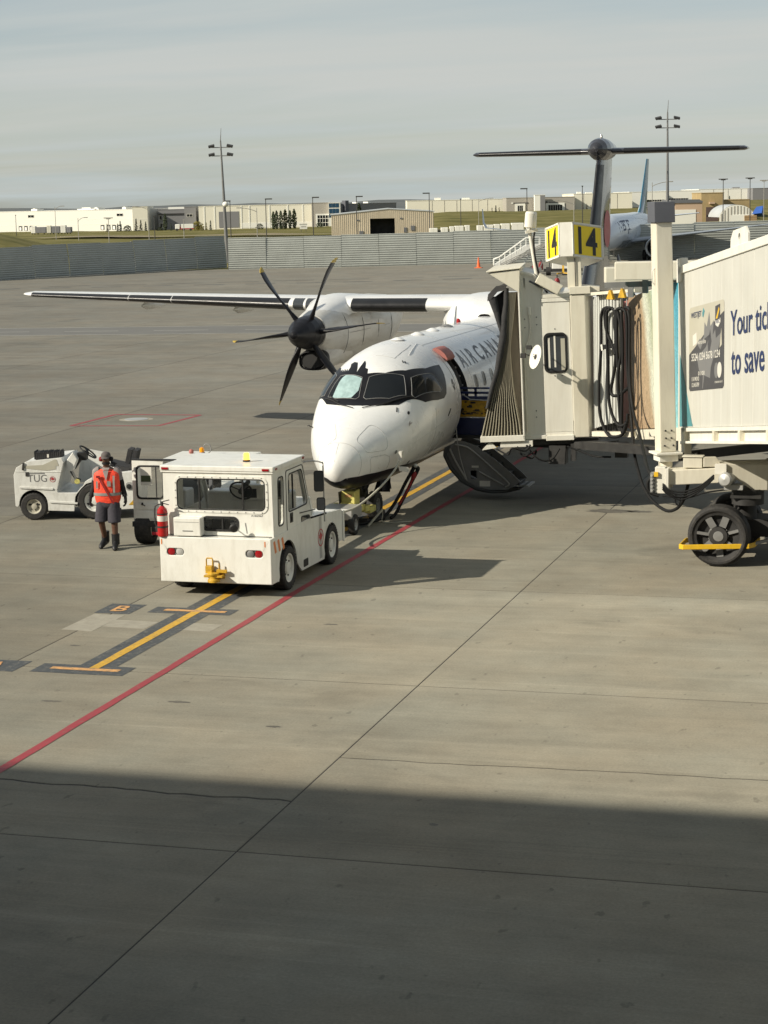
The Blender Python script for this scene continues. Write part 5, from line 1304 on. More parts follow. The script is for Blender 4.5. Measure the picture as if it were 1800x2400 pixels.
    for yy, w_, h_, zc in ((12.25, .383, .27, 2.38), (12.9, .44, .34, 2.46), (13.8, .5, .42, 2.58), (15.0, .45, .4, 2.7)):
        rings.append([(xi + w_ * math.copysign(abs(math.cos(a)) ** .75, math.cos(a)), yy, zc + h_ * math.copysign(abs(math.sin(a)) ** .75, math.sin(a))) for a in [2 * PI * k / 28 for k in range(28)]])
    b.loft(rings, 0, True, False); b.build('intake_cowl', ['nacelle_white'], nc)
    b = MB(); b.loft([[(xi + w_ * math.cos(a), yy, 2.37 + h_ * math.sin(a)) for a in [2 * PI * k / 20 for k in range(20)]] for yy, w_, h_ in ((12.0, .33, .2), (12.5, .3, .16), (12.9, .1, .08))], 0, True, True); b.build('intake_duct', ['gasket'], nc)
    # propeller
    hub = Vector((X0, 11.64, 3.11))
    b = MB(); b.lathe([(.001, -.98), (.045, -.97), (.095, -.93), (.125, -.86), (.20, -.72), (.30, -.50), (.375, -.25), (.42, .05), (.425, .36), (.40, .38)], hub, (0, 1, 0), 36); sp = b.build('propeller', ['aircraft_black'], AC)
    for k in range(6):
        a = (.396 if side < 0 else .60) + k * PI / 3
        er = Vector((math.sin(a), 0, math.cos(a))); et = Vector((math.cos(a), 0, -math.sin(a)))
        b = MB(); rings = []; ringt = []
        for f, c_, tk, be, sw in ((.15, .13, .09, 66, 0), (.22, .16, .08, 68, 0), (.30, .25, .055, 71, .0), (.42, .34, .04, 76, .015), (.56, .38, .03, 82, .02), (.70, .38, .023, 88, .0), (.82, .345, .019, 93, -.04), (.925, .28, .016, 97, -.11), (.93, .28, .016, 97, -.11), (.965, .215, .013, 99, -.16), (.988, .14, .01, 100, -.205), (1.0, .05, .006, 100, -.25)):
            be = R_(be); ch = (et * math.cos(be) + Vector((0, -1, 0)) * math.sin(be)); nn_ = er.cross(ch).normalized()
            ctr = hub + er * (2.055 * f) + ch * sw
            ring = [ctr + ch * (c_ * (.5 - u)) + nn_ * (v * tk) for u, v in ((0, 0), (.06, .5), (.25, 1), (.5, .95), (.8, .45), (1, 0), (.8, -.25), (.5, -.5), (.25, -.6), (.06, -.4))]
            (rings if f <= .926 else ringt).append(ring)
        b.loft(rings, 0, True); b.loft(ringt, 1, True)
        b.build('blade', ['aircraft_black', 'tip_yellow' if side < 0 else 'aircraft_black'], sp)
    # main gear
    b = MB(); b.cyl((X0, 16.2, .5), (X0, 15.9, 2.3), .09, .11, 10); b.bar((X0, 16.2, .6), (X0, 17.2, 2.2), .09, .09); gr = b.build('main_gear', ['steel_light'], AC)
    for q in (-.24, .24):
        wheel('wheel', gr, (X0 + q, 16.2, .46), (1, 0, 0), .46, .26, .24, ('rubber', 'steel_light'), 1 if q > 0 else -1, 20)
# wing root fairing
b = MB(); rings = []
for yy, w_, zt in ((12.75, .25, 3.50), (13.0, .7, 3.66), (13.4, 1.12, 3.82), (14.0, 1.42, 3.93), (15, 1.5, 3.96), (16.5, 1.42, 3.90), (17.6, 1.0, 3.66), (18.4, .4, 3.48)):
    rings.append([(w_ * math.copysign(abs(math.cos(a)) ** .6, math.cos(a)), yy, 2.7 + (zt - 2.7) * abs(math.sin(a)) ** .55) for a in [PI * k / 24 for k in range(25)]])
b.loft(rings, 0, True, False, closed=False); b.build('wing_fairing', ['aircraft_white'], AC)
# tail
b = MB(); wing_loft(b, [(3.1, 25.9, 0, 5.6, .085), (4.6, 27.35, 0, 4.1, .10), (6.0, 28.3, 0, 3.35, .10), (7.75, 29.25, 0, 2.8, .10)], 0, True); fn = b.build('tail_fin', ['tail_charcoal'], AC)
b = MB(); rings = []
for z_, y_, c_, t_ in ((4.2, 27.0, 4.4, .10), (5.2, 27.78, 3.75, .10), (6.2, 28.4, 3.25, .10), (7.4, 29.06, 2.9, .10)):
    pr = foil(0, 1, t_, 0); up = pr[:5]; lo = [pr[-1], pr[-2], pr[-3], pr[-4]]
    rings.append([(p_[1] * c_ * 1.03, y_ - .012 + p_[0] * c_, z_) for p_ in up[::-1] + lo])
b.loft(rings, 0, True, False, closed=False); b.build('de_icing_boot', ['boot_rubber'], fn)
b = MB(); b.plate(circ(0, 0, .62, 26), fr((.19, 29.9, 5.3), (0, 1, 0), (0, 0, 1)), .004); b.build('tail_emblem', ['red_paint'], fn)
b = MB(); b.lathe([(.001, 0), (.10, .03), (.22, .15), (.33, .42), (.38, .85), (.37, 1.5), (.28, 2.6), (.14, 3.5), (.02, 4.0)], (0, 28.75, 7.90), (0, 1, 0), 28); b.build('tail_bullet', ['tail_charcoal'], AC)
b = MB(); b.lathe([(.05, 0), (.05, .05), (.03, .12), (.001, .13)], (0, 29.9, 8.27), (0, 0, 1), 10); b.build('beacon', ['lens_clear'], AC)
for side in (-1, 1):
    b = MB(); wing_loft(b, [(side * .2, 29.85, 7.84, 2.0, .13), (side * 4.55, 30.95, 7.86, 1.15, .16), (side * 4.66, 31.1, 7.86, .85, .10)]); tp = b.build('tailplane', ['tail_charcoal'], AC)
    b = MB(); rings = []
    for f in (.12, .5, .97):
        x_ = side * (.2 + 4.35 * f); y_ = 29.85 + 1.1 * f; c_ = 2.0 - .85 * f; pr = foil(0, 1, .13 + .03 * f, 0); q = pr[:4][::-1] + [pr[-1], pr[-2], pr[-3]]
        rings.append([(x_, y_ - .01 + p_[0] * c_, 7.84 + .02 * f + p_[1] * c_ * 1.04) for p_ in q])
    b.loft(rings, 0, True, False, closed=False); b.build('de_icing_boot', ['boot_rubber'], tp)
# nose gear
b = MB(); b.cyl((0, 1.93, .30), (0, 1.99, .95), .055, .07, 12); b.bar((0, 1.8, .42), (0, 1.55, .82), .10, .05); b.cyl((-.13, 1.93, .32), (.13, 1.93, .32), .045, n=10); b.box((-.11, 1.72, .40), (.11, 1.9, .62)); b.bar((.0, 1.95, .5), (.0, 2.5, .8), .05, .05)
ng = b.build('nose_gear', ['steel_dark'], AC)
b = MB(); b.lathe([(.001, .05), (.06, .04), (.085, 0), (.085, -.05), (.04, -.1)], (-.16, 1.62, .66), (-.05, -1, -.02), 16); b.build('taxi_light', ['lens_clear'], ng)
for q in (-.23, .23): wheel('nose_wheel', AC, (q, 1.93, .29), (1, -.05, 0), .29, .17, .15, ('rubber', 'steel_grey'), 1 if q > 0 else -1, 24)
b = MB()
for s in (-1, 1): b.plate([(0, 0), (.75, .05), (.7, -.30), (.05, -.26)], fr((s * .27, 2.1, .80), (0, 1, 0), (s * -.18, 0, 1)), .02)
b.build('gear_door', ['aircraft_black'], AC)
b = MB(); b.plate([(0, 0), (.34, 0), (.30, .32), (.04, .32)], fr((.05, 2.5, .48), (1, .1, 0), (0, .6, .8)), .015); b.build('gear_door', ['steel_dark'], AC)
# air stair door lowered at the forward left side
sy0, sy1 = 4.78, 5.46
S_ = [(1.02, 1.16), (1.18, 1.27), (1.34, 1.27), (1.64, 1.17), (2.07, .87), (2.48, .53), (2.60, .41), (2.70, .33), (2.60, .25), (2.30, .175), (2.0, .16), (1.69, .22), (1.35, .39), (1.11, .66), (.97, .95)]
st_ = None
b = MB(); b.loft([[(p[0], y_, p[1]) for p in S_[7:] + [(.98, 1.1)]] for y_ in (sy0 - .12, sy1 + .12)], 0, True, False, closed=False)
b.loft([[(p[0] + .02, y_, p[1] + .035) for p in S_[7:] + [(.98, 1.1)]] for y_ in (sy0 - .12, sy1 + .12)], 0, True, False, closed=False)
ST = b.build('air_stair', ['steel_grey'], AC, label='grey folding air stair lowered from the forward door')
for y_ in (sy0, sy1):
    b = MB(); b.plate([(p[0] + .03, p[1]) for p in S_[1:7]] + [(2.35, .24), (2.0, .22), (1.69, .28), (1.38, .44), (1.16, .70), (1.03, .98)], fr((0, y_ + .02, 0), (1, 0, 0), (0, 0, 1)), .035, [rr(1.54, .46, 1.68, .64, .01, 1)] if y_ == sy0 else []); b.build('side_frame', ['steel_grey'], ST)
for k in range(5):
    x_ = 1.42 + k * .245; z_ = 1.10 - k * .178
    b = MB(); b.box((x_ - .02, sy0 + .03, z_ - .02), (x_ + .19, sy1 - .03, z_ + .008)); b.box((x_ - .03, sy0 + .04, z_ - .035), (x_ + .01, sy1 - .04, z_ + .014), 1); b.box((x_ + .185, sy0 + .03, z_ - .16), (x_ + .195, sy1 - .03, z_), 2); b.build('step', ['steel_grey', 'print_white', 'steel_dark'], ST)
b = MB(); b.tube([(1.22, sy0 - .05, 1.20), (1.45, sy0 - .06, 1.16), (1.62, sy0 - .06, 1.06), (2.02, sy0 - .06, .72), (2.36, sy0 - .06, .42), (2.38, sy0 - .05, .34), (2.30, sy0 - .04, .30)], .018, 6, sub=3)
b.tube([(1.74, sy0 - .04, .62), (1.82, sy0 - .05, .58), (2.28, sy0 - .05, .34)], .016, 6, sub=2)
b.tube([(1.25, sy0 - .05, 1.55), (1.27, sy0 - .06, 1.3), (1.33, sy0 - .05, .9), (1.47, sy0 - .04, .42)], .012, 5, sub=2)
b.tube([(1.10, sy0 - .03, 1.1), (1.22, sy0 - .05, .85), (1.45, sy0 - .03, .45)], .022, 6, sub=2); b.build('handrail', ['steel_light'], ST)
b = MB(); b.box((1.57, sy0 - .02, .70), (1.72, sy0 + .018, .745)); b.box((1.74, sy0 - .02, .30), (1.97, sy0 + .018, .42)); b.build('placard', ['print_white'], ST)
b = MB(); b.box((2.52, sy0 + .02, .30), (2.80, sy1 - .02, .335)); b.build('foot_step', ['steel_light'], ST)
# ------------------------------------------------------------------ jet bridge
BASE = Vector((7.6, -1.7, 0))
JB = thing('jet_bridge', 'cream jet bridge with yellow number sign reaching the turboprop door', 'jet bridge', BASE)
BI = Matrix.Translation(-BASE)
ph = R_(1.6)
ux = Vector((.985, .174, 0)); zz3 = Vector((0, 0, 1)); od = Vector((.174, -.985, 0))
Ux = (ux * math.cos(ph) + zz3 * math.sin(ph)); Zx = (zz3 * math.cos(ph) - ux * math.sin(ph))
A0 = Vector((2.15, 3.24, 1.5)) - BASE
Mc = Matrix(((Ux.x, Zx.x, od.x, A0.x), (Ux.y, Zx.y, od.y, A0.y), (Ux.z, Zx.z, od.z, A0.z), (0, 0, 0, 1)))
A1 = Vector((6.74, -.75, 2.26)) - BASE
tt = Vector((.370, -.929, .118)); no = Vector((-.929, -.370, 0))
Mt = Matrix(((tt.x, 0, no.x, A1.x), (tt.y, 0, no.y, A1.y), (tt.z, 1, no.z, A1.z), (0, 0, 0, 1)))
Mtx = fr(A1, (tt.x, tt.y, 0), (0, 0, 1))
def tw(u, z, o=0.0): return Mt @ Vector((u, z, o))
# --- cab
b = MB(Mc)
b.plate([(.88, 0), (1.33, 0), (1.33, 2.80), (1.33, 3.0), (.88, 3.34)], Matrix.Translation((0, 0, -.04)), .04)
b.box((.86, 0, -2.9), (2.36, 2.8, -2.85)); b.box((2.33, 0, -2.9), (2.36, 2.8, -1.6))
b.build('cab_wall', ['bridge_white'], JB)
win = rr(1.37, 1.33, 1.80, 2.10, .10, 6)
b = MB(Mc); b.plate([(1.325, .10), (1.895, .10), (1.895, 2.74), (1.325, 2.74)], Matrix.Translation((0, 0, -.03)), .045, [win])
b.box((1.33, .02, -.03), (1.89, .095, .02)); b.box((1.33, 2.745, -.03), (1.89, 2.82, .03))
dr2 = b.build('cab_door', ['bridge_white'], JB, .006)
b = MB(Mc); b.plate(rr(1.345, 1.305, 1.825, 2.125, .12, 6), Matrix.Translation((0, 0, .015)), .014, [rr(1.385, 1.345, 1.785, 2.085, .09, 6)]); b.build('window_gasket', ['gasket'], dr2)
b = MB(Mc); b.plate(win, Matrix.Translation((0, 0, -.012)), .008); b.build('pane', ['window_grey'], dr2)
b = MB(Mc); b.box((1.43, 1.4, -.006), (1.47, 2.02, .002)); b.box((1.55, 1.42, -.006), (1.585, 2.06, .002)); b.box((1.69, 1.36, -.006), (1.775, 2.0, .0015), 1); b.build('blind', ['bridge_white', 'print_sand'], dr2)
b = MB(Mc)
for u_, z_ in ((1.58, 2.2), (1.55, 1.25), (1.70, 1.25), (.95, .42), (1.15, .42), (.95, .55), (1.15, .55), (.98, 2.25), (1.22, 2.3), (.98, 2.42), (1.22, 2.45), (2.0, 2.72), (2.06, 2.72)): b.cyl((u_, z_, -.01), (u_, z_, .022), .014, n=8)
b.build('bolt', ['steel_grey'], JB)
b = MB(Mc); b.box((1.905, -.02, -.35), (2.21, 2.86, .05)); b.plate([(-.30, -.02), (0, -.02), (0, 2.86), (-.30, 2.86)], Matrix.Translation((2.215, 0, .045)) @ Matrix.Rotation(R_(-118), 4, 'Y'), .03, mi=1); b.build('corner_post', ['bridge_cream', 'bridge_cream'], JB, .012)
b = MB(Mc); b.box((.872, .0, -.04), (.905, 3.0, .25)); b.build('front_frame', ['bridge_white'], JB, .008)
b = MB(Mc); b.box((0.0, -.035, -2.9), (.905, .085, .25)); b.box((.905, -.03, -.25), (1.33, .05, .06)); b.box((1.33, -.07, -.1), (1.90, .035, .07)); b.box((.40, -.16, .02), (1.06, -.04, .20)); b.build('sill', ['bridge_white'], JB, .008)
b = MB(Mc); b.box((.1, -.16, -2.9), (2.4, -.06, -.05)); b.build('floor', ['steel_dark'], JB)
# roof, canopy over the bellows
b = MB(Mc); b.plate([(.29, 3.385), (.93, 3.43), (.905, 2.97)], Matrix.Translation((0, 0, -2.7)), 2.97); b.plate([(.26, 3.40), (.95, 3.45), (.95, 3.475), (.26, 3.43)], Matrix.Translation((0, 0, -2.7)), 3.0); b.build('canopy', ['bridge_cream'], JB, .01)
b = MB(Mc); b.plate([(.92, 2.86), (1.36, 2.86), (1.36, 3.04), (1.19, 3.29), (.92, 3.37)], Matrix.Translation((0, 0, -2.7)), 2.68); b.bar((.93, 3.37, -.02), (1.20, 3.29, -.02), .05, .05); b.bar((1.19, 3.29, -.02), (1.38, 3.02, -.02), .05, .05); b.box((.98, 3.05, -.03), (1.01, 3.28, .0)); b.box((1.33, 2.83, -2.8), (2.42, 2.90, .02)); b.build('cab_roof', ['bridge_white'], JB)
b = MB(Mc); Mb = Matrix.Translation((1.24, 3.20, -.02)) @ Matrix.Rotation(R_(-31), 4, 'Z')
b.box((0, -.05, -.10), (.53, .16, .16), 0, Mb); b.box((.01, -.04, .155), (.52, .11, .17), 1, Mb); b.bar((1.1, 3.18, -.02), (1.62, 2.9, -.02), .04, .05, 2); b.build('floodlight_box', ['bridge_cream', 'bridge_cream', 'bridge_grey'], JB, .012)
# antenna mast on the cab roof
b = MB(BI); b.cyl((3.22, 4.18, 4.3), (3.0, 4.15, 5.74), .045, .04, 10); pa = b.build('antenna_mast', ['bridge_white'], JB)
b = MB(BI); b.lathe([(.09, 0), (.125, .02), (.12, .30), (.10, .335), (.001, .34)], (3.02, 4.15, 5.76), (.08, 0, 1), 18); b.build('antenna_head', ['bridge_white'], pa)
b = MB(BI); b.bar((2.93, 4.1, 5.68), (3.16, 4.18, 5.72), .1, .06); b.tube([(3.12, 4.12, 5.68), (3.10, 4.1, 5.5), (3.14, 4.1, 5.1), (3.28, 4.1, 4.6), (3.45, 4.1, 4.35)], .022, 6, 1, 3); b.build('antenna_cable', ['bridge_white', 'cable_black'], pa)
# mirror on an arm outside the door
b = MB(BI); Mm = fr((3.42, 2.68, 3.24), (.60, -.80, 0), (.22, .05, .97))
b.plate(circ(0, 0, .245, 32), Mm, .012); b.plate(circ(.02, .0, .055, 16), Mm @ Matrix.Translation((0, 0, -.012)), .011, mi=1); b.plate(circ(.02, 0, .055, 16), Mm @ Matrix.Translation((0, 0, .0125)), .004, mi=1)
mi_ = b.build('mirror', ['bridge_white', 'steel_dark'], JB)
b = MB(BI); b.bar((3.10, 3.2, 3.25), (3.40, 2.69, 3.24), .02, .02); b.bar((3.22, 3.2, 3.42), (3.38, 2.72, 3.28), .015, .015); b.box((3.06, 2.90, 3.20), (3.16, 3.0, 3.29)); b.box((3.18, 2.90, 3.37), (3.28, 2.98, 3.45)); b.build('mirror_arm', ['steel_dark'], mi_)
b = MB(Mc); b.tube([(1.08, 2.55, .02), (1.08, 2.14, .02), (.97, 1.80, .02), (.95, 1.5, .02), (.95, .12, .02)], .018, 6, sub=3); b.cyl((1.08, 2.5, .02), (1.08, 2.66, .02), .035, n=8); b.build('conduit', ['bridge_white'], JB)
# bellows: a fan of pleats behind a padded front bumper
N_ = 13
LFT = pchip([.09, .66, 1.06, 1.44, 2.06, 2.56, 3.0], [.015, .17, .30, .44, .575, .63, .66]); RGT = pchip([.09, .3, .8, 1.3, 1.8, 2.4, 3.0], [.86, .84, .75, .70, .68, .76, .845])
for k in range(N_):
    b = MB(Mc); rings = []
    for j in range(13):
        z_ = .09 + (2.98 - .09) * j / 12
        a_, c_ = LFT(z_), RGT(z_)
        def uu(q): return a_ + (c_ - a_) * q
        q0 = k / N_; q1 = (k + .60) / N_; q2 = (k + 1) / N_
        rings.append([(uu(q0), z_, .09), (uu(q0 + .012), z_, .20), (uu(q1 - .012), z_, .20), (uu(q1), z_, .08), (uu(q2), z_, .07)])
    b.loft(rings, 0, False, False, closed=False); b.build('bellows_pleat', ['bellows_tan'], JB)
b = MB(Mc); b.plate([(.03, .09), (.87, .09), (.87, 2.98), (.66, 2.98), (.55, 1.9), (.40, 1.4), (.2, .7)], Matrix.Translation((0, 0, .04)), .02); b.build('bellows_lining', ['bellows_brown'], JB)
def pad(path, w, name):
    b = MB(Mc); rings = []
    for i, p in enumerate(path):
        u_, z_, d_ = p; ww = w[i] if isinstance(w, (list, tuple)) else w
        rings.append([(u_ - ww / 2, z_, d_), (u_ - ww * .3, z_, d_ + .06), (u_ + ww * .3, z_, d_ + .06), (u_ + ww / 2, z_, d_), (u_ + ww * .4, z_, d_ - .22), (u_ - ww * .4, z_, d_ - .22)])
    b.loft(rings, 0, True); return b.build(name, ['fabric_dark'], JB)
pad([(.64, 3.06, .15), (.625, 2.75, .16), (.585, 2.5, .17), (.535, 2.06, .18), (.46, 1.7, .19), (.405, 1.44, .19), (.275, 1.06, .20), (.16, .66, .20)], [.10, .11, .13, .16, .14, .12, .10, .07], 'bellows_bumper')
pad([(.345, 2.90, .12), (.43, 2.57, .14), (.49, 2.3, .15), (.53, 2.08, .16)], [.19, .13, .10, .05], 'bellows_bumper')
b = MB(Mc); b.loft([[(.25, 2.84, .16), (.27, 2.94, .16), (.44, 3.10, .17), (.66, 3.12, .19)], [(.20, 2.70, -2.6), (.24, 2.86, -2.6), (.40, 3.02, -2.6), (.60, 3.10, -2.6)]], 0, True, False, closed=False)
b.loft([[(.25, 2.82, .17), (.33, 2.86, .19), (.46, 3.0, .20), (.62, 3.04, .20)], [(.25, 2.86, .16), (.27, 2.96, .17), (.44, 3.12, .17), (.66, 3.13, .19)]], 0, True, False, closed=False)
b.plate([(.40, 2.9), (.62, 3.05), (.60, 2.0), (.50, 2.0)], Matrix.Translation((0, 0, .02)), .01); b.build('bellows_hood', ['fabric_dark'], JB)
# --- gate number sign on its post
b = MB(Mc); b.box((1.87, 2.98, -.5), (2.15, 3.62, -.2)); b.box((1.90, 2.885, -.75), (2.32, 3.03, .08)); b.plate([(2.32, 2.885), (2.51, 2.92), (2.51, 3.0), (2.32, 3.03)], Matrix.Translation((0, 0, -.75)), .75); b.cyl((2.03, 2.98, -.18), (2.03, 3.6, -.18), .012, n=6, mi=1); b.build('sign_post', ['bridge_cream', 'steel_dark'], JB, .01)
Ms = Mc @ Matrix.Translation((1.745, 3.64, -.10)) @ Matrix.Rotation(R_(-13), 4, 'X')
SH = .70
ft = [(-.42, -.50), (-.125, 0), (.125, 0), (.735, -.54), (.40, -1.1), (-.02, -1.02)]            # plan of the cabinet: x across, y = depth (negative = away)
def plan(p, z): return (p[0] + .12, z, p[1])
b = MB(Ms); n = len(ft)
b.add([plan(p, 0) for p in ft] + [plan(p, SH) for p in ft], [(i, (i + 1) % n, n + (i + 1) % n, n + i) for i in range(n)] + [tuple(range(n)), tuple(range(n, 2 * n))])
SG = b.build('gate_sign', ['bridge_white'], JB, .008)
for (p, q), lb in (((ft[0], ft[1]), 'sunlit yellow face with number 14'), ((ft[2], ft[3]), 'darker yellow face with number 14')):
    a = Vector(plan(p, 0)); c = Vector(plan(q, 0)); d = (c - a); w_ = d.length; M = Ms @ fr(a, d, (0, 1, 0))
    b = MB(M); e = .05; b.plate([(e, e), (w_ - e, e), (w_ - e, SH - e), (e, SH - e)], Matrix.Identity(4), .006); f_ = b.build('sign_face', ['sign_yellow'], SG)
    b = MB(M); add_text(b, '14', Matrix.Translation((w_ * .19, SH * .09, .0065)), w_ * .62, SH * .81, 0, .018, .004); b.build('numeral', ['sign_black'], f_)
    b = MB(M)
    for q_ in ((0, 0, w_, .035), (0, SH - .035, w_, SH), (0, 0, .03, SH), (w_ - .03, 0, w_, SH)): b.box((q_[0], q_[1], -.002), (q_[2], q_[3], .016))
    b.build('sign_frame', ['bridge_white'], SG)
# --- rotunda curtain of vertical slats
P1 = Vector((4.40, 3.72, 0)); P2 = Vector((5.10, 3.17, 0))
for k in range(12):
    a = P1.lerp(P2, k / 12); c = P1.lerp(P2, (k + 1) / 12)
    out = Vector((-.62, -.785, 0)); g1 = .10 * math.sin(PI * k / 12); g2 = .10 * math.sin(PI * (k + 1) / 12)
    a = a + out * g1; c = c + out * g2; d = (c - a).normalized()
    b = MB(BI); q = [a + d * .004, a + d * .012 + out * .018, c - d * .018 + out * .018, c - d * .010]
    b.loft([[(p.x, p.y, 1.70 + .02 * k) for p in q], [(p.x, p.y, 4.36 + .012 * k) for p in q]], 0, False, False, closed=False)
    b.build('curtain_slat', ['slat_grey'], JB)
b = MB(BI); b.loft([[(P1.x + .05, P1.y + .06, z), (P2.x - .02, P2.y + .10, z)] for z in (1.6, 4.5)], 0, False, False, closed=False); b.build('curtain_backing', ['gasket'], JB)
b = MB(BI); b.bar((4.45, 3.5, 1.62), (5.35, 2.8, 1.70), .14, .10); b.bar((4.5, 3.45, 4.45), (5.5, 2.7, 4.55), .28, .06); b.build('curtain_track', ['bridge_cream'], JB)
b = MB(BI); b.bar((4.2, 3.7, 1.36), (6.4, 0.4, 1.68), .3, .16); b.bar((3.0, 4.6, 1.28), (4.8, 3.3, 1.42), .5, .14); b.box((3.5, 3.5, .98), (3.85, 3.8, 1.36)); b.box((3.95, 3.55, 1.05), (4.05, 3.65, 1.4)); b.box((4.95, 3.0, 1.2), (5.2, 3.2, 1.5)); b.build('underframe', ['steel_dark'], JB)
b = MB(BI)
for pth in ([(2.5, 3.1, 1.33), (2.75, 3.05, 1.22), (2.85, 3.0, 1.36), (3.1, 3.1, 1.30), (3.2, 3.15, 1.42)], [(2.9, 3.2, 1.42), (3.05, 3.15, 1.18), (3.3, 3.2, 1.30), (3.2, 3.3, 1.12), (3.05, 3.2, 1.2)], [(3.1, 3.2, 1.4), (3.35, 3.2, 1.12), (3.6, 3.3, 1.10), (3.75, 3.4, 1.32)], [(3.9, 3.4, 1.36), (4.15, 3.4, 1.28), (4.5, 3.3, 1.18), (4.85, 3.1, 1.2)]): b.tube(pth, .02, 6, sub=4)
b.build('loose_cable', ['cable_black'], JB)
b = MB(Mc); b.plate([(.02, -.20), (.32, -.16), (.24, -.07), (.16, -.06)], Matrix.Translation((0, 0, .1)), .1); b.build('bumper_foot', ['bridge_white'], JB)
# --- inner tunnel with printed art, outer tunnel with the advertisement
b = MB(Mt); b.plate([(-4.85, 0), (.3, 0), (.3, 2.66), (-4.9, 2.66)], Matrix.Translation((0, 0, -.22)), .05)
b.build('printed_wall', ['art_print'], JB)
b = MB(Mt); b.box((-5.45, .02, -.30), (-4.86, 2.62, -.19)); b.build('end_panel', ['pad_pink'], JB)
b.v = b.v
b = MB(Mt); b.box((-4.3, -.05, -2.8), (.3, .02, -.23)); b.box((-4.3, 2.62, -2.8), (.3, 2.68, -.2)); b.box((-4.3, 0, -2.85), (.3, 2.66, -2.8)); b.build('tunnel_box', ['bridge_white'], JB)
b = MB(Mt); b.box((-4.3, -.22, -.45), (.2, -.02, -.17)); b.box((-1.55, -.24, -.165), (.2, .0, .02)); b.box((-2.6, -.16, -.16), (-1.75, -.02, -.06)); b.build('tunnel_rail', ['bridge_cream'], JB, .01)
# outer section: ribbed side wall
LO = 30.0
b = MB(Mt); u = 0.0; sec = []
while u < LO:
    for du, o_ in ((0, 0), (.30, 0), (.315, -.005), (.345, -.005), (.36, 0)):
        sec.append((u + du, o_))
    u += .62
b.loft([[(s_[0], 0, s_[1]) for s_ in sec], [(s_[0], 2.74, s_[1]) for s_ in sec]], 0, False, False, closed=False)
OW = b.build('side_wall', ['bridge_white_sun_toned'], JB)
b = MB(Mt); b.box((0, -.02, -3.0), (LO, .03, -.03)); b.box((0, 2.70, -3.05), (LO, 2.80, -.03)); b.box((0, 0, -3.05), (LO, 2.74, -3.0)); b.box((-.02, 0, -.16), (.02, 2.74, .015)); b.box((0, 0, -3.0), (.05, 2.7, -2.8)); b.build('outer_tunnel', ['bridge_white'], JB)
b = MB(Mt); b.box((0, 2.72, -.08), (LO, 2.86, .03)); b.box((-.1, 2.58, -.1), (.2, 3.0, .03)); b.build('roof_rail', ['bridge_white'], JB, .01)
b = MB(Mt); b.plate([(3.35, 2.84), (4.35, 2.84), (4.35, 3.0), (4.2, 3.12), (3.5, 3.12), (3.35, 3.0)], Matrix.Translation((0, 0, -.02)), .03, [circ(3.85, 2.99, .06, 12)]); b.build('lifting_plate', ['bridge_white'], JB)
b = MB(Mt); b.box((.3, -.07, -.10), (LO, -.005, .03)); b.box((.3, -.27, -.09), (LO, -.075, -.04)); b.box((.2, -.28, -.12), (LO, -.24, .05)); b.build('tunnel_rail', ['bridge_white'], JB)
for k in range(14):
    b = MB(Mt); u = 2.4 + k * 1.55; b.plate([(u, -.25), (u + .12, -.25), (u + .12, -.06), (u, -.06)], Matrix.Translation((0, 0, -.04)), .08); b.build('bracket', ['bridge_cream'], JB)
b = MB(Mt); b.plate([(.06, 1.30), (.12, 1.22), (.96, .02), (.06, .02)], Matrix.Translation((0, 0, .002)), .004); b.build('teal_print', ['print_teal'], OW)
b = MB(Mt); b.box((.05, -.5, -.1), (.5, .0, .03)); b.build('tunnel_foot', ['bridge_cream'], JB, .01)
# advertisement print
T0 = Matrix.Translation
def ad(body, u, z, w, h, th=.005, bold=.012, mt='print_navy'):
    b = MB(Mt); add_text(b, body, T0((u, z, .003)), w, h, 0, bold, th); b.build('lettering', [mt], OW)
def wid(s_):
    vs, _ = text_mesh(s_, 1, .012); return max(v.x for v in vs) - min(v.x for v in vs)
def hgt(s_):
    vs, _ = text_mesh(s_, 1, .012); return max(v.y for v in vs) - min(v.y for v in vs)
ad('Your tick', 3.36, 1.455, 2.0 * wid('Your tick') / wid('Your tic'), .405)
ad('to save', 3.42, .83, 1.85, .385)
card = [(.72, .635), (2.98, .635), (2.98, 2.08), (.72, 2.08)]
cw_ = 2.26; chh = 1.445
def cp(fx, fy): return (.72 + fx * cw_, 2.08 - fy * chh)
def cpoly(name, pts, th, mt, par, rnd=0):
    q = [cp(*p) for p in pts]
    if rnd: q = rpoly(q, rnd, 4)
    b = MB(Mt); b.plate(q, T0((0, 0, .003)), th); return b.build(name, [mt], par)
CD = cpoly('card_print', [(0, 1), (1, 1), (1, 0), (0, 0)], .002, 'print_sand', OW, .1)
cpoly('print_shape', [(.0, .97), (.03, 1), (.97, 1), (1, .97), (1, .13), (.72, .23), (.42, .36), (.2, .47), (0, .56)], .003, 'print_charcoal', CD)
leaf = [(.59, .10), (.625, .27), (.72, .21), (.69, .38), (.76, .32), (.78, .42), (.95, .36), (.84, .56), (.74, .60), (.64, .75), (.62, .87), (.45, .83), (.415, .985), (.40, .985), (.415, .83), (.30, .76), (.235, .60), (.36, .54), (.235, .44), (.32, .39), (.36, .44), (.44, .37), (.455, .21), (.52, .27)]
cpoly('print_shape', leaf, .004, 'print_grey', CD)
cpoly('print_shape', [(.46, .40), (.62, .36), (.50, .50), (.26, .60)], .005, 'print_charcoal', CD); cpoly('print_shape', [(.55, .47), (.62, .30), (.66, .45), (.58, .62)], .005, 'print_charcoal', CD)
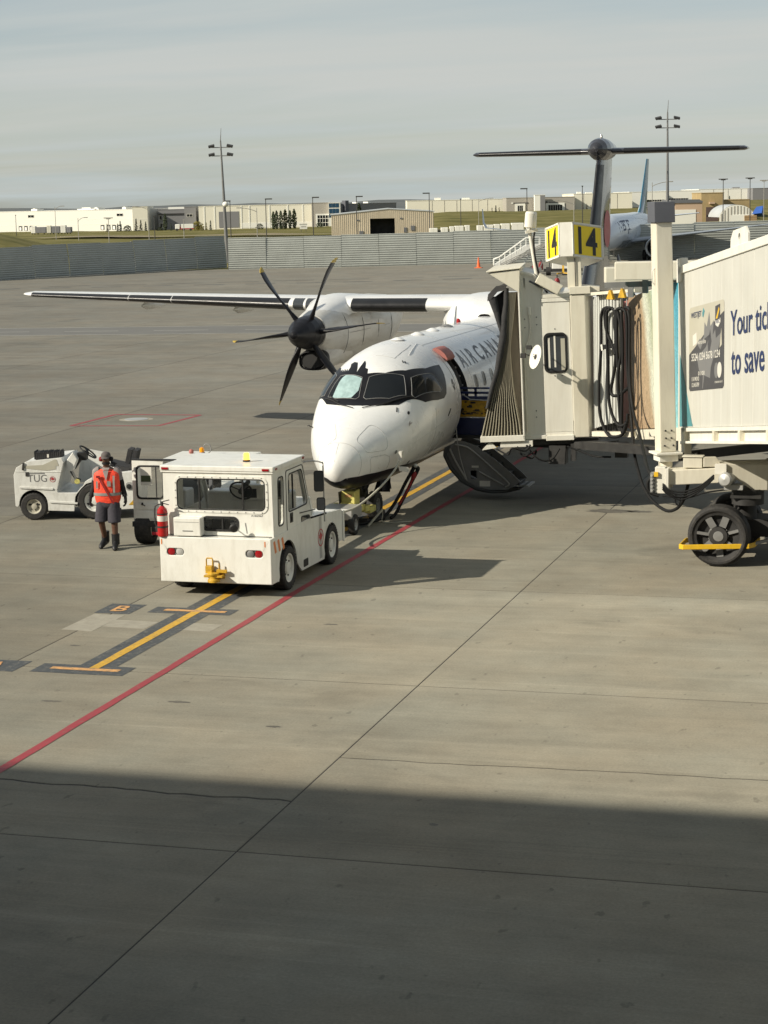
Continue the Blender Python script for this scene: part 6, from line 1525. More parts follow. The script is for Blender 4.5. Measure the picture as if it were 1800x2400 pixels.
def ctext(body, fx0, fx1, fy0, fy1, mt, th=.0065, bold=.01):
    b = MB(Mt); x, z = cp(fx0, fy1); x1, z1 = cp(fx1, fy0); add_text(b, body, T0((x, z, .003)), x1 - x, z1 - z, 0, bold, th); b.build('print_lettering', [mt], CD)
ctext('WESTJET', .06, .37, .065, .15, 'print_navy'); cpoly('print_shape', [(.39, .10), (.42, .04), (.46, .08), (.42, .15), (.40, .14)], .006, 'print_teal', CD)
cpoly('print_shape', [(.76, .055), (.89, .04), (.89, .21), (.76, .22)], .006, 'print_charcoal', CD); cpoly('print_shape', [(.78, .2), (.86, .07), (.88, .1), (.82, .2)], .007, 'yellow_paint', CD)
cpoly('print_shape', [(.76, .22), (.90, .20), (.90, .25), (.84, .30), (.77, .27)], .006, 'print_white', CD); ctext('RBC', .78, .89, .215, .255, 'print_navy', .0075)
cpoly('print_shape', [(.11, .34), (.22, .31), (.235, .44), (.12, .47)], .006, 'print_white', CD)
ctext('world elite', .26, .50, .405, .455, 'print_white'); ctext('5524 1234 5678 1234', .08, .90, .555, .645, 'print_white', bold=.015)
ctext('01/00', .28, .47, .775, .825, 'print_white'); ctext('K RAYMOND', .09, .31, .835, .885, 'print_white'); ctext('123456789', .09, .31, .905, .955, 'print_white')
for fx, mt in ((.80, 'print_grey'), (.885, 'print_white')):
    x, z = cp(fx, .79); b = MB(Mt); b.plate(circ(x, z, .13, 24), T0((0, 0, .003)), .006 if mt == 'print_grey' else .007); b.build('print_disc', [mt], CD)
ctext('mastercard', .76, .97, .905, .935, 'print_white', bold=.004)
b = MB(Mt); b.plate([(.86 + .0, 0)] * 0 + [(2.72, 1.30), (2.82, 1.62), (2.86, 1.35)], T0((0, 0, .003)), .006); b.build('print_shape', ['print_sand'], CD)
# --- lift columns, cross beam and wheel bogie
def col(o_, near):
    M = Matrix.Translation(Vector((6.60, -1.45, 1.92)) - BASE + no * o_) @ Matrix(((1, 0, -.034, 0), (0, 1, .09, 0), (0, 0, 1, 0), (0, 0, 0, 1))) @ Matrix.Rotation(math.atan2(no.y, no.x) + PI + .1, 4, 'Z')
    b = MB(M); b.box((-.15, -.15, 0), (.15, .15, 4.0)); c_ = b.build('lift_column', ['bridge_cream'], JB, .02)
    b = MB(M); b.box((-.19, -.19, 3.98), (.19, .19, 4.34)); b.build('column_cap', ['bridge_grey'], c_, .012)
    b = MB(M); b.box((-.24, -.22, -.04), (.24, .22, .0)); b.box((-.17, -.17, -.16), (.17, .17, -.04)); b.build('column_flange', ['bridge_white'], c_, .006)
    b = MB(M); b.cyl((0, 0, -.62), (0, 0, -.1), .115, n=18); b.box((-.13, -.02, -.62), (-.10, .02, -.1)); b.build('column_tube', ['bridge_cream'], c_)
    b = MB(M)
    for x, z in ((-.05, .38), (.06, .38), (-.045, .25), (.055, .25), (-.07, .12), (.09, .12)): b.cyl((x, -.145, z), (x, -.17, z), .016, n=8)
    b.build('bolt', ['steel_dark'], c_)
    b = MB(M); b.tube([(-.15, -.05, 2.9), (-.20, -.05, 2.95), (-.20, -.05, 3.15), (-.15, -.05, 3.2)], .012, 5); b.build('grab_handle', ['bridge_white'], c_)
col(0, True); col(-3.6, False)
BB = BI
b = MB(BB); b.bar((6.52, -1.66, 1.50), (7.62, -1.58, 1.56), .42, .26); b.build('cross_beam', ['bridge_cream'], JB, .012)
b = MB(BB); b.plate([(0, 0), (.20, .0), (.88, -.02), (.88, -.46), (.62, -.46), (.22, -.18), (0, -.15)], fr((7.54, -1.92, 1.77), (.96, .28, 0), (0, 0, 1)), .05); b.plate([(0, 0), (3.0, .0), (3.0, -.46), (.65, -.46), (.25, -.2), (0, -.15)], fr((7.60, -1.4, 1.77), (.96, .28, 0), (0, 0, 1)), .05); b.plate([(0, 0), (.52, 0), (.52, .95), (0, .85)], fr((7.54, -1.92, 1.77), (-.12, .99, 0), (.96, .28, 0)), .02); b.box((8.3, -1.7, 1.30), (9.6, -.9, 1.76))
b.build('bogie_frame', ['bridge_cream'], JB, .008)
b = MB(BB); b.box((7.52, -1.97, 1.60), (7.72, -1.90, 1.78)); b.build('junction_box', ['bridge_white'], JB, .006)
b = MB(BB); b.box((6.95, -1.78, 1.68), (7.28, -1.58, 1.86)); b.box((6.93, -1.80, 1.865), (7.30, -1.56, 1.885)); b.plate([(0, 0), (.34, 0), (.22, .17), (0, .17)], fr((7.28, -1.70, 1.70), (.96, .28, 0), (0, 0, 1)), .1); b.build('equipment_box', ['bridge_cream'], JB, .008)
b = MB(BB); b.bar((6.7, -1.15, 1.78), (10.5, -.1, 2.15), .10, .16); b.build('steering_link', ['bridge_grey'], JB)
b = MB(BB); b.bar((6.78, -1.22, 1.80), (7.16, -1.10, 1.85), .03, .11); cp_ = b.build('name_plate', ['steel_dark'], JB)
b = MB(BB); add_text(b, 'BADE', fr((6.86, -1.245, 1.775), (.96, .28, .10), (0, 0, 1)), .27, .065, 0, .02, .004); b.cyl((6.83, -1.24, 1.80), (6.83, -1.27, 1.80), .035, n=12); b.build('lettering', ['print_white'], cp_)
# end bracket with the socket panel at the foot of the near column
b = MB(BB); b.box((6.48, -1.92, 1.24), (6.66, -1.72, 1.70)); b.box((6.66, -1.94, 1.26), (6.72, -1.70, 1.68)); b.build('end_bracket', ['bridge_white'], JB, .008)
b = MB(BB); b.box((6.40, -1.95, 1.26), (6.475, -1.76, 1.60))
for k in range(5): b.cyl((6.43, -1.95, 1.30 + k * .065), (6.43, -1.98, 1.30 + k * .065), .022, n=8, mi=1)
b.box((6.47, -1.97, 1.54), (6.54, -1.93, 1.62), 2); b.build('socket_panel', ['steel_grey', 'steel_light', 'yellow_paint'], JB)
b = MB(BB)
for k in range(4):
    z0 = 1.42 - k * .03; b.tube([(6.62, -1.95 - k * .01, z0), (6.72, -1.97, z0 - .10), (6.95, -1.96, z0 - .14 - k * .015), (7.25, -1.93, z0 - .04), (7.50, -1.90, 1.58 - k * .02)], .016, 6, sub=4)
b.tube([(6.62, -1.9, 1.2), (6.85, -1.93, 1.18), (7.1, -1.93, 1.19), (7.35, -1.92, 1.27), (7.75, -1.85, 1.33)], .016, 6, sub=4); b.tube([(6.47, -1.9, 1.55), (6.36, -1.92, 1.45), (6.38, -1.92, 1.27), (6.55, -1.92, 1.2)], .03, 6, sub=4); b.tube([(6.85, -1.95, 1.24), (6.84, -1.96, 1.10), (6.90, -1.96, 1.05), (6.93, -1.95, 1.2)], .014, 5, sub=4)
b.build('control_cable', ['cable_black'], JB)
b = MB(BB); b.lathe([(.001, -.02), (.10, 0), (.125, .03), (.125, .09), (.105, .12), (.105, .28), (.001, .29)], (7.70, -2.10, 1.53), (.25, .95, -.05), 20, 0); b.box((7.68, -2.0, 1.34), (8.0, -1.75, 1.42)); b.build('drive_motor', ['steel_light'], JB)
b = MB(BB); b.cyl((8.05, -1.6, 1.05), (8.05, -1.6, 1.32), .28, n=20); b.box((7.78, -1.9, 1.18), (8.3, -1.4, 1.23)); b.cyl((7.98, -1.35, .75), (7.98, -1.35, 1.1), .2, n=16); b.box((7.5, -1.5, .45), (9.0, -.75, .75)); b.build('turntable', ['steel_dark'], JB)
for yy in (-1.93, -.55):
    M_ = (7.60 + (yy + 1.93) * .07, yy, .535)
    o = wheel('wheel', JB, Vector(M_) - BASE, (.05, 1, 0), .535, .36, .40, ('rubber', 'steel_dark'), -1, 40, .42, lugs=0, deep=.32, tread=False)
    if yy < -1.5:
        b = MB(); 
        for k in range(7):
            a = 2 * PI * k / 7 + .3; d = Vector((math.cos(a), 0, math.sin(a)))
            b.bar(d * .17 + Vector((0, -.10, 0)), d * .395 + Vector((0, -.115, 0)), .12 if k % 3 else .05, .02, up=(0, 1, 0))
        b.build('spoke', ['steel_grey'], o)
        b = MB(); b.lathe([(.001, -.155), (.085, -.15), (.10, -.12), (.10, -.06), (.19, -.055), (.20, 0)], (0, 0, 0), (0, 1, 0), 24)
        for k in range(10): b.sphere((.155 * math.cos(k * .628), -.068, .155 * math.sin(k * .628)), .021, 8, 6, 1)
        b.build('hub', ['steel_grey', 'steel_light'], o)
b = MB(BB)
gp = [(8.25, -1.55, .40), (8.20, -1.95, .385), (8.12, -2.08, .38), (7.02, -2.24, .36), (6.95, -2.18, .36), (6.98, -1.62, .37), (7.03, -1.55, .37), (7.3, -1.50, .38)]
for a, c in zip(gp[:-1], gp[1:]): b.bar(Vector(a) - (Vector(c) - Vector(a)).normalized() * .012, Vector(c) + (Vector(c) - Vector(a)).normalized() * .012, .03, .085)
b.build('wheel_guard', ['yellow_paint'], JB, .008)
b = MB(BB); b.bar((8.2, -1.9, .40), (9.0, -1.1, .50), .05, .05); b.build('guard_arm', ['steel_grey'], JB)
# --- cable hoist boxes above the inner tunnel
for x0, y0, x1, y1, z0, z1 in ((5.45, .08, 6.35, .18, 4.86, 5.19), (5.10, 1.0, 6.2, 1.3, 4.76, 5.06)):
    b = MB(BB); b.bar((x0, y0, (z0 + z1) / 2), (x1 + .6, y1 + .1, (z0 + z1) / 2), .42, z1 - z0); b.build('hoist_box', ['bridge_cream'], JB, .02)
b = MB(BB); b.bar((5.2, .4, 4.75), (6.5, .6, 4.78), .1, .1); b.box((5.9, .4, 4.6), (6.0, .5, 4.85)); b.box((6.2, .4, 4.62), (6.3, .5, 4.9)); b.box((5.55, .9, 4.5), (5.65, 1.0, 4.75)); b.build('hoist_trolley', ['steel_grey'], JB)
# --- ground power cables hung on two hooks
PC = thing('power_cable', 'black ground power cables looped on yellow hooks beside the bridge curtain', 'cable', (5.1, 2.85, 1.6))
PB = Matrix.Translation((-5.1, -2.85, -1.6))
LPS = [[(4.9, 2.98, 4.18), (4.78, 3.08, 4.19), (4.68, 3.15, 4.12), (4.65, 3.18, 3.92), (4.65, 3.18, 3.46), (4.6, 3.22, 2.68), (4.6, 3.22, 2.22), (4.65, 3.18, 1.91), (4.8, 3.06, 1.66), (4.98, 2.92, 1.63), (5.14, 2.79, 1.7), (5.23, 2.72, 1.88), (5.26, 2.7, 2.12)],
       [(4.88, 3.0, 4.18), (4.96, 2.94, 4.14), (4.98, 2.92, 3.93), (4.98, 2.92, 3.17), (4.92, 2.97, 2.78), (4.87, 3.01, 2.56), (4.91, 2.97, 2.46), (5.02, 2.89, 2.46), (5.16, 2.78, 2.54), (5.27, 2.69, 2.64)],
       [(4.81, 3.03, 4.17), (4.75, 3.08, 4.12), (4.74, 3.09, 3.95), (4.79, 3.05, 3.71), (4.9, 2.96, 3.47), (4.98, 2.90, 3.28)],
       [(4.87, 2.97, 4.16), (4.79, 3.03, 4.08), (4.79, 3.03, 3.62), (4.81, 3.02, 3.01), (4.83, 3.0, 2.39), (4.9, 2.95, 2.09), (5.02, 2.85, 1.9), (5.14, 2.75, 1.87), (5.25, 2.69, 1.95)],
       [(5.13, 2.77, 4.19), (5.05, 2.82, 4.18), (5.02, 2.85, 4.06), (5.02, 2.85, 3.48), (5.04, 2.84, 3.02)],
       [(5.15, 2.79, 4.18), (5.12, 2.81, 4.05), (5.15, 2.77, 3.49), (5.14, 2.78, 2.72), (5.12, 2.79, 1.96), (5.15, 2.76, 1.76)],
       [(5.2, 2.75, 4.21), (5.27, 2.69, 4.2), (5.3, 2.67, 4.1), (5.3, 2.67, 3.35), (5.32, 2.65, 2.66), (5.37, 2.61, 2.41), (5.39, 2.6, 2.2)],
       [(5.08, 2.81, 4.18), (5.16, 2.75, 4.17), (5.22, 2.70, 4.1), (5.25, 2.67, 3.8), (5.25, 2.68, 3.19), (5.3, 2.63, 2.59), (5.36, 2.55, 1.98), (5.51, 1.92, 1.46), (5.68, 1.3, 1.21), (5.88, .68, .97), (6.14, .1, .79), (6.46, -.46, .71), (6.71, -.89, .81), (6.89, -1.22, 1.04), (7.0, -1.47, 1.35)],
       [(5.03, 2.85, 4.15), (5.11, 2.79, 3.79), (5.12, 2.78, 3.33), (5.04, 2.84, 2.87), (5.07, 2.82, 2.26), (5.11, 2.79, 1.86), (5.16, 2.75, 1.73), (5.23, 2.70, 1.97)],
       [(5.27, 2.66, 4.15), (5.31, 2.62, 3.9), (5.31, 2.62, 2.9), (5.42, 2.34, 2.24), (5.69, 1.32, 1.95), (5.96, .28, 1.61), (6.19, -.73, 1.46), (6.44, -1.5, 1.42)]]
for i, pth in enumerate(LPS):
    b = MB(PB); b.tube(pth, .033 if i not in (7, 9) else .03, 7, sub=4); b.build('cable_loop', ['cable_black'], PC)
b = MB(PB); b.bar((4.68, 3.14, 3.40), (4.98, 2.9, 3.45), .03, .09); b.bar((4.66, 3.16, 3.39), (4.70, 3.13, 3.40), .04, .12, 1); b.build('strap', ['cable_black', 'print_white'], PC)
for x, y, z in ((4.90, 2.98, 4.36), (5.17, 2.77, 4.40)):
    b = MB(PB); b.plate([(-.10, 0), (.10, 0), (.02, .18), (-.02, .18)], fr((x, y, z), (.78, -.62, 0), (0, 0, 1)), .06); b.bar((x - .07, y + .055, z), (x - .07, y + .055, z - .2), .02, .02, 1); b.bar((x + .07, y - .055, z), (x + .07, y - .055, z - .2), .02, .02, 1); b.cyl((x, y, z + .15), (x + .02, y, 4.95), .008, n=5, mi=1); b.build('hook', ['hitch_yellow', 'steel_light'], PC)
# --- boarding gangway between cab and aircraft door
GW = thing('boarding_gangway', 'blue and yellow boarding gangway between aircraft door and bellows', 'gangway', (1.9, 5.4, 1.3))
GB = Matrix.Translation((-1.9, -5.4, -1.3))
b = MB(GB); b.box((1.0, 5.18, 1.34), (2.6, 5.23, 1.72)); b.build('side_panel', ['blue_navy'], GW)
b = MB(GB); b.box((.95, 5.18, 1.745), (2.6, 5.22, 2.10)); yp = b.build('yellow_panel', ['hitch_yellow'], GW)
rnd = random.Random(4)
for k in range(30):
    x = 1.12 + rnd.random() * .85; z = 1.77 + rnd.random() * .28; w_ = .03 + rnd.random() * .12
    b = MB(GB); b.box((x, 5.168, z), (x + w_, 5.179, z + .012 + rnd.random() * .03)); b.build('cut_out', ['steel_dark'], yp)
b = MB(GB); b.box((.9, 5.16, 2.11), (2.6, 5.24, 2.19)); b.box((.9, 5.17, 2.24), (2.6, 5.22, 2.29)); b.box((.9, 5.17, 2.345), (2.6, 5.21, 2.385)); b.box((1.55, 5.17, 2.1), (1.6, 5.22, 2.36)); b.box((1.95, 5.17, 1.3), (2.0, 5.23, 2.36)); b.build('guard_rail', ['blue_navy'], GW)
b = MB(GB); b.tube([(1.28, 5.15, 2.24), (1.43, 5.14, 2.15), (1.53, 5.13, 2.12), (2.2, 5.13, 2.10)], .014, 6, sub=3); b.box((1.0, 5.16, 1.725), (1.45, 5.175, 1.742)); b.build('rail_trim', ['steel_light'], GW)
b = MB(GB); b.box((1.0, 5.0, 1.30), (2.6, 5.24, 1.36)); b.build('floor', ['steel_dark'], GW)
# ------------------------------------------------------------------ pushback tug in front of the nose (facing the aircraft)
# local frame: origin on the ground below the rear centre, x across, y forward
def leaf_pts(s=1.0):
    h = [(0, 1), (.16, .66), (.36, .78), (.28, .38), (.52, .56), (.58, .42), (.92, .46), (.80, .22), (.96, .10), (.55, -.22), (.60, -.40), (.10, -.34)]
    p = h + [(.045, -.80), (-.045, -.80)] + [(-x, y) for x, y in h[:0:-1]]
    return [(x * s, y * s) for x, y in p]
def roundel(parent, M, r):
    b = MB(M); b.plate(circ(0, 0, r, 28), Matrix.Translation((0, 0, .002)), .003, [circ(0, 0, r * .87, 28)]); rd = b.build('maple_emblem', ['red_paint'], parent)
    b = MB(M); b.plate(leaf_pts(r * .66), Matrix.Translation((0, r * .05, .002)), .003); b.build('emblem_leaf', ['red_paint'], rd)
XZ = lambda x, y, z: fr((x, y, z), (1, 0, 0), (0, 0, 1))             # faces the camera side (-y)
TG = thing('pushback_tug', 'white cabbed pushback tug with a red extinguisher on its rear, towing from the nose', 'tug', (-.10, -6.0, 0))
HW = .97
# rear counterweight body
b = MB(); ck = (rr(-.85, .68, -.55, .80, .058, 6), rr(.53, .68, .83, .80, .058, 6))
b.plate([(-HW, .24), (HW, .24), (HW, .99), (-HW, .99)], XZ(0, -.12, 0), .04, ck); b.box((-HW, -.12, .24), (HW - .06, .30, .985)); b.box((-HW, .06, .24), (-HW + .05, 1.4, .98))
body = b.build('body', ['tug_white'], TG, .012)
# side skin on the right with wheel arches cut out
def arch(cy, cz, r, n=12, a0=0, a1=180): return [(cy + r * math.cos(R_(a)), cz + r * math.sin(R_(a))) for a in [a1 + (a0 - a1) * i / n for i in range(n + 1)]]
SIDE = [(-.12, .99), (-.12, .24)] + [(.10, .24), (.20, .23)] + [(.24, .30)] + arch(.68, .38, .46, 14, 8, 172) + [(1.16, .36), (1.38, .19), (2.62, .17), (2.66, .25)] + arch(3.04, .33, .42, 14, 10, 172) + [(3.50, .33), (3.72, .33), (3.74, .84), (3.6, .90), (2.06, 1.01), (1.6, 1.02), (.4, .99)]
for s in (1, -1):
    b = MB(); M = fr((HW if s > 0 else -HW + .03, 0, 0), (0, 1, 0), (0, 0, 1)); M = M @ Matrix.Translation((0, 0, -.03 if s > 0 else -.03))
    b.plate(SIDE, M, .03); sd = b.build('side_skirt', ['tug_white'], TG)
    if s > 0: right_side = sd
b = MB()
b.plate([(2.0, .99), (2.06, 1.01), (3.6, .90), (3.74, .84), (3.78, .33), (3.6, .28), (2.0, .3)], fr((-HW + .03, 0, 0), (0, 1, 0), (0, 0, 1)), 2 * HW - .09); b.build('bonnet', ['tug_white'], TG, .03)
b = MB(); b.plate([(2.25, .98), (2.55, 1.26), (2.75, 1.26), (2.95, .93)], fr((.25, 0, 0), (0, 1, 0), (0, 0, 1)), .45); b.build('filler_housing', ['tug_white'], TG, .03)
b = MB(); b.box((-HW + .1, .3, .3), (HW - .12, 3.6, .45)); b.box((-.5, .1, .18), (.5, 3.5, .3)); b.build('chassis', ['steel_dark'], TG)
b = MB(); b.box((HW - .001, 3.72 - .02, .30), (HW + .02, 3.79, .86)); b.build('front_bumper', ['tug_white'], TG, .008)
b = MB(); b.box((HW - .028, 2.36, .22), (HW + .0015, 2.50, .96)); b.build('side_band', ['steel_light'], TG)
# cab shell: rear wall, sides, windscreen frame, roof
CW = .955
rear = [(-CW, 1.0), (CW, 1.0), (CW - .01, 2.06), (-CW + .01, 2.06)]
gw = rr(-.70, 1.43, .82, 1.93, .085, 6); lw = rr(-.265, 1.09, .335, 1.30, .075, 6)
b = MB(); b.plate(rear, XZ(0, .08, 0), .045, [gw, lw]); b.build('cab_rear_wall', ['tug_white'], TG)
b = MB(); b.plate(rr(-.755, 1.375, .875, 1.985, .13, 8), XZ(0, .036, 0), .012, [rr(-.715, 1.415, .835, 1.945, .095, 8)]); wf = b.build('rear_window_frame', ['tug_white'], TG)
b = MB()
for k in range(11):
    for z in (1.396, 1.964): b.sphere((-.66 + k * .143, .022, z), .011, 6, 4)
for k in range(4):
    for x in (-.735, .855): b.sphere((x, .022, 1.49 + k * .125), .011, 6, 4)
b.build('rivet', ['steel_light'], wf)
b = MB(); b.plate(rr(-.72, 1.41, .84, 1.95, .10, 8), XZ(0, .040, 0), .006, [rr(-.695, 1.435, .815, 1.925, .085, 8)]); b.box((-.335, .035, 1.43), (-.31, .062, 1.93)); b.box((.425, .035, 1.43), (.45, .062, 1.93)); b.build('window_gasket', ['gasket'], wf)
bpy_glass = bpy.data.materials.new('clear_glass'); bpy_glass.use_nodes = True
_t = bpy_glass.node_tree; _b = _t.nodes['Principled BSDF']; _tr = N(_t, 'ShaderNodeBsdfTransparent'); _tr.inputs[0].default_value = (.985, .99, .985, 1)
_gl = N(_t, 'ShaderNodeBsdfGlossy'); _gl.inputs['Roughness'].default_value = .03
_fz = N(_t, 'ShaderNodeFresnel'); _fz.inputs[0].default_value = 1.5
_mx = N(_t, 'ShaderNodeMixShader'); L(_t, _fz.outputs[0], _mx.inputs[0]); L(_t, _tr.outputs[0], _mx.inputs[1]); L(_t, _gl.outputs[0], _mx.inputs[2]); L(_t, _mx.outputs[0], _t.nodes['Material Output'].inputs[0])
MATS['clear_glass'] = bpy_glass
b = MB(); b.plate(gw, XZ(0, .062, 0), .004); b.build('rear_window', ['clear_glass'], TG)
b = MB(); b.plate(rr(-.285, 1.07, .355, 1.32, .09, 6), XZ(0, .036, 0), .014, [rr(-.25, 1.105, .32, 1.285, .065, 6)]); b.box((.06, .03, 1.10), (.085, .055, 1.29)); lwf = b.build('lower_window', ['gasket'], TG)
b = MB(); b.plate(lw, XZ(0, .062, 0), .004); b.build('lower_pane', ['clear_glass'], lwf)
for s in (1, -1):
    x = CW if s > 0 else -CW
    M = fr((x, 0, 0), (0, 1, 0), (0, 0, 1)) @ Matrix.Translation((0, 0, -.035 if s > 0 else 0))
    side = [(.04, .985), (.04, 2.06), (1.57, 2.06), (2.03, 1.02), (2.0, .985)]
    sw = rpoly([(.29, 1.14), (.53, 1.14), (.56, 1.92), (.31, 1.92)], .09, 5)
    dwn = rpoly([(.80, 1.30), (1.72, 1.30), (1.78, 1.36), (1.50, 1.91), (.83, 1.91)], .09, 5)
    b = MB(); b.plate(side, M, .035, [sw, dwn]); b.build('cab_side', ['tug_white'], TG)
    b = MB(); b.plate(sw, M @ Matrix.Translation((0, 0, .012)), .004); b.plate(dwn, M @ Matrix.Translation((0, 0, .012)), .004); b.build('side_window', ['clear_glass'], TG)
    if s > 0:
        b = MB(); grow = lambda p, g: [(q[0] + (g if q[0] > sum(a[0] for a in p) / len(p) else -g), q[1] + (g if q[1] > sum(a[1] for a in p) / len(p) else -g)) for q in p]
        b.plate(grow(sw, .022), M @ Matrix.Translation((0, 0, .034)), .008, [sw]); b.plate(grow(dwn, .022), M @ Matrix.Translation((0, 0, .034)), .008, [dwn]); b.box((CW - .01, 1.02, 1.32), (CW + .012, 1.05, 1.90)); b.build('window_gasket', ['gasket'], TG)
        # door outline and lower door glass
        dp = [(.70, .97), (.70, 2.0), (1.55, 2.0), (2.02, 1.05), (2.03, .68), (1.92, .58), (1.42, .53), (1.22, .90), (1.10, .97)]
        inn = [(p[0] + (.014 if p[0] < 1.4 else -.014), p[1] + (.014 if p[1] < 1.2 else -.014)) for p in dp]
        b = MB(); b.plate(rpoly(dp, .05, 3), M @ Matrix.Translation((0, 0, .036)), .007, [rpoly(inn, .05, 3)]); b.build('door_seal', ['gasket'], TG)
        b = MB(); b.plate(rpoly(inn, .05, 3), M @ Matrix.Translation((0, 0, .0352)), .006, [grow(dwn, .024), rpoly([(1.43, 1.10), (1.88, 1.06), (1.90, .66), (1.62, .64)], .08, 4)]); dd = b.build('door', ['tug_white'], TG)
        b = MB(); b.plate(rpoly([(1.40, 1.125), (1.905, 1.085), (1.925, .64), (1.60, .615)], .09, 4), M @ Matrix.Translation((0, 0, .036)), .009, [rpoly([(1.43, 1.10), (1.88, 1.06), (1.90, .66), (1.62, .64)], .08, 4)]); b.build('door_gasket', ['gasket'], dd)
        b = MB(); b.plate(rpoly([(1.43, 1.10), (1.88, 1.06), (1.90, .66), (1.62, .64)], .08, 4), M @ Matrix.Translation((0, 0, .030)), .006); b.build('door_pane', ['window_grey'], dd)
        b = MB(); b.box((CW + .005, .86, 1.10), (CW + .02, .98, 1.26)); b.box((CW + .02, .89, 1.13), (CW + .03, .95, 1.2)); b.build('door_handle', ['gasket'], dd)
b = MB(); b.plate([(-CW, 1.0), (CW, 1.0), (CW, 2.06), (-CW, 2.06)], Matrix(((1, 0, 0, 0), (0, -.40, -.92, 2.03 + .40), (0, .92, -.4, .08), (0, 0, 0, 1))) @ Matrix.Translation((0, 0, 0)), .03, [rr(-.86, 1.10, .86, 1.98, .08, 5)]); b.build('windscreen_frame', ['tug_white'], TG)
b = MB(); b.box((-CW - .035, .0, 2.065), (CW + .035, 1.62, 2.15)); b.box((-CW - .03, .012, 2.03), (CW + .03, .09, 2.066)); b.build('cab_roof', ['tug_white'], TG, .014)
b = MB()
for x0 in (-.955, .80): b.box((x0, -.012, 2.085), (x0 + .115, 0.0, 2.12))
b.box((.99, .10, 2.09), (1.0, .19, 2.12)); b.box((.99, 1.48, 2.09), (1.0, 1.56, 2.13)); b.build('marker_lamp', ['lens_red'], TG)
b = MB(); b.lathe([(.062, 0), (.062, .02), (.05, .03), (.05, .04)], (.31, .62, 2.15), (0, 0, 1), 16, 1); b.lathe([(.055, .035), (.05, .13), (.035, .15), (.001, .152)], (.31, .62, 2.15), (0, 0, 1), 16, 0); b.build('beacon', ['amber_lit', 'gasket'], TG)
# heater box, extinguisher bracket, rear details
b = MB(); b.plate([(-.72, 1.0), (-.25, 1.0), (-.26, 1.32), (-.72, 1.32)], XZ(0, .03, 0), .03); b.box((-.72, -.15, 1.005), (-.245, .03, 1.31)); hb = b.build('heater_box', ['tug_white'], TG, .02)
b = MB(); b.box((-.56, -.156, 1.085), (-.38, -.15, 1.10)); b.box((-.70, -.153, 1.235), (-.27, -.149, 1.24)); b.build('heater_badge', ['steel_grey'], hb)
b = MB(); add_text(b, 'A1B2967', XZ(.575, .034, 1.325), .21, .032, 0, .02, .002); b.build('lettering', ['print_grey'], TG)
b = MB(); b.plate(circ(.775, 1.885, .032, 16), XZ(0, .058, 0), .002); b.build('sticker', ['print_white'], TG)
for cx0, order in ((-.70, ('lens_red', 'lens_clear')), (.68, ('print_grey', 'lens_red'))):
    b = MB(); b.box((cx0 - .15, -.125, .68), (cx0 + .15, -.11, .80)); tl = b.build('lamp_recess', ['tug_white'], TG)
    for q, mt in zip((-.072, .072), order):
        b = MB(); b.lathe([(.068, .045), (.066, .02), (.058, .012), (.03, .004), (.001, .002)], (cx0 + q, -.16, .74), (0, 1, 0), 18); b.lathe([(.070, .05), (.070, .018), (.064, .02)], (cx0 + q, -.16, .74), (0, 1, 0), 18, 1); b.build('tail_lamp', [mt, 'gasket'], tl)
b = MB(); b.box((-.945, -.163, .86), (-.925, -.16, .95)); b.box((.86, -.163, .86), (.88, -.16, .95)); b.build('reflector', ['orange_mark'], TG)
b = MB()
for k in range(3): 
    y0 = -.04 + k * .20; b.plate([(y0, .92), (y0 + .085, .935), (y0 + .16, .735), (y0 + .075, .72)], fr((HW + .0008, 0, 0), (0, 1, 0), (0, 0, 1)), .002)
b.build('warning_stripe', ['orange_mark'], TG)
roundel(TG, fr((HW + .0005, 2.43, .585), (0, 1, 0), (0, 0, 1)), .155)
b = MB(); b.plate(rr(1.47, .23, 1.72, .36, .02, 2), fr((HW + .0005, 0, 0), (0, 1, 0), (0, 0, 1)), .003); b.build('step_pocket', ['gasket'], TG)
# hitch
b = MB(Matrix.Translation((0, -.16, .02))); b.box((-.13, -.02, .30), (.16, .01, .42)); b.lathe([(.10, 0), (.10, .04), (.075, .06), (.075, .10), (.10, .12), (.10, .15), (.001, .16)], (.0, -.10, .26), (0, 0, 1), 16); b.box((-.13, -.13, .40), (-.02, -.02, .52)); b.tube([(-.13, -.07, .5), (-.13, -.07, .62), (-.12, -.07, .645), (-.03, -.07, .645), (-.02, -.07, .62), (-.02, -.07, .5)], .013, 6); b.cyl((.09, -.07, .42), (.09, -.07, .56), .012, n=6); b.bar((.05, -.08, .44), (.22, -.06, .43), .05, .05); b.box((-.15, -.16, .34), (.17, -.05, .375)); b.build('hitch', ['hitch_yellow'], TG, .006)
b = MB(); b.tube([(.30, .03, 1.12), (.30, -.10, 1.13), (.34, -.16, 1.16)], .012, 5); b.lathe([(.001, -.012), (.07, 0), (.07, .02), (.05, .035), (.001, .04)], (.33, -.14, 1.16), (.25, -1, -.2), 16); b.cyl((.33, -.10, 1.17), (.33, -.08, 1.32), .008, n=5); b.build('round_mirror', ['gasket'], TG)
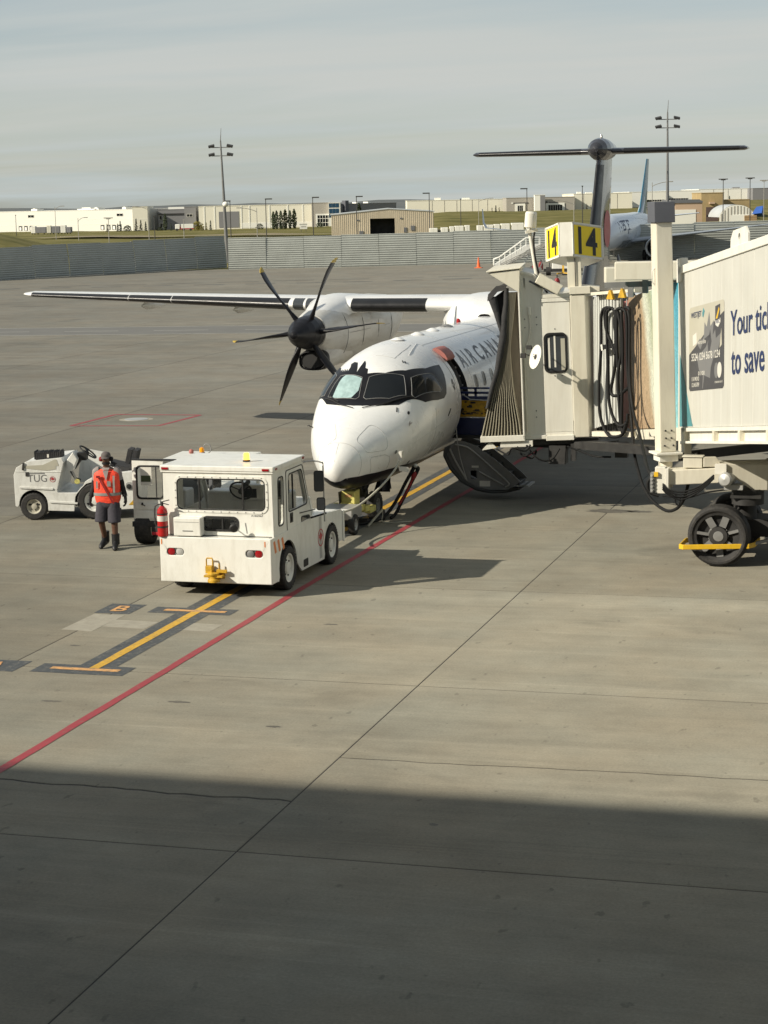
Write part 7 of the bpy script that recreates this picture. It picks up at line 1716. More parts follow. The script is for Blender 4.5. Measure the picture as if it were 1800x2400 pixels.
# extinguisher is strapped on: a thing of its own
FE = thing('fire_extinguisher', 'red fire extinguisher standing on the rear ledge of the cabbed tug', 'fire extinguisher', (-1.02, -6.12, .995))
b = MB(); b.lathe([(.085, 0), (.088, .02), (.088, .40), (.075, .45), (.045, .48), (.03, .50)], (0, 0, 0), (0, 0, 1), 22); b.build('cylinder', ['red_ext'], FE)
b = MB(); b.lathe([(.0885, .25), (.0885, .34)], (0, 0, 0), (0, 0, 1), 22, 0); b.build('label', ['print_white'], FE)
b = MB(); b.lathe([(.09, .14), (.09, .17)], (0, 0, 0), (0, 0, 1), 22); b.lathe([(.09, .36), (.09, .38)], (0, 0, 0), (0, 0, 1), 22); b.cyl((0, 0, .49), (0, 0, .56), .025, n=8); b.bar((-.02, 0, .56), (.13, 0, .60), .02, .015); b.bar((-.02, 0, .55), (.12, 0, .52), .02, .012); b.tube([(-.02, -.02, .53), (-.10, -.04, .50), (-.115, -.05, .35), (-.10, -.06, .2)], .012, 6, sub=3); b.build('valve', ['steel_dark'], FE)
# cab interior: wheel, seat, dash
b = MB(); Mw = Matrix.Translation((.05, 1.02, 1.60)) @ Matrix.Rotation(R_(35), 4, 'X')
b.tube([Mw @ Vector((.195 * math.cos(a), 0, .195 * math.sin(a))) for a in [2 * PI * k / 26 for k in range(27)]], .015, 7)
for a in (.5, 2.6, 4.7): b.bar(Mw @ Vector((0, 0, 0)), Mw @ Vector((.19 * math.cos(a), 0, .19 * math.sin(a))), .03, .015)
b.cyl(Mw @ Vector((0, -.03, 0)), Mw @ Vector((0, .35, -.12)), .05, .04, 10); b.build('steering_wheel', ['gasket'], TG)
b = MB(); b.box((-.75, 1.45, 1.0), (.75, 1.85, 1.52)); b.box((-.25, 1.25, 1.40), (.40, 1.5, 1.66)); b.build('dashboard', ['tug_white'], TG, .04)
b = MB(); b.box((-.02, 1.22, 1.45), (.24, 1.27, 1.60)); b.box((.50, 1.30, 1.42), (.74, 1.5, 1.72)); b.box((.32, 1.26, 1.42), (.44, 1.4, 1.55)); b.build('instrument', ['gasket'], TG)
b = MB(); b.box((-.22, .35, 1.0), (.28, .8, 1.12)); b.box((-.22, .26, 1.02), (.10, .36, 1.24)); b.box((-.6, .3, 1.0), (-.3, .75, 1.1)); b.build('seat', ['fabric_dark'], TG, .04)
b = MB(); b.box((-CW + .04, .06, .95), (CW - .04, 2.0, .99)); b.box((-.86, 1.86, 1.02), (-.80, 1.90, 2.0)); b.build('cab_floor', ['shed_grey'], TG)
# mirrors on the right front
b = MB(); b.tube([(CW, 1.62, 2.02), (1.10, 1.72, 2.03), (1.24, 1.76, 2.0), (1.26, 1.78, 1.9), (1.26, 1.80, .98)], .014, 6, sub=3); b.build('mirror_arm', ['steel_light'], TG)
for z0, z1, w_ in ((1.50, 1.86, .085), (1.18, 1.40, .075)):
    b = MB(); M = fr((1.19 if z0 > 1.3 else 1.22, 1.74, (z0 + z1) / 2), (.96, .28, 0), (0, 0, 1)); h_ = (z1 - z0) / 2
    b.plate(rr(-w_, -h_, w_, h_, .04, 4), M, -.03); mi2 = b.build('mirror', ['gasket'], TG)
    b = MB(); b.plate(rr(-w_ + .012, -h_ + .014, w_ - .012, h_ - .014, .035, 4), M, .002); b.build('mirror_glass', ['window_grey' if z0 > 1.3 else 'shed_grey'], mi2)
b = MB(); b.bar((.98, 1.9, 1.02), (1.28, 1.82, 1.12), .03, .03); b.bar((.97, 1.35, 1.19), (1.10, 1.78, 1.19), .014, .014); b.build('mirror_arm', ['gasket'], TG)
for (x, y, R2, rm, s) in ((HW - .09, .70, .37, .235, 1), (HW - .09, 3.06, .355, .225, 1), (-HW + .09, .70, .37, .235, -1), (-HW + .09, 3.06, .355, .225, -1)):
    wheel('wheel', TG, (x, y, R2), (1, 0, 0), R2, .23, rm, ('rubber', 'tug_white'), s, 32, .42)
for cy, cz, r_ in ((.68, .38, .455), (3.04, .33, .415)):
    b = MB()
    for s in (1, -1):
        rg_ = [[(s * (HW - q), p[0], p[1]) for p in arch(cy, cz, r_, 14, -10, 190)] for q in (.032, .34)]
        b.loft(rg_, 0, True, False, closed=False); b.add([(s * (HW - .34), p[0], p[1]) for p in arch(cy, cz, r_, 14, -10, 190)], [tuple(range(15))], 0)
    b.build('wheel_arch', ['gasket'], TG)

# ------------------------------------------------------------------ tow bar between tug and nose gear
TB = thing('tow_bar', 'pale tow bar with yellow head and small wheels under the aircraft nose', 'tow bar', (0, 0, 0))
b = MB(); b.box((-.30, -.05, .30), (.36, .62, .52)); b.box((.05, -.9, .34), (.22, -.05, .46)); b.box((.02, -2.2, .36), (.18, -.9, .46)); b.build('bar', ['steel_light'], TB, .02)
b = MB(); b.box((-.28, .62, .34), (.30, 1.05, .46)); b.box((-.12, .80, .44), (.16, 1.15, .74)); b.box((-.34, .95, .30), (.34, 1.25, .42)); b.box((-.36, 1.2, .26), (-.24, 1.75, .40)); b.box((.24, 1.2, .24), (.36, 1.6, .36)); b.cyl((-.2, .7, .36), (-.2, .7, .52), .05, n=10); b.cyl((.1, .68, .36), (.1, .68, .52), .05, n=10); b.build('head', ['towbar_yellow'], TB, .015)
b = MB(); b.box((-.04, .795, .62), (.10, .80, .68)); b.build('head_plate', ['marking_orange'], TB)
for x in (-.26, .34): wheel('wheel', TB, (x, .10, .20), (1, 0, 0), .20, .12, .11, ('rubber', 'steel_light'), 1 if x > 0 else -1, 18)
# chock and lead lines
b = MB(); b.tube([(1.00, 1.10, 1.30), (.92, .95, 1.12), (.75, .55, .86), (.50, .0, .60), (.32, -.45, .53), (.18, -.9, .56), (.10, -1.4, .62), (.15, -1.9, .70)], .022, 7, sub=4)
yc = b.build('tow_strap', ['print_sand']); tag(yc, 'pale yellow lead running from the aircraft cheek down to the tug bonnet', 'cable')
b = MB(); b.plate([(0, 0), (.20, -.03), (.22, -.13), (.02, -.10)], fr((.98, 1.08, 1.22), (.9, .43, 0), (-.05, 0, 1)), .03); b.box((.98, 1.14, 1.32), (1.04, 1.3, 1.50)); b.build('plug_housing', ['print_white'], AC)
GP = thing('ground_power_lead', 'dark red and black power lead hanging from the aircraft cheek to the ground', 'cable', (.5, 1.9, 0))
PM = Matrix.Translation((-.5, -1.9, 0))
for i, pth in enumerate(([(.98, 2.30, 1.06), (.94, 2.32, .98), (.80, 2.25, .72), (.66, 2.15, .42), (.52, 2.0, .17), (.42, 1.75, .04)], [(1.03, 2.34, 1.04), (1.02, 2.36, .95), (.88, 2.30, .66), (.74, 2.2, .36), (.62, 2.1, .10), (.55, 1.98, .035)])):
    b = MB(PM); b.tube(pth, [.03, .03, .045, .045, .04, .04, .035, .035, .035], 7, sub=4); b.build('lead', ['cable_black'], GP)
b = MB(PM); b.tube([(.99, 2.335, .93), (.90, 2.29, .72), (.80, 2.24, .50), (.68, 2.14, .28)], [.03, .05, .055, .03], 7, sub=4); b.build('sleeve', ['strap_red'], GP)
b = MB(PM); b.sphere((1.0, 2.31, 1.06), .045, 10, 8); b.build('connector', ['steel_light'], GP)
b = MB(PM); b.tube([(.45, 1.85, .04), (.2, 1.2, .035), (-.1, .9, .03), (-.5, .75, .03), (-1.1, .65, .03)], .03, 7, sub=4); b.build('lead', ['cable_black'], GP)
CH = thing('wheel_chock', 'dark wooden chock with a pale rope at the aircraft nose wheel', 'chock', (.5, 1.45, 0))
b = MB(); b.plate([(-.10, 0), (.10, 0), (.03, .11), (-.03, .11)], fr((-.75, -.08, 0), (0, 1, 0), (0, 0, 1)), .5); b.build('block', ['steel_dark'], CH)
b = MB(); b.plate([(-.10, 0), (.10, 0), (.03, .11), (-.03, .11)], fr((-.75, 1.1, 0), (0, 1, 0), (0, 0, 1)), .5); b.build('block', ['steel_dark'], CH)
b = MB(); b.tube([(.02, .05, .30), (.02, .05, .16), (.02, .05, .02), (.3, .1, .015), (.55, .3, .015)], .011, 6, sub=3); b.bar((-.12, -.5, .03), (.02, .05, .28), .03, .03); b.build('rope', ['print_sand'], CH)

# ------------------------------------------------------------------ open baggage tractor at the left
# local: x from the front wheel backwards, y away from the camera, front end at negative x
OT = thing('baggage_tractor', 'open white baggage tractor with black seats parked left of the worker', 'tractor', (-6.76, .75, 0), R_(13))
Mx = fr((0, 0, 0), (1, 0, 0), (0, 0, 1))
W2 = 1.30
def ar(cx_, cz_, r_, n=12, a0=0, a1=180): return [(cx_ + r_ * math.cos(R_(a)), cz_ + r_ * math.sin(R_(a))) for a in [a1 + (a0 - a1) * i / n for i in range(n + 1)]]
prof_ = [(-.38, .30), (-.39, .95), (-.33, 1.10), (-.12, 1.22), (.62, 1.29), (.66, 1.20), (.50, .62), (.52, .57), (.92, .55), (1.02, .66), (1.10, .80), (1.22, .86), (1.5, .93), (2.15, 1.0), (2.17, .62), (2.13, .22), (1.75, .20)] + ar(1.28, .36, .42, 12, -18, 180)[::-1] + [(.84, .18), (.30, .20)] + ar(.0, .33, .30, 12, 0, 180)[::-1] + [(-.33, .28)]
b = MB(); b.plate(prof_, Mx @ Matrix.Translation((0, 0, -.03)), .05); b.build('side_panel', ['tractor_white'], OT, .012)
b = MB(); b.plate(prof_, Mx @ Matrix.Translation((0, 0, -W2)), .05); b.build('side_panel', ['tractor_white'], OT, .012)
b = MB(); top = [(-.38, .30), (-.39, .95), (-.33, 1.10), (-.12, 1.22), (.62, 1.29)]
b.loft([[(p[0], .02, p[1]) for p in top], [(p[0], W2 - .03, p[1]) for p in top]], 0, False, False, closed=False); b.build('bonnet', ['tractor_white'], OT)
b = MB(); cut = [(.62, 1.29), (.66, 1.20), (.50, .62), (.52, .57), (.92, .55), (1.02, .66), (1.10, .80), (1.22, .86), (1.5, .93), (2.15, 1.0), (2.17, .62), (2.13, .22)]
b.loft([[(p[0], .02, p[1]) for p in cut], [(p[0], W2 - .03, p[1]) for p in cut]], 0, False, False, closed=False); b.build('deck', ['tractor_white'], OT)
b = MB(); b.plate([(.66, .60), (1.35, .60), (1.40, .95), (1.33, 1.22), (.95, 1.30), (.72, 1.0)], Mx @ Matrix.Translation((0, 0, -W2 - .02)), .04); b.build('far_guard', ['tractor_white'], OT)
b = MB(); b.box((-.40, .03, .30), (2.1, W2 - .05, .34)); b.build('chassis', ['steel_dark'], OT)
b = MB(); b.box((.05, .10, 1.24), (.60, .40, 1.40))
for k in range(14): b.box((.03 + k * .041, .09, 1.25), (.05 + k * .041, .42, 1.405 + random.uniform(0, .03)))
tr1 = b.build('battery_tray', ['fabric_dark'], OT, .01)
b = MB(); b.box((.30, .083, 1.29), (.34, .09, 1.36)); b.build('tray_label', ['print_white'], tr1)
b = MB(); b.plate([(.70, 1.22), (.84, 1.40), (.93, 1.24), (.82, 1.0), (.72, 1.0)], Mx @ Matrix.Translation((0, 0, -.5)), .42); b.build('dashboard', ['tractor_white'], OT, .015)
b = MB(); b.cyl((.80, .3, 1.05), (1.0, .35, 1.30), .05, .04, 10); b.box((.90, .24, 1.20), (1.08, .45, 1.36)); b.tube([(.75, .2, 1.0), (.85, .15, .85), (.95, .2, .8)], .025, 6); b.build('steering_column', ['gasket'], OT)
b = MB(); Mw = Matrix.Translation((1.10, .36, 1.36)) @ Matrix.Rotation(R_(-52), 4, 'Y') @ Matrix.Rotation(R_(0), 4, 'X')
cir = [Mw @ Vector((0, .20 * math.cos(a), .20 * math.sin(a))) for a in [2 * PI * k / 26 for k in range(27)]]
b.tube(cir, .017, 7)
for a in (.6, 2.6, 4.7): b.bar(Mw @ Vector((0, 0, 0)), Mw @ Vector((0, .19 * math.cos(a), .19 * math.sin(a))), .035, .015)
b.cyl(Mw @ Vector((0, 0, 0)), Mw @ Vector((-.08, 0, 0)), .05, .03, 10); b.build('steering_wheel', ['gasket'], OT)
b = MB(); b.bar((.80, .12, 1.02), (.88, .14, .80), .05, .04); b.lathe([(.001, .02), (.05, .02), (.06, -.03), (.001, -.04)], (.90, .12, .78), (.3, -1, .2), 12, 1); b.build('brake_lever', ['steel_light', 'towbar_yellow'], OT)
for x0, y0, s in ((1.78, .70, .9), (1.98, .18, 1.0)):
    b = MB(); M = Matrix.Translation((x0, y0, 1.0)) @ Matrix.Rotation(R_(14), 4, 'Y')
    b.box((0, 0, 0), (.09, .45 * s, .42 * s), 0, M); b.box((-.30, 0, -.06), (.02, .45 * s, .04), 0, M); b.box((-.002, .2, .16), (-.004, .24, .30), 1, M); b.build('seat', ['fabric_dark', 'print_white'], OT, .025)
b = MB(); b.plate([(-.20, 1.135), (.50, 1.16), (.50, 1.06), (.3, 1.03), (-.2, 1.09)], Mx @ Matrix.Translation((0, 0, .021)), .004); b.plate([(.02, 1.06), (.56, 1.13), (.52, 1.26), (.48, 1.26)], Mx @ Matrix.Translation((0, 0, .0215)), .003); b.build('recess_panel', ['print_sand'], OT)
b = MB()
for q in ((-.27, .69, .42, .65), (.34, .38, .92, .345)): b.bar((q[0], -.025, q[1]), (q[2], -.025, q[3]), .03, .035)
b.bar((-.35, -.022, 1.02), (.60, -.022, 1.0), .01, .012); b.build('rub_rail', ['tractor_white'], OT)
b = MB(); b.bar((-.19, -.03, 1.05), (-.17, -.03, 1.2), .035, .03); b.box((-.14, -.03, .92), (-.07, -.02, 1.0)); b.build('latch', ['steel_dark'], OT)
b = MB(); add_text(b, 'TUG', Mx @ Matrix.Translation((-.10, .80, .021)), .40, .15, 0, .0, .002); b.box((-.12, -.0235, .965), (.26, -.021, .985)); b.build('lettering', ['print_grey'], OT)
roundel(OT, Mx @ Matrix.Translation((.42, .85, .0205)), .058)
b = MB(); b.plate(rr(1.93, .60, 2.10, .77, .06, 4), Mx @ Matrix.Translation((0, 0, .005)), .02); b.lathe([(.055, 0), (.05, -.02), (.001, -.025)], (2.0, -.022, .68), (0, 1, 0), 14, 1); b.plate([(1.98, .30), (2.10, .30), (2.10, .42)], Mx @ Matrix.Translation((0, 0, .021)), .004, mi=2); b.build('lamp_pocket', ['steel_light', 'gasket', 'hitch_yellow'], OT)
for x, r_, rm, y, s in ((0, .285, .15, .08, -1), (1.28, .385, .215, .10, -1), (0, .285, .15, W2 - .12, 1), (1.28, .385, .215, W2 - .14, 1)):
    wheel('wheel', OT, (x, y, r_), (0, 1, 0), r_, .20 if r_ < .3 else .24, rm, ('rubber', 'print_sand' if r_ < .3 else 'tractor_white'), s, 30, .4)
b = MB()
for cx_, r_ in ((0, .30), (1.28, .42)):
    cz_ = .33 if r_ < .35 else .36
    rg_ = [[(p[0], y, p[1]) for p in ar(cx_, cz_, r_, 14, -12, 192)] for y in (.02, .30)]
    b.loft(rg_, 0, True, False, closed=False); b.add([(p[0], .3, p[1]) for p in ar(cx_, cz_, r_, 14, -12, 192)], [tuple(range(15))])
b.build('wheel_arch', ['gasket'], OT)

# ------------------------------------------------------------------ second cabbed tractor behind the tug, its door open
T3 = thing('baggage_tractor', 'white cabbed tractor with its door swung open behind the pushback tug', 'tractor', (-2.3, -1.55, 0), R_(3))
b = MB(); b.box((-.62, .02, .40), (.95, 1.9, .98)); b.box((-.95, .12, .42), (.95, 1.9, .62)); b.build('body', ['tug_white'], T3, .03)
b = MB(); b.plate([(-.60, .98), (.90, .98), (.90, 1.56), (-.60, 1.56)], XZ(0, .10, 0), .04, [rr(-.50, 1.08, .80, 1.50, .08, 5)]); b.box((-.60, .10, .98), (-.55, .16, 1.56)); b.build('cab_rear_wall', ['tug_white'], T3)
b = MB(); b.plate(rr(-.50, 1.08, .80, 1.50, .08, 5), XZ(0, .08, 0), .004); b.build('rear_window', ['clear_glass'], T3)
b = MB(); b.box((-.66, .02, 1.56), (.96, 1.35, 1.625)); b.build('cab_roof', ['tug_white'], T3, .02)
for y in (.1, 1.2):
    for x in (-.60, .88):
        b = MB(); b.box((x, y, .95), (x + .05, y + .06, 1.56)); b.build('pillar', ['tug_white'], T3)
b = MB(); b.lathe([(.06, 0), (.06, .03), (.05, .04)], (-.10, .9, 1.625), (0, 0, 1), 14, 1); b.lathe([(.05, .04), (.045, .12), (.001, .14)], (-.10, .9, 1.625), (0, 0, 1), 14); b.tube([(.0, .9, 1.625), (.08, .9, 1.70), (.06, .9, 1.80), (-.02, .9, 1.82), (-.06, .9, 1.78)], .011, 5, 1, sub=3); b.build('beacon', ['amber', 'steel_grey'], T3)
b = MB(); b.sphere((-.35, 1.0, 1.66), .05, 10, 8); b.build('roof_vent', ['pad_pink'], T3)
b = MB(); b.plate([(-.02, -.45), (1.0, -.45), (1.0, 1.24), (-.02, 1.24)][:0] + [(0, 0), (.62, 0), (.62, 1.16), (0, 1.16)], fr((-1.17, -.06, .47), (.999, .03, 0), (0, 0, 1)), .04, [rpoly([(.10, .44), (.60, .44), (.60, 1.04), (.10, 1.04)], .09, 5)]); dr3 = b.build('door', ['tug_white'], T3, .008)
b = MB(); b.plate(rpoly([(.075, .415), (.615, .415), (.615, 1.065), (.075, 1.065)], .1, 5), fr((-1.17, -.06, .47), (.999, .03, 0), (0, 0, 1)) @ Matrix.Translation((0, 0, .04)), .012, [rpoly([(.11, .45), (.595, .45), (.595, 1.03), (.11, 1.03)], .08, 5)]); b.box((-1.175, -.10, 1.625), (-.30, -.02, 1.65)); b.box((-.70, -.11, .9), (-.68, -.1, 1.5)); b.build('door_gasket', ['gasket'], dr3)
b = MB(); b.plate(rpoly([(.10, .44), (.60, .44), (.60, 1.04), (.10, 1.04)], .09, 5), fr((-1.17, -.06, .47), (.999, .03, 0), (0, 0, 1)) @ Matrix.Translation((0, 0, .015)), .004); b.build('door_pane', ['clear_glass'], dr3)
b = MB(); b.box((-1.0, -.105, 1.15), (-.78, -.10, 1.50)); b.box((-.99, -.107, 1.22), (-.80, -.105, 1.34), 1); b.build('sticker', ['print_white', 'tarp_blue' if False else 'leaf_mid'], dr3)
b = MB(); b.box((-1.13, -.112, .52), (-.62, -.098, .66)); b.box((-1.13, -.108, .70), (-.62, -.099, .80)); b.cyl((-.98, -.10, .81), (-.98, -.14, .79), .02, n=8, mi=1); b.bar((-.98, -.13, .80), (-.92, -.13, .76), .02, .015, 1); b.build('door_pocket', ['tug_white', 'gasket'], dr3, .01)
b = MB(); b.box((-1.19, -.14, .36), (-.55, .02, .46)); b.box((-.80, -.16, .27), (-.3, 0, .37), 0); b.box((-.80, -.165, .21), (-.64, -.15, .27), 1); b.box((-.55, -.17, .21), (-.2, -.15, .27), 2); b.build('bumper', ['steel_dark', 'red_paint', 'hitch_yellow'], T3, .008)
for x, s in ((-1.0, -1), (.80, 1)):
    for y in (.12, 1.5): wheel('wheel', T3, (x, y, .31), (1, 0, 0), .31, .30, .17, ('rubber', 'tug_white'), s, 28)
b = MB(); b.box((-.3, .4, .98), (.3, .8, 1.1)); b.box((-.3, .75, 1.0), (.3, .85, 1.45)); b.build('seat', ['fabric_dark'], T3, .03)

# ------------------------------------------------------------------ ramp worker walking towards the terminal
PN = thing('person', 'ramp worker in orange vest, grey shorts and cap walking past the tractors', 'person', (-3.80, -2.10, 0), R_(12))
def skin_body(name, pts, edges, radii, mt, parent, sub=2, root=0):
    me = bpy.data.meshes.new(name); me.from_pydata(pts, edges, []); me.materials.append(MATS[mt]); me.update()
    me.polygons.foreach_set('use_smooth', []) 
    o = obj(name, me, parent)
    o.modifiers.new('skin', 'SKIN'); o.modifiers['skin'].use_smooth_shade = True
    if not me.skin_vertices:
        bm = bmesh.new(); bm.from_mesh(me); bm.verts.layers.skin.verify(); bm.to_mesh(me); bm.free()
    for i, r in enumerate(radii):
        sv = me.skin_vertices[0].data[i]; sv.radius = r if isinstance(r, tuple) else (r, r); sv.use_root = (i == root)
    s_ = o.modifiers.new('subdivision', 'SUBSURF'); s_.levels = sub; s_.render_levels = sub
    return o
LH, RH = (-.335, -.07, .90), (.345, -.05, .90)
J_ = [(0, 0, .96), (0, .0, 1.14), (0, .01, 1.34), (0, .0, 1.48), (0, -.015, 1.56), (0, -.03, 1.64), (0, -.035, 1.72), (0, -.03, 1.785),
      (-.19, .0, 1.46), (-.265, .04, 1.19), (-.325, -.03, .97), (.19, .0, 1.46), (.275, .02, 1.19), (.335, -.02, .97),
      (-.10, .0, .90), (-.135, -.05, .52), (-.105, .12, .14), (.10, .0, .90), (.125, -.10, .51), (.135, -.10, .12)]
E_ = [(0, 1), (1, 2), (2, 3), (3, 4), (4, 5), (5, 6), (6, 7), (3, 8), (8, 9), (9, 10), (3, 11), (11, 12), (12, 13), (0, 14), (14, 15), (15, 16), (0, 17), (17, 18), (18, 19)]
RD = [(.15, .11), (.15, .105), (.165, .11), (.12, .08), (.058, .058), (.072, .08), (.080, .095), (.062, .075), .062, .045, .032, .062, .045, .032, .088, .068, .048, .088, .068, .048]
BD = skin_body('body', J_, E_, RD, 'skin_brown', PN, 2)
def ell(c, rx, ry, n=18, e=1.0, wob=0.0, rnd=None):
    return [(c[0] + rx * math.copysign(abs(math.cos(a)) ** e, math.cos(a)) * (1 + (rnd.uniform(-wob, wob) if rnd else 0)), c[1] + ry * math.copysign(abs(math.sin(a)) ** e, math.sin(a)) * (1 + (rnd.uniform(-wob, wob) if rnd else 0)), c[2] + (rnd.uniform(-wob, wob) * .15 if rnd else 0)) for a in [2 * PI * i / n for i in range(n)]]
rv = random.Random(11)
def garment(name, rings, mt, parent, cap=False, sub=1):
    b = MB(); b.loft(rings, 0, True, cap); o = b.build(name, [mt], parent)
    m_ = o.modifiers.new('subdivision', 'SUBSURF'); m_.levels = sub; m_.render_levels = sub
    return o
# vest
garment('vest', [ell((0, .0, .885), .225, .150, 20, .9, .05, rv), ell((0, .0, .93), .250, .162, 20, .9, .06, rv), ell((0, 0, 1.03), .256, .165, 20, .88, .05, rv), ell((0, 0, 1.15), .250, .163, 20, .88, .05, rv), ell((0, .005, 1.28), .256, .162, 20, .85, .04, rv), ell((0, .008, 1.40), .262, .150, 20, .8, .03, rv), ell((0, .008, 1.475), .250, .128, 20, .78, .02, rv), ell((0, .005, 1.525), .105, .085, 20), ell((0, .0, 1.53), .088, .075, 20)], 'vest_orange', PN)
def band(z0, z1, g, a0, a1, rx, ry, n=20):
    rg_ = []
    for z in (z0, z1):
        rg_.append([(rx * math.copysign(abs(math.cos(a)) ** .88, math.cos(a)) * g, ry * math.copysign(abs(math.sin(a)) ** .88, math.sin(a)) * g, z) for a in [a0 + (a1 - a0) * i / n for i in range(n + 1)]])
    return rg_
b = MB(); b.loft(band(1.02, 1.075, 1.045, PI, 2 * PI, .254, .165), 0, True, False, closed=False)
for x, zb, zt in ((-.165, 1.16, 1.30), (.155, 1.08, 1.40)):
    b.loft([[(x - .019, -.160 if z < 1.35 else -.160 + (z - 1.35) * .22, z) for z in [zb + (zt - zb) * q / 4 for q in range(5)]], [(x + .019, -.163 if z < 1.35 else -.163 + (z - 1.35) * .22, z) for z in [zb + (zt - zb) * q / 4 for q in range(5)]]], 0, True, False, closed=False)
b.box((.03, -.178, 1.20), (.10, -.170, 1.30)); b.build('reflective_band', ['vest_grey'], PN)
b = MB(); b.loft([[(-.145 + .27 * t, -.172 - .012 * math.sin(PI * t), 1.37 - .50 * t) for t in [i / 8 for i in range(9)]], [(-.115 + .27 * t, -.176 - .012 * math.sin(PI * t), 1.385 - .50 * t) for t in [i / 8 for i in range(9)]]], 0, True, False, closed=False); b.box((-.17, -.19, 1.36), (-.10, -.165, 1.41)); b.build('lanyard', ['strap_red'], PN)
b = MB(); b.add([(-.055, -.135, 1.50), (.06, -.135, 1.50), (.035, -.165, 1.38), (.012, -.172, 1.30)], [(0, 3, 2, 1)]); b.add([(-.06, -.130, 1.51), (.06, -.130, 1.51), (.075, -.09, 1.545), (-.075, -.09, 1.545)], [(0, 1, 2, 3)]); b.build('shirt_front', ['shirt_grey'], PN)
for sx, sh, el, wr in ((-1, J_[8], J_[9], J_[10]), (1, J_[11], J_[12], J_[13])):
    sh, el, wr = Vector(sh), Vector(el), Vector(wr)
    b = MB(); mid = sh.lerp(el, .60); b.tube([sh + Vector((-sx * .05, 0, .025)), sh + Vector((sx * .02, 0, 0)), sh.lerp(el, .35), mid], [.078, .080, .074, .070], 14, sub=2); b.build('shirt_sleeve', ['shirt_grey'], PN)
    b = MB(); b.tube([sh.lerp(el, .5), el, el.lerp(wr, .45), el.lerp(wr, .9)], [.064, .064, .060, .048], 12, sub=3); b.build('arm_sleeve', ['cloth_black'], PN)
    # gloved hand: palm and five bent fingers
    hd = MB(); w0 = el.lerp(wr, 1.0); dn = Vector((sx * .10, -.22, -1)).normalized(); fw = Vector((0, -1, .2)).normalized(); ot = dn.cross(fw).normalized()
    rings = []
    for t, a_, c_ in ((-.02, .036, .032), (.02, .043, .030), (.06, .054, .028), (.095, .052, .024)):
        c0 = w0 + dn * t; rings.append([c0 + fw * (a_ * math.cos(q)) + ot * (c_ * math.sin(q)) for q in [2 * PI * i / 12 for i in range(12)]])
    hd.loft(rings, 0, True)
    inn_ = -ot if (ot.x * sx) > 0 else ot
    for k, ln in enumerate((.072, .082, .077, .060)):
        p0 = w0 + dn * .09 + fw * (.033 - k * .022); p1 = p0 + dn * ln * .45 + inn_ * .006; p2 = p1 + dn * ln * .33 + inn_ * .020; p3 = p2 + dn * ln * .16 + inn_ * .026
        hd.tube([p0 - dn * .015, p0, p1, p2, p3], [.014, .0145, .0138, .0125, .009], 8)
    p0 = w0 + dn * .035 + fw * .034; hd.tube([p0 - fw * .012, p0 + fw * .018 + dn * .02, p0 + fw * .028 + dn * .05 + inn_ * .012, p0 + fw * .026 + dn * .072 + inn_ * .02], [.0155, .016, .0145, .010], 8)
    hd.build('glove', ['cloth_black'], PN)
# shorts with two legs
garment('shorts', [ell((0, .0, .975), .185, .135, 18, .9), ell((0, 0, .91), .205, .150, 18, .88, .03, rv), ell((0, 0, .84), .215, .155, 18, .85, .03, rv), ell((0, 0, .78), .205, .140, 18, .85), ell((0, 0, .76), .12, .09, 18)], 'shorts_grey', PN)
for hip, kn in ((J_[14], J_[15]), (J_[17], J_[18])):
    hip, kn = Vector(hip), Vector(kn); rings = []
    for t, rx, ry in ((-.05, .098, .125), (.12, .112, .132), (.4, .114, .124), (.7, .112, .116), (.93, .116, .118), (1.0, .112, .114), (.99, .09, .09)):
        c = hip.lerp(kn, t); rings.append(ell(c, rx * 1.1, ry * 1.08, 16, .95, .035, rv))
    garment('shorts_leg', rings, 'shorts_grey', PN)
b = MB(); b.box((.205, -.07, .62), (.235, .07, .76)); b.build('cargo_pocket', ['shorts_grey'], PN, .01)
# boots
for an, toe, lift in ((Vector(J_[16]), Vector((-.15, -.06, .035)), 1), (Vector(J_[19]), Vector((.15, -.26, .035)), 0)):
    d = (toe - an); d.z = 0; d.normalize(); hl = Vector((an.x, an.y, .0)) - d * .075
    b = MB(); up = Vector((0, 0, 1)); lf = .05 if lift else 0.0
    b.tube([an + Vector((0, 0, .17)), an + Vector((0, 0, .04)), an + Vector((0, 0, -.03))], [.078, .074, .075], 14, sub=2)
    rings = []
    for t, hw, hh in ((-.085, .030, .05), (-.07, .043, .075), (0, .048, .095), (.08, .050, .085), (.15, .054, .062), (.20, .050, .05), (.235, .032, .036), (.245, .01, .015)):
        c = Vector((an.x, an.y, lf * max(0, (.20 - t) / .28))) + d * t; sd_ = up.cross(d)
        rings.append([c + sd_ * (hw * math.cos(q)) + up * (hh * (1 + math.sin(q)) if math.sin(q) > 0 else hh * (1 + .95 * math.sin(q))) for q in [2 * PI * i / 14 for i in range(14)]])
    b.loft(rings, 0, True); b.build('boot', ['boots_black'], PN)
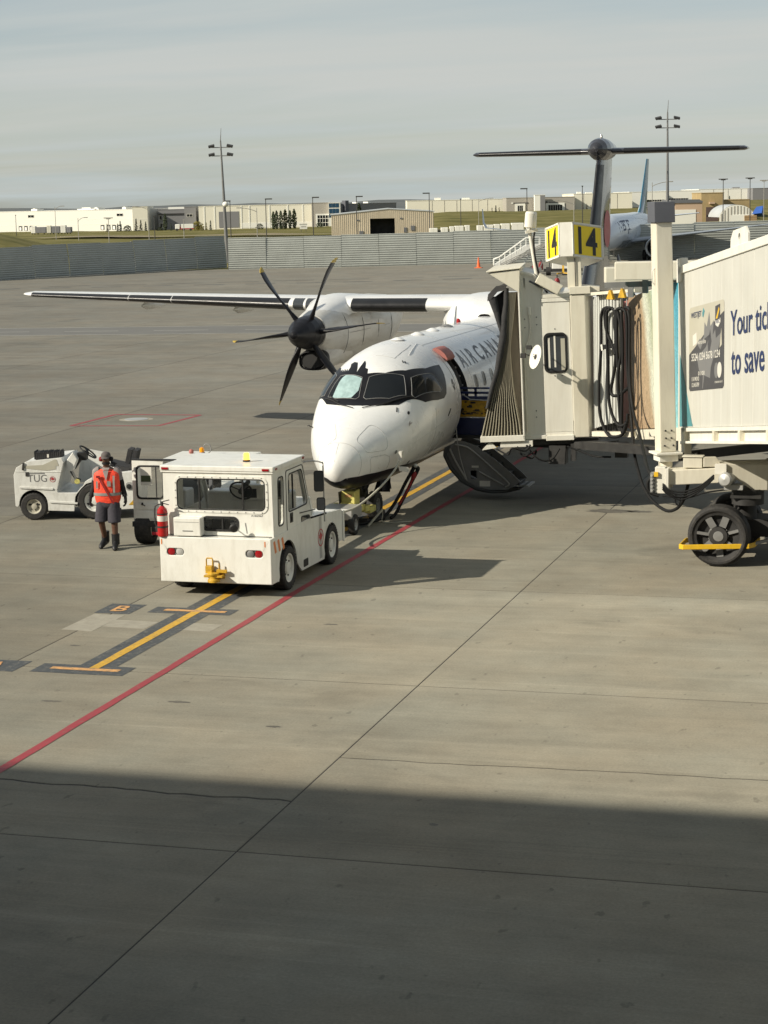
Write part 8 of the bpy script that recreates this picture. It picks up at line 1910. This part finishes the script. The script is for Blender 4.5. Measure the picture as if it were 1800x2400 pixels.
# head details
b = MB(); hc = Vector((0, -.035, 1.70))
b.loft([[hc + Vector((s * w_, y_, z_)) for s, w_, y_, z_ in ((-1, .008, -.088, .03), (0, 0, -.094, .03), (1, .008, -.088, .03))], [hc + Vector((s * w_, y_, z_)) for s, w_, y_, z_ in ((-1, .020, -.086, -.012), (0, 0, -.118, -.010), (1, .020, -.086, -.012))], [hc + Vector((s * w_, y_, z_)) for s, w_, y_, z_ in ((-1, .014, -.08, -.02), (0, 0, -.095, -.022), (1, .014, -.08, -.02))]], 0, True, False, closed=False)
b.build('nose', ['skin_brown'], PN)
b = MB()
for s in (-1, 1): b.sphere(hc + Vector((s * .030, -.079, .026)), .0125, 8, 6)
b.build('eye', ['vest_grey'], PN)
b = MB()
for s in (-1, 1): b.sphere(hc + Vector((s * .030, -.089, .026)), .006, 6, 5)
b.bar(hc + Vector((-.028, -.086, -.043)), hc + Vector((.028, -.086, -.043)), .012, .008); b.build('mouth', ['cloth_black'], PN)
b = MB(); b.loft([[hc + Vector((.078 * math.sin(a), -.088 * math.cos(a), z)) * 1.0 for a in [-1.5 + 3.0 * i / 12 for i in range(13)]] for z in (-.052, -.075, -.095)], 0, True, False, closed=False); b.build('beard', ['cloth_black'], PN)
cz0 = 1.745
garment('cap', [ell((0, -.03, cz0), .092, .108, 18), ell((0, -.03, cz0 + .035), .093, .108, 18), ell((0, -.028, cz0 + .07), .080, .092, 18), ell((0, -.025, cz0 + .093), .045, .052, 18), ell((0, -.025, cz0 + .098), .005, .005, 18)], 'cap_grey', PN)
b = MB(); b.loft([[(.085 * math.sin(a), -.03 - .10 * math.cos(a), cz0 + .008) for a in [-1.2 + 2.4 * i / 10 for i in range(11)]], [(.075 * math.sin(a), -.085 - .125 * math.cos(a), cz0 - .018 - .008 * abs(math.sin(a))) for a in [-1.2 + 2.4 * i / 10 for i in range(11)]]], 0, True, False, closed=False); b.build('cap_peak', ['cap_grey'], PN)
for s in (-1, 1):
    b = MB(); b.lathe([(.001, .045), (.03, .045), (.046, .03), (.048, .0), (.044, -.015), (.001, -.016)], (s * .088, -.02, 1.70), (s, 0, 0), 16); b.build('ear_muff', ['strap_red' if s < 0 else 'cloth_black'], PN)
b = MB(); b.tube([(.098 * math.cos(a), .06 + .02 * math.sin(a), 1.70 + .02 * math.sin(a)) for a in [PI * i / 10 for i in range(11)]], .008, 6); b.build('muff_band', ['cloth_black'], PN)
